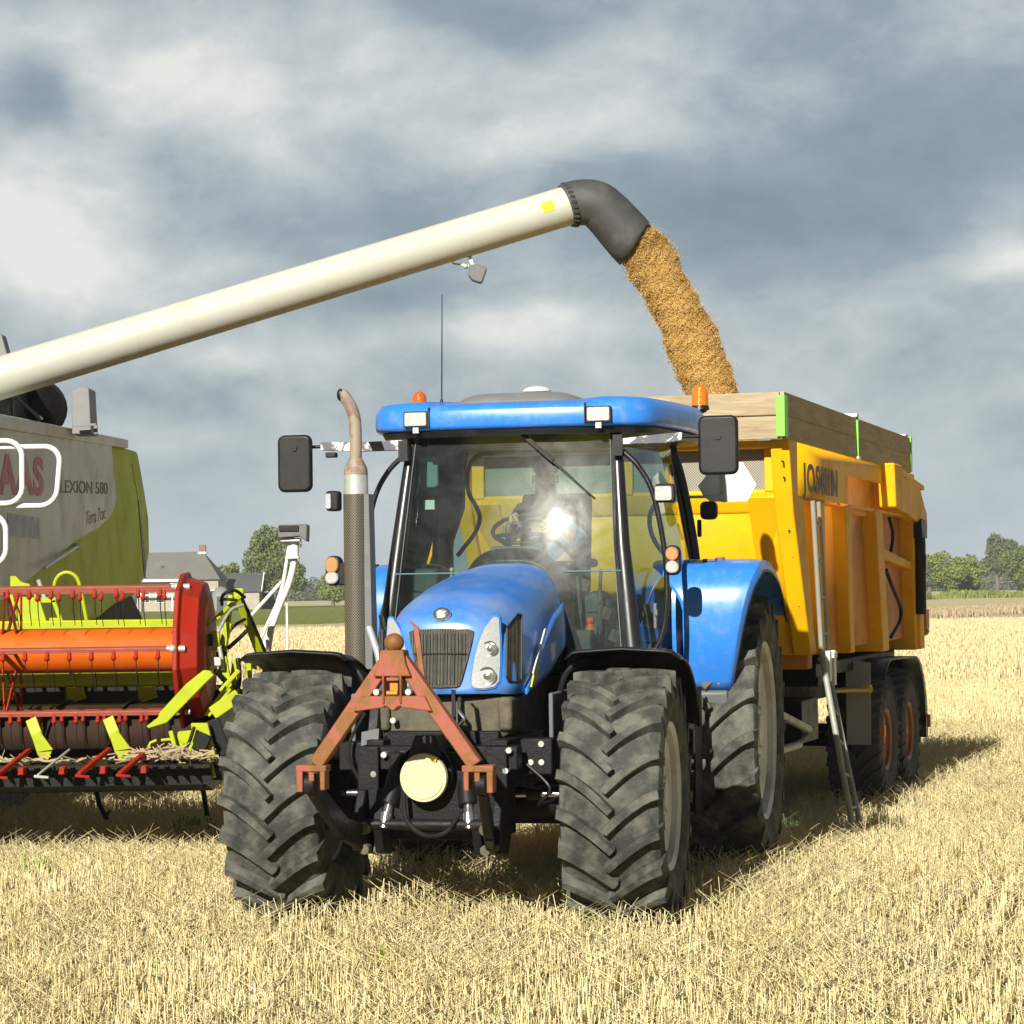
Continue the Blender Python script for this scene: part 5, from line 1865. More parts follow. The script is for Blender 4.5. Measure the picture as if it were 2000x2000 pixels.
for sd, w0 in ((-1, Vector((-.13, 1.90, 2.335))), (1, Vector((.14, 1.92, 2.30)))):
    mb = MB()
    for k in range(4):
        a = w0 + Vector((sd * -.012 + (k - 1.5) * .006, -.03, .012 - k * .016))
        ln_ = (.050, .056, .052, .042)[k]
        mb.tube([a, a + Vector((-sd * .02, -ln_ * .8, .012)), a + Vector((-sd * .045, -ln_ * .95, -.012)), a + Vector((-sd * .045, -ln_ * .5, -.022))], [.0095, .009, .0085, .007], 8)
    mb.tube([w0 + Vector((0, -.01, .02)), w0 + Vector((-sd * .03, -.04, .035)), w0 + Vector((-sd * .05, -.06, .02))], [.011, .010, .008], 8)
    mb.sphere(w0 + Vector((0, -.025, -.005)), .034, 12, 8, (.6, 1.1, 1.0))
    mb.build('hand', 'skin', PE, smooth=60)
mb = MB()
mb.sphere((0, 2.235, 2.600), .016, 10, 8, (.9, 1.2, 1.3))
mb.build('nose', 'skin', PE)
mb = MB()
for sx in (-.032, .032):
    mb.sphere((sx, 2.250, 2.632), .011, 10, 8)
mb.split('eye', 'black_gloss', PE)
MB().sphere((0, 2.243, 2.565), .018, 10, 8, (1.3, .5, .35)).build('mouth', 'textpink', PE)
MB().sphere((-.082, 2.33, 2.61), .024, 10, 8, (.4, .8, 1.2)).sphere((.082, 2.33, 2.61), .024, 10, 8, (.4, .8, 1.2)).split('ear', 'skin', PE)

# ================================================================== THE TRAILER
TL = thing('grain_trailer', 'yellow tipping trailer with board extensions behind the tractor, catching the grain', 'trailer', (2.046, 18.0, 0), -18)
XL = -2.70          # far (left) side
ZB, ZT = 1.335, 2.985


def zbot(y):
    return 1.352 - .020 * y


def fy(z):          # the front wall leans: y of its face at a height
    return .364 + (2.46 - z) * .56 if z < 2.46 else .22 + (2.975 - z) * .28


# floor, inner tub
mb = MB()
mb.bb(XL + .30, -.30, 1.0, 6.75, 1.30, 1.38)
mb.add([(XL + .14, .95, 1.34), (-.14, .95, 1.34), (-.14, .45, 2.98), (XL + .14, .45, 2.98), (XL + .14, 6.7, 1.34), (-.14, 6.7, 1.34), (-.14, 6.9, 2.98), (XL + .14, 6.9, 2.98)],
       [(1, 5, 6, 2), (4, 0, 3, 7), (5, 4, 7, 6)])
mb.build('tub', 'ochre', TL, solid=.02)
# front wall
mb = MB()
mb.add([(XL + .10, fy(2.44), 2.44), (-.12, fy(2.44), 2.44), (-.12, fy(1.345) - .02, 1.345), (XL + .10, fy(1.345) - .02, 1.345)], [(0, 1, 2, 3)])
mb.build('front_panel', 'yellow', TL, solid=.03)
mb = MB()
# sloping flange between the grille and the lower panel
mb.prism([(fy(2.62), 2.62), (fy(2.62) - .012, 2.60), (fy(2.46) - .022, 2.465), (fy(2.44) - .012, 2.44), (fy(2.44) + .1, 2.44), (fy(2.62) + .1, 2.62)], 'x', XL + .10, -.13)
mb.prism([(fy(2.985) - .03, 2.985), (fy(2.93) - .03, 2.93), (fy(2.93) + .10, 2.93), (fy(2.985) + .12, 2.985)], 'x', XL, -.02)
mb.bb(-.22, -.13, fy(2.7), fy(2.7) + .07, 2.60, 2.95)
mb.bb(XL + .10, XL + .22, fy(2.7), fy(2.7) + .07, 2.60, 2.95)
mb.bb(-1.36, -1.26, fy(2.7), fy(2.7) + .07, 2.60, 2.95)
mb.build('front_frame', 'yellow', TL, bevel=.008)
for sx0, sx1 in ((XL, XL + .12), (-.145, 0)):
    mb = MB()
    mb.prism([(fy(2.99) - .05, 2.99), (fy(2.46) - .06, 2.44), (fy(1.34) - .07, 1.34), (fy(1.34) + .16, 1.34), (fy(2.44) + .12, 2.44), (.50, 2.99)], 'x', sx0, sx1)
    mb.build('corner_post', 'yellow', TL, bevel=.012)
# grille windows
m, t, b = principled('expanded_mesh_window')
tcn = N(t, 'ShaderNodeTexCoord')
ck = N(t, 'ShaderNodeTexChecker', i_Scale=95.0)
ck.inputs['Color1'].default_value = (.36, .34, .26, 1)
ck.inputs['Color2'].default_value = (.10, .095, .07, 1)
L(t, tcn.outputs['Object'], ck.inputs['Vector'])
L(t, ck.outputs['Color'], b.inputs['Base Color'])
b.inputs['Roughness'].default_value = .6
M['winmesh'] = m
for x0, x1 in ((XL + .22, -1.36), (-1.26, -.22)):
    MB().bb(x0, x1, fy(2.7) + .04, fy(2.7) + .05, 2.60, 2.93).build('grille_window', 'winmesh', TL)
# bottom cross member, its shade put in as a darker ochre colour
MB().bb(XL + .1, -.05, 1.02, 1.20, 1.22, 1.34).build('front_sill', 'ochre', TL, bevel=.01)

# side walls with pressed bays and ribs (right one is seen)
for side in (0, 1):
    if side == 0:
        X = lambda x_: x_
    else:
        X = lambda x_: XL - x_
    mb = MB()
    # recessed skin
    mb.add([(X(-.20), .45, 2.60), (X(-.20), 6.75, 2.60), (X(-.34), 6.75, zbot(6.75) + .01), (X(-.34), 1.0, zbot(1.0) + .01)], [(0, 1, 2, 3)])
    mb.add([(X(-.03), .42, 2.985), (X(-.03), 6.6, 2.985), (X(-.03), 6.6, 2.82), (X(-.03), 2.8, 2.82), (X(-.03), 2.8, 2.54), (X(-.03), .5, 2.54)], [(0, 1, 2, 3, 4, 5)])
    mb.build('side_panel', 'yellow', TL, solid=.02)
    ribs = [(.30, .70, 1.02, 1.22, .0), (1.36, 1.70, 1.68, 1.80, -.02), (2.60, 2.86, 2.86, 3.05, -.01), (4.10, 4.46, 4.50, 4.84, .0), (6.30, 6.66, 6.50, 6.86, .0)]
    for (a0, a1, b0, b1, off) in ribs:
        mb = MB()
        zt_ = 2.56
        vs = []
        for z_, (p, q), xx in ((zt_, (a0, a1), off), (zbot(b0), (b0, b1), off - .02)):
            vs += [(X(xx), p, z_), (X(xx), q, z_), (X(-.35), q + .02, z_), (X(-.35), p - .04, z_)]
        mb.add(vs, [(0, 1, 2, 3), (4, 7, 6, 5), (0, 4, 5, 1), (1, 5, 6, 2), (2, 6, 7, 3), (3, 7, 4, 0)])
        mb.build('rib', 'yellow', TL, bevel=.01)
    mb = MB()
    mb.bb(X(-.20), X(-.02), .30, 6.7, 2.545, 2.575)
    mb.build('ledge', 'yellow', TL, bevel=.004)
    # extra inner stiffeners showing in bays 2 and 3
    mb = MB()
    mb.prism([(3.42, 2.50), (3.62, 2.52), (3.72, 1.46), (3.46, 1.40)], 'x', X(-.33), X(-.15))
    mb.prism([(2.10, 2.2), (2.16, 2.2), (2.36, 1.36), (2.18, 1.36)], 'x', X(-.33), X(-.18))
    mb.bb(X(-.19), X(-.08), 2.86, 4.10, 2.50, 2.58)
    mb.build('stiffener', 'yellow', TL, bevel=.008)
    # cross beam of the rear bay
    mb = MB()
    mb.prism([(4.46, 2.13), (6.40, 2.03), (6.40, 2.10), (4.46, 2.235)], 'x', X(-.17), X(-.03))
    mb.build('cross_beam', 'yellow', TL, bevel=.008)
    mb = MB()
    mb.prism([(4.58, 3.01), (5.02, 3.01), (5.12, 2.98), (5.20, 2.56), (4.66, 2.60)], 'x', X(.10), X(-.06))
    mb.build('arm_cover', 'yellow', TL, bevel=.015)
    mb = MB()
    mb.prism([(4.98, 2.985), (6.5, 2.86), (6.95, 2.60), (6.98, 2.44), (5.12, 2.62)], 'x', X(.05), X(-.10))
    mb.prism([(5.0, 3.0), (6.7, 2.88), (6.74, 2.83), (5.0, 2.93)], 'x', X(.065), X(-.2))
    mb.build('rear_shoulder', 'yellow', TL, bevel=.012)
    MB().prism([(6.50, 2.52), (6.72, 2.46), (6.88, 1.225), (6.62, 1.225)], 'x', X(.015), X(-.2)).build('tail_post', 'yellow', TL, bevel=.012)
    MB().tube([(X(.03), 6.45, 2.52), (X(.03), 6.52, 2.3), (X(.02), 6.55, 1.58)], .065, 14).bb(X(.10), X(-.06), 6.36, 6.60, 2.34, 2.52).build('hydraulic_ram', 'black', TL, bevel=.004)
    MB().bb(X(.097), X(.10), 6.50, 6.57, 2.02, 2.18).build('ram_label', 'white', TL)
    MB().tube(smooth_path([(X(-.06), 5.22, 2.52), (X(-.04), 5.30, 2.36), (X(-.05), 5.18, 2.18), (X(-.10), 5.1, 2.10)], 6), .017, 8).build('hose', 'black', TL)
    MB().tube(smooth_path([(X(-.08), 5.10, 2.02), (X(-.05), 5.32, 1.84), (X(-.03), 5.62, 1.66), (X(-.03), 5.55, 1.52), (X(-.06), 5.2, 1.38)], 6), .019, 8).build('hose', 'black', TL)
    mb = MB()
    for (p, z_) in ((.42, 2.82), (.44, 2.70), (.45, 2.30), (.50, 2.10), (.62, 1.72)):
        mb.cyl((X(-.05), p - .2 - (2.9 - z_) * .0 + fy(z_) - .34, z_), (X(-.05), fy(z_) - .07, z_), .008, n=6)
    if side == 0:
        mb.split('bolt', 'iron', TL)
# tailgate
mb = MB()
mb.prism([(6.75, 2.85), (7.0, 2.75), (7.05, 2.2), (6.95, 1.32), (6.80, 1.32)], 'x', XL + .02, -.02)
mb.build('tailgate', 'yellow', TL, bevel=.02)
mb = MB()
mb.bb(-.06, .03, 6.92, 7.12, 1.42, 1.62).bb(-.05, .0, 6.95, 7.14, 1.52, 1.56).cyl((-.02, 7.06, 1.62), (-.02, 7.06, 1.74), .03).sphere((-.02, 7.1, 1.40), .05)
mb.build('latch', 'ochre', TL, bevel=.006)

# bay windows cut in the band: lettering
text_mesh('JOSKIN', 'textdark', TL, 'lettering', .30, (.0015, .72, 2.622), (0, 1, 0), (0, -.02, 1), sx=1.36, extrude=.002, bold=.009, space=1.16)

# wooden extension boards
BZ0, BZM, BZ1 = 2.992, 3.165, 3.338
mats_ = ('wood2', 'wood2')
for k, (z0, z1) in enumerate(((BZ0 - .006, BZM - .001), (BZM + .001, BZ1))):
    mb = MB()
    mb.add([(.0, .03 + .12 * (3.338 - z0), z0), (.0, 6.27, z0), (-.035, 6.27, z0), (-.035, .03 + .12 * (3.338 - z0), z0), (.0, .03 + .12 * (3.338 - z1), z1), (.0, 6.23, z1), (-.035, 6.23, z1), (-.035, .03 + .12 * (3.338 - z1), z1)],
           [(0, 3, 2, 1), (4, 5, 6, 7), (0, 1, 5, 4), (1, 2, 6, 5), (2, 3, 7, 6), (3, 0, 4, 7)])
    mb.build('side_board', 'wood2', TL, bevel=.004)
    MB().bb(XL, XL + .035, .1, 6.25, z0, z1).build('side_board', 'wood2', TL, bevel=.004)
    yy = .02 + .12 * (3.338 - (z0 + z1) / 2)
    MB().bb(XL + .04, -.04, yy, yy + .035, z0, z1).build('front_board', 'wood', TL, bevel=.004)
    MB().bb(XL + .04, -.04, 6.2, 6.235, z0, z1).build('rear_board', 'wood2', TL, bevel=.004)
for (xx, yy, ww) in ((-.005, .03, 1), (0, 6.24, 0), (XL + .01, .03, 1)):
    mb = MB()
    if ww:
        mb.bb(xx - .055, xx + .012, yy - .028, yy + .03, 3.0, 3.31).bb(xx + .004, xx + .014, yy + .02, yy + .10, 3.0, 3.31)
    else:
        mb.bb(xx - .02, xx + .012, yy - .02, yy + .05, 3.0, 3.35)
    mb.build('corner_clamp', 'limeclamp', TL, bevel=.003)
MB().bb(0, .02, 3.13, 3.16, 2.99, 3.345).build('board_clamp', 'limeclamp', TL, bevel=.003)
MB().bb(-.10, .02, 3.08, 3.16, 3.345, 3.375).bb(-.02, .03, 3.08, 3.2, 2.975, 2.998).split('board_strap', 'white', TL, bevel=.004)
MB().bb(-.06, .01, 5.9, 6.1, 3.34, 3.358).split('board_strap', 'white', TL, bevel=.003)

# ladder
ld = MB()
sx_ = .045
ld.tube([(sx_, .85, 2.54), (sx_, 1.10, 1.34)], .020, 10).tube([(sx_, 1.09, 2.54), (sx_, 1.38, 1.32)], .018, 10)
for k in range(4):
    f_ = (k + .6) / 4.2
    a_ = Vector((sx_, .85, 2.54)).lerp(Vector((sx_, 1.10, 1.34)), f_)
    c_ = Vector((sx_, 1.09, 2.54)).lerp(Vector((sx_, 1.38, 1.32)), f_)
    ld.tube([a_, c_], .013, 8)
ldo = ld.build('ladder', 'ladder', TL)
l2 = MB()
A0, A1 = Vector((.05, 1.06, 1.36)), Vector((.33, .74, .02))
C0, C1 = Vector((.05, 1.36, 1.20)), Vector((.34, 1.00, .03))
l2.tube([A0, A1], .024, 10).tube([C0, C1], .021, 10)
for k in range(5):
    f_ = (k + .5) / 5
    l2.tube([A0.lerp(A1, f_), C0.lerp(C1, f_)], .013, 8)
l2.build('folding_section', 'ladder', ldo)
mb = MB()
mb.bb(.03, .10, 1.16, 1.24, 1.12, 1.36).bb(.03, .10, 1.36, 1.44, 1.08, 1.36).bb(.05, .12, 1.24, 1.38, 1.30, 1.35)
mb.build('hinge_plate', 'white', ldo, bevel=.006)

# chassis and running gear
mb = MB()
mb.bb(-1.75, -1.55, .3, 6.5, .78, 1.12).bb(-1.0, -.80, .3, 6.5, .78, 1.12).bb(-2.2, -.35, 1.2, 1.5, 1.0, 1.26).bb(-2.2, -.35, 3.0, 3.2, 1.0, 1.26).bb(-2.2, -.35, 6.0, 6.2, 1.0, 1.26)
mb.bb(-1.75, -.80, .2, .4, .78, 1.1).bb(-1.60, -.95, 5.2, 6.0, .75, 1.25)
mb.bb(-2.3, -.25, 2.4, 6.6, 1.10, 1.22)
mb.build('chassis', 'iron', TL, bevel=.01)
mb = MB()
mb.bar((-1.28, .3, .85), (-1.28, -1.05, .55), .20, .16, w2=.12, h2=.10)
mb.bar((-1.6, .3, .9), (-1.28, -.9, .6), .10, .12).bar((-.95, .3, .9), (-1.28, -.9, .6), .10, .12)
mb.build('drawbar', 'iron', TL, bevel=.01)
mb = MB()
mb.tube([(-.55, .55, 1.0), (-.55, .50, .2), (-.55, .48, .0)], [.05, .045, .045], 10).bb(-.70, -.40, .36, .62, -.16, -.12).bb(-.5, -.2, 1.5, 2.2, .6, .95)
mb.split('jack_stand', 'iron', TL, bevel=.01)
MB().tube([(-.22, .6, .90), (-.15, 1.5, .72), (-.22, 1.45, .60), (-.28, 1.0, .58)], .035, 10).build('tow_hook', 'galv', TL)
YW = (4.95, 6.32)
for yw in YW:
    for sx, sd in ((-.30, 1), (XL + .30, -1)):
        w_ = wheel(TL, (sx, yw, .425), .625, .50, .275, 26, sd, rim_m='rim_o', tyre_m='rubber_tr', lug_w=.035, lug_h=.028, delta=.26, phase=.2 * yw)
    MB().cyl((-2.2, yw, .425), (-.36, yw, .425), .07).build('axle', 'iron', TL)
for sd, x0, x1 in ((1, -.50, -.01), (-1, XL + .01, XL + .50)):
    mb = MB()
    pf = [(YW[0] - .72 * math.cos(R_(a)), .46 + .72 * math.sin(R_(a))) for a in (48, 60, 72, 85)] + [(YW[1] + .72 * math.cos(R_(a)), .46 + .70 * math.sin(R_(a))) for a in (85, 65, 45, 25, 5, -12)]
    pf = [Vector((0, p, q)) for p, q in pf]
    mb.add([(x0, p.y, p.z) for p in pf] + [(x1, p.y, p.z) for p in pf], [(i, i + 1, len(pf) + i + 1, len(pf) + i) for i in range(len(pf) - 1)])
    mg = mb.build('mudguard', 'black', TL, solid=.015, smooth=50)
    MB().prism([(x1 - .31, 1.19), (x1 - .08, 1.17), (x1 - .09, .42), (x1 - .31, .42)] if sd > 0 else [(x0 + .02, 1.19), (x1, 1.19), (x1 - .01, .42), (x0 + .02, .42)], 'y', YW[0] - .76, YW[0] - .75).build('mudflap', 'mudguard', mg)
    MB().cyl((x1 - .35 * sd if sd > 0 else x0 + .1, YW[0] - 1.1, .93), (x1 - .06 if sd > 0 else x0 + .3, YW[0] - .84, .93), .025).build('grease_pipe', 'brass', mg)
    if sd > 0:
        MB().bb(x1 - .14, x1 - .06, YW[0] - .88, YW[0] - .82, .90, .97).build('pipe_cap', 'yellowtape', mg, bevel=.004)
        MB().tube([(x1 + .01, p.y, p.z) for p in pf[4:]], .009, 6).build('mudguard_edge', 'white', mg)
        MB().bb(x1 + .01, x1 + .05, YW[0] - .83, YW[0] - .80, .50, .60).build('side_reflector', 'amber', mg)
        MB().bb(x1 + .01, x1 + .05, YW[1] + .66, YW[1] + .73, .42, .55).build('side_reflector', 'amber', mg)

# ---- the grain already in the trailer
def grain_mat(name):
    m, t, b = principled(name)
    tcn = N(t, 'ShaderNodeTexCoord')
    nz = N(t, 'ShaderNodeTexNoise', i_Scale=60.0, i_Detail=5.0, i_Roughness=.75)
    L(t, tcn.outputs['Object'], nz.inputs['Vector'])
    n2_ = N(t, 'ShaderNodeTexNoise', i_Scale=5.5, i_Detail=6.0, i_Roughness=.7)
    L(t, tcn.outputs['Object'], n2_.inputs['Vector'])
    rp = N(t, 'ShaderNodeValToRGB')
    rp.color_ramp.elements[0].position = .30
    rp.color_ramp.elements[0].color = (.36, .205, .045, 1)
    rp.color_ramp.elements[1].position = .68
    rp.color_ramp.elements[1].color = (.72, .49, .18, 1)
    e = rp.color_ramp.elements.new(.48); e.color = (.62, .39, .125, 1)
    L(t, math_node(t, 'ADD', math_node(t, 'MULTIPLY', nz.outputs['Fac'], .35), math_node(t, 'MULTIPLY', n2_.outputs['Fac'], .65)), rp.inputs['Fac'])
    L(t, rp.outputs['Color'], b.inputs['Base Color'])
    b.inputs['Roughness'].default_value = .85
    b.inputs['Specular IOR Level'].default_value = .2
    bp = N(t, 'ShaderNodeBump')
    bp.inputs['Strength'].default_value = .8
    bp.inputs['Distance'].default_value = .03
    L(t, nz.outputs['Fac'], bp.inputs['Height'])
    L(t, bp.outputs[0], b.inputs['Normal'])
    return m


M['grain'] = grain_mat('wheat_grain')
gh = MB()
gh.grid(lambda u, v: (XL + .16 + (2.56 - .32) * u, .5 + 6.0 * v, 2.86 + .42 * math.exp(-(((u - .45) / .5) ** 2 + ((v - .38) / .3) ** 2)) + .012 * math.sin(u * 40) * math.sin(v * 70)), 50, 60)
gho = gh.build('grain_heap', 'grain', None, smooth=60)
gho.location = TL.location
gho.rotation_euler = TL.rotation_euler
tag(gho, kind='stuff')

# ================================================================== THE COMBINE HARVESTER
CB = thing('combine_harvester', 'green and grey combine harvester with orange reel, its long cream pipe reaching over the tractor', 'combine harvester', (0, 0, 0))
KS = 1.12            # built in camera-distance units first, then set back to its true distance and size
CB.scale = (KS, KS, KS)
CB.location = (0, 0, CAM_H * (1 - KS))
SX = -4.1            # plane of the side seen by the camera
XC = SX - 1.65
# body shell (green) as a prism across the machine with the side outline
outl_ = [(17.9, 3.18), (25.5, 3.46), (26.42, 3.47), (26.85, 3.10), (27.17, 2.76), (27.2, 2.35), (26.89, 2.06), (26.2, 1.88), (24.96, 1.79), (23.87, 1.65), (21.5, 1.55), (17.9, 1.60)]
mb = MB().prism(outl_, 'x', SX - 3.3, SX)
body = mb.build('body', 'green', CB, bevel=.06, seg=3)
gp = [(17.9, 3.20), (24.55, 3.42), (24.72, 3.12), (24.80, 2.86), (24.62, 2.74), (24.3, 2.65), (23.77, 2.55), (22.65, 2.42), (21.62, 2.24), (20.47, 2.05), (19.3, 1.86), (17.9, 1.72)]
MB().prism(gp, 'x', SX - .02, SX + .018).build('side_panel', 'cgrey', body, bevel=.006)
# roof edge capping
mb = MB()
mb.prism([(17.9, 3.175), (25.5, 3.44), (25.5, 3.53), (17.9, 3.30)], 'x', SX - .25, SX + .04)
mb.build('roof_rail', 'cgrey', body, bevel=.012)
# rear hood edge: light along it painted as a lime strip, and the gap
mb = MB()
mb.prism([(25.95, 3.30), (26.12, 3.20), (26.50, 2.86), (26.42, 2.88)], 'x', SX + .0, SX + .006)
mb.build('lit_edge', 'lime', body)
mb = MB()
mb.prism([(26.35, 2.92), (26.46, 2.86), (26.86, 2.24), (26.84, 2.06), (26.74, 2.10)], 'x', SX + .0, SX + .007)
mb.build('hood_gap', 'black', body)
MB().prism([(23.6, 1.70), (25.9, 2.02), (27.05, 1.62), (27.0, 1.30), (23.8, 1.25)], 'x', SX - .4, SX - .06).build('straw_deflector', 'brown_dk', body, bevel=.02)
sl = R_(2.0)
text_mesh('CLAAS', 'textred', body, 'lettering', .44, (SX + .020, 17.92, 2.665), (0, math.cos(sl), math.sin(sl)), (0, -math.sin(sl), math.cos(sl)), sx=2.22, bold=.016, extrude=.002, space=1.06)
text_mesh('LEXION 580', 'textdark', body, 'model_lettering', .165, (SX + .020, 21.70, 2.815), (0, math.cos(sl), math.sin(sl)), (0, -math.sin(sl), math.cos(sl)), sx=2.95, bold=.002, extrude=.002)
text_mesh('Terra Trac', 'textpink', body, 'script_lettering', .19, (SX + .020, 23.0, 2.55), (0, math.cos(sl * 2.6), math.sin(sl * 2.6)), (0, -math.sin(sl), math.cos(sl)), sx=1.35, extrude=.001, shear=.3)
# sticker: purple grey picture plate with pale lettering
m, t, b = principled('sticker_print')
tcn = N(t, 'ShaderNodeTexCoord')
nz = N(t, 'ShaderNodeTexNoise', i_Scale=7.0, i_Detail=6.0)
L(t, tcn.outputs['Object'], nz.inputs['Vector'])
rp = N(t, 'ShaderNodeValToRGB')
rp.color_ramp.elements[0].position = .4
rp.color_ramp.elements[0].color = (.07, .055, .075, 1)
rp.color_ramp.elements[1].position = .66
rp.color_ramp.elements[1].color = (.26, .20, .24, 1)
L(t, nz.outputs['Fac'], rp.inputs['Fac'])
L(t, rp.outputs['Color'], b.inputs['Base Color'])
b.inputs['Roughness'].default_value = .4
M['stick'] = m
MB().bb(SX + .018, SX + .022, 19.45, 20.77, 2.375, 2.555).build('sticker', 'stick', body)
# side prop rod
MB().cyl((SX + .10, 20.54, 2.12), (SX + .03, 22.51, 2.345), .016).sphere((SX + .03, 22.51, 2.345), .035).build('prop_rod', 'white', body)
# dark underside, tracks and rear wheel
mb = MB()
mb.bb(SX - 2.9, SX - .35, 18.4, 26.0, .55, 1.65)
mb.build('underframe', 'iron', CB, bevel=.02)
for sx0 in (SX - .78, SX - 3.2):
    mb = MB()
    n_ = 60
    prof = []
    for k in range(n_):
        a = 2 * math.pi * k / n_
        yy = 20.4 + .95 * math.copysign(abs(math.cos(a)) ** .7, math.cos(a))
        zz = .70 + .66 * math.copysign(abs(math.sin(a)) ** .7, math.sin(a)) + (.10 if math.sin(a) > 0 else 0) * (1 - abs(math.cos(a)))
        prof.append((yy, zz))
    mb.prism(prof, 'x', sx0, sx0 + .64)
    tk = mb.build('track', 'rubber', CB, bevel=.03)
    for q in (19.75, 20.4, 21.05):
        MB().cyl((sx0 - .02, q, .54), (sx0 + .66, q, .54), .26 if q != 20.4 else .2, n=24).build('track_roller', 'lime', tk)
for sx0, sd in ((SX - .35, 1), (SX - 2.95, -1)):
    wheel(CB, (sx0, 24.9, .72), .70, .50, .36, 22, sd, rim_m='rim', lug_w=.045)

# engine deck
mb = MB()
mb.bb(-5.4, SX - .05, 21.2, 22.6, 3.38, 3.42).bb(-5.6, -4.35, 20.2, 22.0, 3.3, 3.85)
mb.build('engine_deck', 'iron', CB, bevel=.02)
mb = MB()
mb.sphere((-4.42, 22.0, 3.60), .36, 20, 14, (1, 1, .85)).cyl((-4.42, 22.0, 3.30), (-4.42, 22.0, 3.5), .28)
mb.build('air_filter', 'iron', CB, smooth=60)
MB().prism([(-4.02, 3.36), (-3.84, 3.36), (-3.86, 3.78), (-3.92, 3.80), (-4.02, 3.76)], 'y', 22.0, 22.35).build('exhaust_box', 'steelgrey', CB, bevel=.01)
mb = MB()
mb.bb(-4.60, -4.20, 21.35, 21.5, 3.36, 3.44)
for k in range(4):
    mb.cyl((-4.55 + .1 * k, 21.34, 3.40), (-4.55 + .1 * k, 21.26, 3.40), .035, n=10)
mb.build('pipe_fitting', 'brass', CB, bevel=.006)
mb = MB()
mb.bar((-5.0, 20.9, 3.30), (-4.35, 20.9, 3.66), .10, .03).bar((-4.35, 20.9, 3.66), (-4.1, 21.0, 3.42), .03, .03).bar((-4.5, 20.9, 3.35), (-4.5, 20.9, 3.62), .03, .03)
mb.bar((-4.35, 20.95, 3.40), (-4.35, 20.95, 3.60), .025, .025).bar((-3.80, 22.0, 3.36), (-3.80, 22.0, 3.44), .03, .03).bar((-3.98, 21.9, 3.43), (-3.78, 21.9, 3.44), .03, .02)
mb.split('deck_rail', 'steelgrey', CB)
MB().prism([(-5.2, 3.7), (-4.66, 3.7), (-4.62, 3.95), (-4.72, 4.32), (-5.2, 4.5)], 'y', 22.3, 22.5).build('grain_tank_flap', 'steelgrey', CB, bevel=.01)
MB().bb(-7.4, -4.7, 18.6, 22.3, 3.15, 3.75).build('grain_tank', 'green', CB, bevel=.04)
MB().bb(-7.2, -4.3, 16.95 + 1.0, 18.6, 1.9, 3.9).build('cab', 'winglass', CB, bevel=.08)

# unloading pipe
PA, PB = Vector((-4.75, 20.0, 3.555)), Vector((.525, 20.85, 5.215))
pd = (PB - PA).normalized()
pipe = MB().tube([PA - pd * .3, PA, PA.lerp(PB, .5), PB], [.178, .178, .176, .172], 48).build('unloading_pipe', 'cream', CB, smooth=60)
MB().tube([PA.lerp(PB, .62), PA.lerp(PB, .622)], [.1735, .1735], 48).tube([PA.lerp(PB, .30), PA.lerp(PB, .302)], [.180, .180], 48).build('pipe_seam', 'cream', pipe)
MB().sphere(PA - pd * .25 + Vector((0, 0, -.02)), .30, 24, 16, (1, 1, .9)).build('pipe_elbow', 'cream', pipe)
# yellow sticker on the pipe
vs, fs = [], []
c0 = PA.lerp(PB, .966)
side_v = pd.cross(Vector((0, 0, 1))).normalized()
upv = side_v.cross(pd).normalized()
for i in range(7):
    a = R_(-6 + 30 * i / 6)
    for j, dj in enumerate((-.055, .055)):
        vs.append(tuple(c0 + pd * (dj - .02) + (side_v * math.cos(a) + upv * math.sin(a)) * .1755))
for i in range(6):
    fs.append((i * 2, i * 2 + 1, i * 2 + 3, i * 2 + 2))
MB().add(vs, fs).build('pipe_sticker', 'yellowtape', pipe)
# rubber spout
sp_path = smooth_path([PB - pd * .02, PB + pd * .09, PB + Vector((.235, .02, .015)), PB + Vector((.345, .04, -.07)), PB + Vector((.45, .06, -.185)), PB + Vector((.565, .08, -.315))], 5)
nsp = len(sp_path)
tipn = nsp - 4
mb = MB()
rs_ = [.184 + .036 * (i / (nsp - 1)) for i in range(nsp)]
mb.tube(sp_path, rs_, 40, cap=False)
# cut the mouth obliquely: pull the last rings
vsn = []
for i, v_ in enumerate(mb.v):
    k = i // 40
    if k == nsp - 1:
        d = Vector(v_) - sp_path[-1]
        q = d.dot(Vector((.70, 0, .71)))
        v_ = tuple(Vector(v_) + Vector((.71, .07, -.70)) * (-q * .28 + .01))
    vsn.append(v_)
mb.v = vsn
so = mb.build('spout', 'rubber_sp', pipe, smooth=60, solid=.012)
mb = MB()
for k in range(26):
    a = 2 * math.pi * k / 26
    p = PB + pd * .02 + (side_v * math.cos(a) + upv * math.sin(a)) * .186
    mb.box(p, (.045, .028, .028))
mb.build('spout_clip', 'black', so)
# work lamp hanging under the pipe
cpp = atp = PA.lerp(PB, .836) + Vector((0, 0, -.18))
wl = MB().prism([(-.055, .06), (-.065, -.03), (-.03, -.075), (.035, -.10), (.055, -.095), (.10, .025), (.08, .04), (.03, .06)], 'y', -.05, .06).build('pipe_lamp', 'grey_pl', pipe, bevel=.012)
wl.location = cpp + Vector((.055, 0, -.135))
mb = MB()
mb.bar((0, 0, .02), (.03, 0, -.09), .03, .03).bar((.03, 0, -.09), (-.06, 0, -.07), .02, .02).bar((-.06, 0, -.07), (-.14, 0, -.06), .014, .014).bar((-.14, 0, -.06), (-.15, 0, -.02), .012, .012).sphere((-.03, 0, -.085), .024)
lb = mb.build('lamp_bracket', 'galv', pipe)
lb.location = cpp

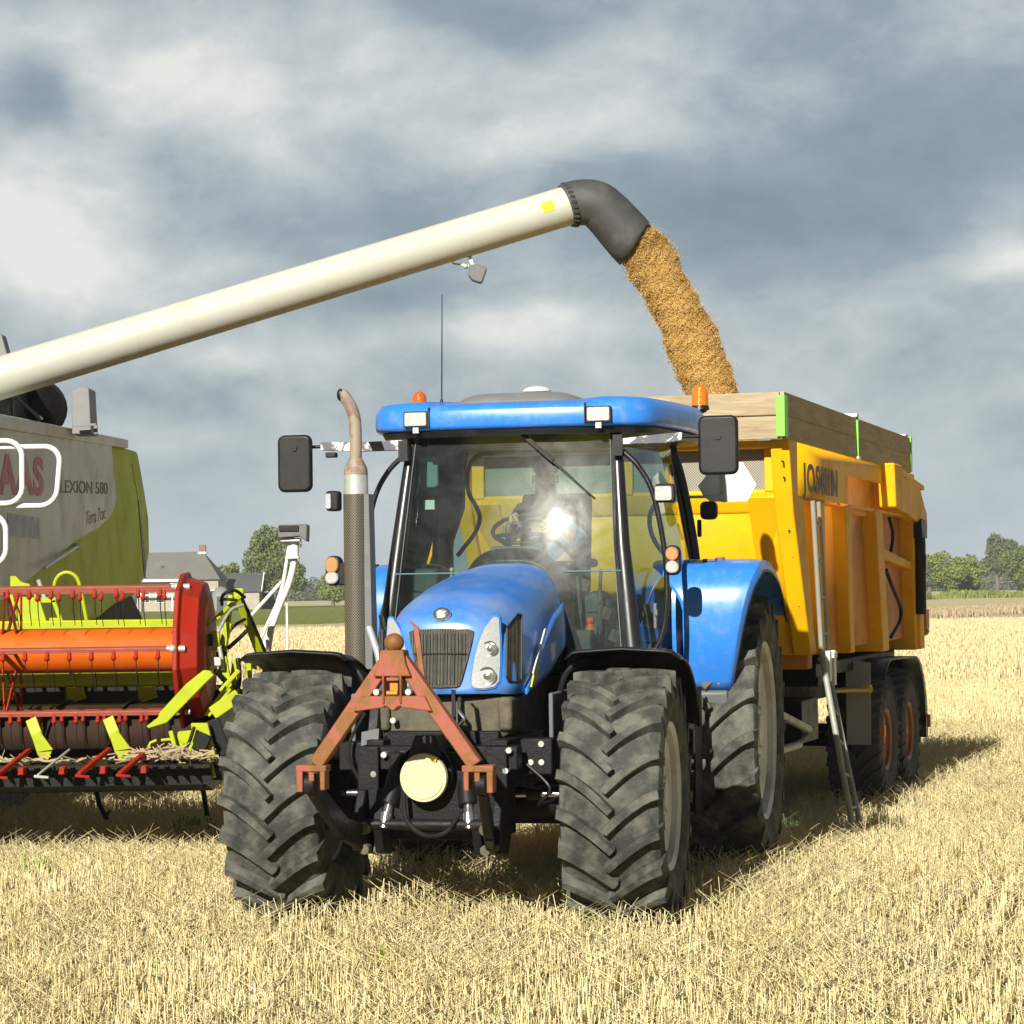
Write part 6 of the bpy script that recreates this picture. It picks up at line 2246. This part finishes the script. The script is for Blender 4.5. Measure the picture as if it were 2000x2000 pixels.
# handrails of the cab platform
def loop(x0, x1, y_, z0, z1, r, name, skew=0.):
    pts = rrect(x1 - x0, z1 - z0, .12, 5, ((x0 + x1) / 2, (z0 + z1) / 2))
    P_ = [Vector((a + skew * (c - z0), y_, c)) for a, c in pts]
    P_.append(P_[0])
    return MB().tube(P_, r, 10, cap=False).build(name, 'white', CB)


loop(-4.75, -3.705, 18.2, 2.585, 3.06, .021, 'handrail')
loop(-5.0, -3.46, 18.25, 2.565, 3.015, .021, 'handrail', .09)
loop(-4.6, -3.82, 18.15, 2.12, 2.50, .021, 'handrail')
MB().bb(-4.9, -3.9, 17.9, 19.2, 1.62, 1.68).build('platform', 'galv', CB)

# ------------------------------------------------------------------ header
HL, HR = -9.0, -2.03
mb = MB()
mb.bb(HL, HR - .38, 17.45, 17.60, 1.605, 1.70)            # top tube
mb.bb(HL, HR - .38, 17.47, 17.52, 1.22, 1.605)             # back wall, upper
mb.bb(HL, HR - .30, 17.40, 17.62, 1.22, 1.25)
hd = mb.build('header', 'green', CB, bevel=.01)
MB().bb(HL, HR - .39, 17.42, 17.47, 1.235, 1.345).bb(HL, HR - .39, 17.44, 17.449, 1.64, 1.69).build('lime_rail', 'lime', hd, bevel=.006)
mb = MB()
mb.bb(HL, HR - .02, 17.40, 17.50, .70, 1.22)
mb.prism([(17.45, .70), (17.40, .60), (16.2, .56), (15.75, .64), (15.72, .70), (15.9, .68), (17.2, .66)], 'x', HL, HR)
mb.build('trough', 'iron', hd, bevel=.006)
MB().bb(HL, HR, 17.36, 17.38, 1.03, 1.19).build('dark_sheet', 'black', hd)
# feed auger
mb = MB()
mb.cyl((HL + .05, 16.95, .92), (HR - .12, 16.95, .92), .20, n=32)
ag = mb.build('feed_auger', 'brown_dk', hd, smooth=50)
mb = MB()
turns = 14
vs, fs = [], []
for i in range(turns * 16 + 1):
    a = 2 * math.pi * i / 16
    x_ = HL + .2 + i * (HR - HL - .5) / (turns * 16)
    for r_ in (.20, .235):
        vs.append((x_, 16.95 - r_ * math.cos(a), .92 + r_ * math.sin(a)))
for i in range(turns * 16):
    fs.append((2 * i, 2 * i + 1, 2 * i + 3, 2 * i + 2))
mb.add(vs, fs).build('auger_flight', 'brown_dk', ag, solid=.006)
MB().bb(HL, HR - .20, 16.70, 16.73, 1.055, 1.085).build('auger_strip', 'galv', hd)
# knife bar and fingers
mb = MB()
mb.bb(HL, HR + .05, 15.70, 15.80, .640, .775).bb(HL, HR + .05, 15.60, 15.72, .752, .775)
nf_ = int((HR - HL) / .0762)
for k in range(nf_):
    x_ = HL + .04 + k * .0762
    mb.prism([(x_ - .022, 15.62), (x_ + .022, 15.62), (x_, 15.50)], 'z', .75, .77)
mb.build('knife_bar', 'iron', hd)
MB().bb(HL, HR + .02, 15.80, 16.2, .775, .79).build('knife_table', 'brown_dk', hd)
for k in range(14):
    x_ = -2.49 - k * .262
    if x_ < HL + .3:
        break
    c_ = 'red' if k not in (2, 5) else 'galv'
    fl_ = MB().bar((x_ - .04, 15.42, .735), (x_ + .105, 15.75, .875), .030 if c_ == 'red' else .014, .028 if c_ == 'red' else .014).bar((x_ - .06, 15.40, .73), (x_ + .03, 15.42, .72), .02, .018).build('crop_lifter', c_, hd, bevel=.004)
    MB().prism([(x_ + .085, .735), (x_ + .125, .735), (x_ + .125, .780), (x_ + .095, .785)], 'y', 15.45, 15.56).build('finger_clip', 'red', fl_, bevel=.004)

# reel
RY, RZ = 16.5, 1.50
RX1 = HR - .235
mb = MB()
mb.cyl((HL + .2, RY, RZ), (RX1, RY, RZ), .150, n=40)
rl = mb.build('reel', 'orange', CB, smooth=60)
RB = .485
bats = []
clip0 = tine0 = None
for k, ang in enumerate((0, 60, 120, 180, 240, 300)):
    a = R_(ang + 178)
    by, bz = RY + RB * math.cos(a), RZ + RB * math.sin(a)
    bt = MB().cyl((HL + .2, by, bz), (RX1 + .02, by, bz), .020, n=14)
    bt.bb(HL + .2, RX1, by - .026, by - .020, bz - .020, bz - .004)
    bo = bt.build('reel_bat', 'bat', rl, bevel=0)
    n_t = int((RX1 - HL - .3) / .147)
    sh_ = (0, .0, .04, .0, .06, .02)[k]
    for i in range(min(n_t, 14)):
        x_ = RX1 - .10 - i * .147 - sh_
        if clip0 is None:
            clip0 = MB().box((0, -.01, -.030), (.020, .045, .05)).sphere((0, -.022, -.055), .019, 8, 6).build('tine_clip', 'red', rl)
            tine0 = MB().tube([(0, -.01, -.05), (.004, -.02, -.15), (.012, .0, -.25)], [.0042, .0038, .0028], 5).build('tine', 'iron', rl)
            c_, t_ = clip0, tine0
        else:
            c_, t_ = dup(clip0, rl), dup(tine0, rl)
        c_.location = t_.location = (x_, by, bz)
    bats.append((by, bz))
for xs_ in (RX1 - 1.12 - .02, RX1 - 3.1, RX1 - 5.1):
    mb = MB()
    for (by, bz) in bats:
        mb.bar((xs_ + .03, RY, RZ), (xs_ - .02 + random.uniform(-.005, .005), by, bz), .05, .012, up=(1, 0, 0), w2=.035)
        mb.bar((xs_ - .10, RY, RZ), (xs_ - .03, by, bz), .05, .012, up=(1, 0, 0), w2=.035)
    mb.build('reel_spider', 'red', rl, bevel=.003)
# end shield
mb = MB()
hexo = []
for ang in range(0, 360, 30):
    a = R_(ang + 13)
    r_ = .555 if (ang // 30) % 2 == 0 else .53
    hexo.append((RY + r_ * math.cos(a) * 1.0, RZ + r_ * math.sin(a)))
vs, fs = [], []
lv = [(RX1, 1.0), (RX1 + .03, 1.0), (RX1 + .045, .93), (RX1 + .155, .86), (RX1 + .19, .68), (RX1 + .18, .40), (RX1 + .185, .06)]
nh = len(hexo)
for x_, s_ in lv:
    for (y_, z_) in hexo:
        vs.append((x_, RY + (y_ - RY) * s_, RZ + (z_ - RZ) * s_))
for j in range(len(lv) - 1):
    for i in range(nh):
        i2 = (i + 1) % nh
        fs.append((j * nh + i, j * nh + i2, (j + 1) * nh + i2, (j + 1) * nh + i))
fs.append(tuple(range(nh)))
fs.append(tuple((len(lv) - 1) * nh + i for i in range(nh)))
sh_o = mb.add(vs, fs).build('end_shield', 'red', rl, smooth=0, bevel=.006)
mb = MB()
for (by, bz) in bats:
    MB().sphere((RX1 - .0, by - .03, bz), .028, 10, 8).cyl((RX1 - .04, by, bz), (RX1 + .08, by, bz), .022, n=10).build('bat_bearing', 'galv', sh_o)

# right end of the header: sheets, divider, drives
mb = MB()
mb.prism([(15.75, .62), (17.6, .60), (17.6, 1.26), (17.0, 1.30), (16.4, 1.05), (15.9, .86)], 'x', HR - .015, HR + .015)
mb.build('end_sheet', 'iron', hd, bevel=.006)
def limes(name, items, m_='lime', bev=.006):
    mb = MB()
    for it in items:
        if it[0] == 'bar':
            mb.bar(*it[1:])
        elif it[0] == 'tube':
            mb.tube(smooth_path(it[1], 5), it[2], 8)
        elif it[0] == 'box':
            mb.box(*it[1:])
        elif it[0] == 'pr':
            mb.prism(*it[1:])
    return mb.split(name, m_, hd, bevel=bev)


# big lit arm crossing the shield
limes('reel_arm', [('pr', [(-2.055, 1.375), (-2.01, 1.37), (-1.985, 1.34), (-2.04, 1.29), (-2.30, 1.03), (-2.42, .995), (-2.435, 1.01), (-2.36, 1.065), (-2.345, 1.10), (-2.17, 1.285)], 'y', 15.93, 16.0)])
A = (0, 1, 0)
limes('end_frame', [('bar', (-2.02, 16.6, 1.32), (-1.98, 16.9, 1.86), .035, .05), ('bar', (-1.93, 16.9, 1.86), (-1.80, 17.2, 1.42), .06, .05, A), ('bar', (-2.06, 16.6, 1.70), (-1.90, 16.8, 1.86), .028, .03, A),
                    ('box', (-2.03, 16.4, 1.56), (.06, .05, .13)), ('box', (-1.97, 16.5, 1.60), (.05, .08, .16), (0, 15, 0)), ('bar', (-2.08, 16.4, 1.67), (-2.0, 16.45, 1.72), .02, .03, A), ('bar', (-2.10, 16.4, 1.52), (-2.08, 16.4, 1.36), .03, .02, A),
                    ('box', (-1.93, 16.95, 1.88), (.07, .07, .07))])
limes('side_bracket', [('bar', (-1.90, 16.5, 1.42), (-1.93, 16.5, 1.15), .06, .03, A), ('bar', (-1.98, 16.4, 1.45), (-1.92, 16.4, 1.13), .05, .05, A), ('bar', (-1.83, 16.6, 1.43), (-1.82, 16.6, 1.18), .04, .05, A), ('box', (-1.78, 16.7, 1.40), (.07, .06, .10), (0, 20, 0)), ('box', (-1.72, 16.8, 1.33), (.06, .06, .07), (0, 40, 0)),
                       ('bar', (-1.99, 16.3, 1.22), (-1.86, 16.3, 1.36), .03, .03, A), ('bar', (-2.08, 16.2, 1.06), (-1.93, 16.2, 1.26), .02, .03, A), ('bar', (-2.05, 16.15, 1.06), (-1.90, 16.15, 1.24), .02, .03, A), ('bar', (-2.02, 16.1, 1.08), (-1.84, 16.1, 1.20), .09, .02, A)])
limes('divider', [('pr', [(-2.13, 1.03), (-2.02, 1.03), (-1.99, .90), (-1.94, .70), (-2.0, .68), (-2.07, .84), (-2.12, .90)], 'y', 15.85, 15.90), ('pr', [(-2.23, .97), (-2.13, .98), (-2.12, .88), (-2.17, .82), (-2.25, .86)], 'y', 15.95, 16.0), ('pr', [(-2.15, .90), (-2.06, .88), (-2.03, .82), (-2.14, .80)], 'y', 15.80, 15.84),
                  ('bar', (-2.27, 15.9, .98), (-2.24, 15.9, .86), .03, .03, A), ('bar', (-2.01, 15.8, .82), (-1.97, 15.75, .68), .03, .03, A), ('box', (-2.18, 15.8, .76), (.05, .05, .04))], 'lime')
limes('knife_drive', [('box', (-2.055, 15.82, .905), (.09, .07, .12), (0, 25, 0)), ('box', (-1.96, 16.0, .93), (.09, .12, .25), (0, -18, 0)), ('box', (-1.98, 15.9, .72), (.11, .12, .13)), ('tube', [(-2.20, 15.8, .83), (-2.14, 15.8, .90), (-2.10, 15.8, 1.01)], .013), ('tube', [(-2.02, 16.3, 1.36), (-1.94, 16.4, 1.26), (-1.86, 16.5, 1.20)], .02)], 'iron')
limes('hose', [('tube', [(-2.02, 16.7, 1.80), (-2.0, 16.6, 1.87), (-1.92, 16.6, 1.90), (-1.86, 16.7, 1.85)], .013), ('tube', [(-2.03, 16.7, 1.83), (-1.98, 16.6, 1.84), (-1.90, 16.6, 1.83)], .012), ('tube', [(-1.97, 16.6, 1.60), (-1.92, 16.6, 1.66), (-1.86, 16.7, 1.70)], .012),
                ('tube', [(-1.90, 16.8, 1.86), (-1.84, 16.9, 1.70), (-1.76, 17.1, 1.45)], .013), ('tube', [(-1.98, 16.7, 1.50), (-1.90, 16.8, 1.58), (-1.86, 16.8, 1.62)], .016), ('box', (-2.06, 16.38, 1.565), (.03, .04, .08)), ('box', (-2.0, 16.5, 1.46), (.07, .06, .05)), ('tube', [(-1.88, 16.4, 1.44), (-1.87, 16.4, 1.30), (-1.90, 16.4, 1.14)], .018)], 'black')
limes('ram', [('tube', [(-2.0, 16.35, 1.52), (-1.985, 16.35, 1.44), (-1.98, 16.35, 1.36)], .016), ('tube', [(-2.0, 16.3, 1.62), (-1.94, 16.5, 1.76), (-1.86, 16.6, 1.80)], .012), ('box', (-2.02, 16.3, 1.42), (.08, .03, .06))], 'galv')
MB().tube([(-2.43, 15.95, .86), (-2.41, 15.95, .90), (-2.37, 15.95, .915)], .010, 8).tube([(-2.34, 15.95, .915), (-2.29, 15.95, .92), (-2.24, 15.95, .91)], .010, 8).tube([(-2.22, 15.95, .915), (-2.19, 15.95, .89)], .009, 8).build('guard_hoop', 'lime', hd)
# lime retracting brackets in the trough
for x0 in (-3.25, -2.735, -3.77, -4.28):
    mb = MB()
    mb.bar((x0 + .02, 16.1, 1.06), (x0 + .075, 16.05, .94), .075, .02, A)
    mb.prism([(x0 + .045, .955), (x0 + .10, .985), (x0 + .19, .86), (x0 + .085, .845)], 'y', 15.98, 16.0)
    mb.prism([(x0 + .085, .845), (x0 + .18, .85), (x0 + .15, .78), (x0 + .12, .77)], 'y', 15.98, 16.0)
    mb.build('reel_bracket', 'lime', hd, bevel=.004)
    MB().prism([(x0 + .03, 1.22), (x0 + .15, 1.22), (x0 + .17, 1.14), (x0 + .04, 1.10)], 'y', 17.30, 17.34).build('auger_bracket', 'green', hd)
# upper frame window, hoop and rods behind the reel
mb = MB()
mb.add([(-3.66, 17.62, 1.88), (-3.47, 17.62, 1.87), (-3.42, 17.62, 1.68), (-3.60, 17.62, 1.68), (-3.66, 17.68, 1.88), (-3.47, 17.68, 1.87), (-3.42, 17.68, 1.68), (-3.60, 17.68, 1.68)], [(0, 1, 2, 3), (4, 7, 6, 5), (0, 4, 5, 1), (1, 5, 6, 2), (2, 6, 7, 3), (3, 7, 4, 0)])
mb.bar((-3.68, 17.6, 1.93), (-3.60, 17.6, 1.68), .025, .03, A).bar((-3.49, 17.6, 1.90), (-3.42, 17.6, 1.68), .03, .03, A).bar((-3.45, 17.6, 1.85), (-3.34, 17.6, 1.85), .04, .03, A).bar((-3.36, 17.6, 1.85), (-3.30, 17.6, 1.68), .03, .03, A)
mb.prism([(-3.68, 2.03), (-3.64, 2.03), (-3.60, 1.985), (-3.54, 1.97), (-3.53, 1.95), (-3.68, 1.95)], 'y', 17.62, 17.66)
mb.bb(-3.40, -3.33, 17.64, 17.70, 1.68, 1.72)
mb.build('lift_frame', 'lime', hd, bevel=.004)
MB().tube(smooth_path([(-3.35, 17.62, 1.90), (-3.355, 17.62, 1.97), (-3.32, 17.62, 2.03), (-3.26, 17.62, 2.05), (-3.20, 17.62, 2.02), (-3.17, 17.62, 1.95), (-3.145, 17.62, 1.82), (-3.12, 17.62, 1.68)], 5), .014, 8).build('hose_hoop', 'lime', hd)
MB().tube([(-3.47, 17.6, 2.0), (-3.42, 17.6, 1.85)], .016, 8).build('rod', 'galv', hd)
# parking legs under the header
MB().tube([(-3.03, 17.3, .60), (-2.97, 17.2, .40), (-2.90, 17.1, .30)], .018, 8).bar((-2.92, 17.1, .30), (-2.87, 17.1, .36), .03, .02).tube([(-2.26, 17.3, .60), (-2.20, 17.2, .30)], .018, 8).split('parking_leg', 'iron', hd)
# straw lying on the knife table
n = 350
sx_a = rng.uniform(-4.2, -2.05, n) if False else np.concatenate([rng.uniform(-2.50, -2.0, 260), rng.uniform(-4.0, -2.4, 90)])
sy_a = rng.uniform(15.66, 15.95, n)
V = []
for i in range(n):
    c_ = np.array([sx_a[i], sy_a[i], .795 + abs(rng.normal(0, .018)) + (.03 if sx_a[i] > -2.5 else 0) * rng.uniform(0, 1.5)])
    d_ = np.array([rng.normal(0, 1), rng.normal(0, .5), rng.normal(0, .22)])
    d_ = d_ / np.linalg.norm(d_) * rng.uniform(.03, .09)
    e_ = np.array([0, .0, .0045])
    V += [c_ - d_ - e_, c_ + d_ - e_, c_ + d_ + e_, c_ - d_ + e_]
so_ = mesh_np('loose_straw', np.array(V), np.arange(n * 4).reshape(-1, 4), M['straw_brown'])
so_.scale = CB.scale
so_.location = CB.location
tag(so_, kind='stuff')
# guidance sensor on its bent pole
sn = MB().tube(smooth_path([(-1.84, 17.5, 1.42), (-1.80, 17.5, 1.52), (-1.70, 17.5, 1.78), (-1.635, 17.5, 1.93), (-1.595, 17.5, 2.08), (-1.59, 17.5, 2.20)], 5), .024, 12).tube([(-1.59, 17.5, 2.13), (-1.588, 17.5, 2.25)], .036, 14)
sn.tube([(-1.62, 17.49, 2.24), (-1.665, 17.49, 1.98), (-1.75, 17.49, 1.62), (-1.775, 17.49, 1.46)], .013, 10).tube([(-1.68, 17.48, 1.96), (-1.91, 17.48, 1.71)], .013, 10).tube([(-1.66, 17.52, 2.0), (-1.72, 17.52, 1.80), (-1.84, 17.52, 1.55)], .012, 10)
sno = sn.build('sensor_pole', 'white', hd)
MB().bb(-1.64, -1.55, 17.44, 17.56, 2.125, 2.14).bb(-1.68, -1.54, 17.42, 17.58, 2.250, 2.275).build('pole_clamp', 'white', sno, bevel=.004)
MB().prism([(-1.695, 2.275), (-1.54, 2.285), (-1.485, 2.245), (-1.48, 2.37), (-1.50, 2.375), (-1.69, 2.372)], 'y', 17.38, 17.60).build('sensor_box', 'grey_pl', sno, bevel=.008)
MB().bb(-1.685, -1.545, 17.365, 17.379, 2.325, 2.365).build('sensor_window', 'black_gloss', sno)

# ------------------------------------------------------------------ the falling grain
gpath = [(1.00, 20.92, 5.00), (1.13, 20.93, 4.87), (1.24, 20.93, 4.73), (1.35, 20.92, 4.54), (1.455, 20.9, 4.30), (1.56, 20.88, 4.07), (1.66, 20.86, 3.84), (1.74, 20.85, 3.58), (1.80, 20.85, 3.30), (1.84, 20.85, 3.05)]
gw = [.15, .205, .21, .205, .205, .215, .230, .215, .25, .30]
gp_ = smooth_path(gpath, 9)
gr_ = np.interp(np.linspace(0, 1, len(gp_)), np.linspace(0, 1, len(gw)), gw)
mb = MB()


def gs(u, v):
    i = v * (len(gp_) - 1)
    k = min(int(i), len(gp_) - 2)
    p = gp_[k].lerp(gp_[k + 1], i - k)
    T_ = (gp_[k + 1] - gp_[k]).normalized()
    X_ = T_.cross(Vector((0, 1, 0))).normalized()
    Y_ = T_.cross(X_).normalized()
    a = 2 * math.pi * u
    r_ = float(np.interp(v, np.linspace(0, 1, len(gw)), gw))
    z = p.z
    r_ *= .93 + .05 * math.sin(z * 9 + math.cos(a) * 2.2) + .045 * math.sin(z * 19 + a * 2) + .03 * math.sin(z * 41 - a * 3) + .02 * math.sin(z * 90 + a * 7)
    q = p + (X_ * math.cos(a) + Y_ * math.sin(a) * .8) * r_
    return (q.x, q.y, q.z)


mb.grid(gs, 60, 170, close_u=True)
grain = mb.build('grain_stream', 'grain', None, smooth=70)
grain.scale = CB.scale
grain.location = CB.location
tag(grain, kind='stuff')
# loose kernels around the stream
n = 90000
vv_ = rng.uniform(0, 1, n)
uu_ = rng.uniform(0, 1, n)
C_ = np.array([gs(a, c) for a, c in zip(uu_, vv_)])
cen_ = np.array([tuple(gp_[min(int(c * (len(gp_) - 1)), len(gp_) - 1)]) for c in vv_])
sc_ = 1 + np.abs(rng.normal(0, .075, n)) + (rng.uniform(0, 1, n) > .98) * rng.uniform(0, .35, n)
C_ = cen_ + (C_ - cen_) * sc_[:, None]
keep = C_[:, 0] + (C_[:, 2] - 4.62) * -.0 > -10
d1 = rng.normal(0, 1, (n, 3)); d1 /= np.linalg.norm(d1, axis=1)[:, None]
d2 = np.cross(d1, rng.normal(0, 1, (n, 3))); d2 /= np.linalg.norm(d2, axis=1)[:, None]
s_ = rng.uniform(.0025, .0055, (n, 1))
V = np.stack([C_ - d1 * s_ * 1.4, C_ - d2 * s_, C_ + d1 * s_ * 1.4, C_ + d2 * s_], 1).reshape(-1, 3)
ko = mesh_np('loose_grain', V, np.arange(n * 4).reshape(-1, 4), M['grain'])
ko.scale = CB.scale
ko.location = CB.location
tag(ko, kind='stuff')

# ------------------------------------------------------------------ the air between here and the far trees
hz_m = bpy.data.materials.new('haze_air')
hz_m.use_nodes = True
ht = hz_m.node_tree
ht.nodes.clear()
ho = N(ht, 'ShaderNodeOutputMaterial')
pv = N(ht, 'ShaderNodeVolumePrincipled')
pv.inputs['Color'].default_value = (.86, .92, 1.0, 1)
pv.inputs['Density'].default_value = .0003
pv.inputs['Anisotropy'].default_value = .0
L(ht, pv.outputs[0], ho.inputs['Volume'])
hb_ = MB().bb(-3050, 3050, -60, 5050, -1.3, 16.0)
hzo = hb_.build('haze', hz_m, None, smooth=0)
tag(hzo, kind='stuff')
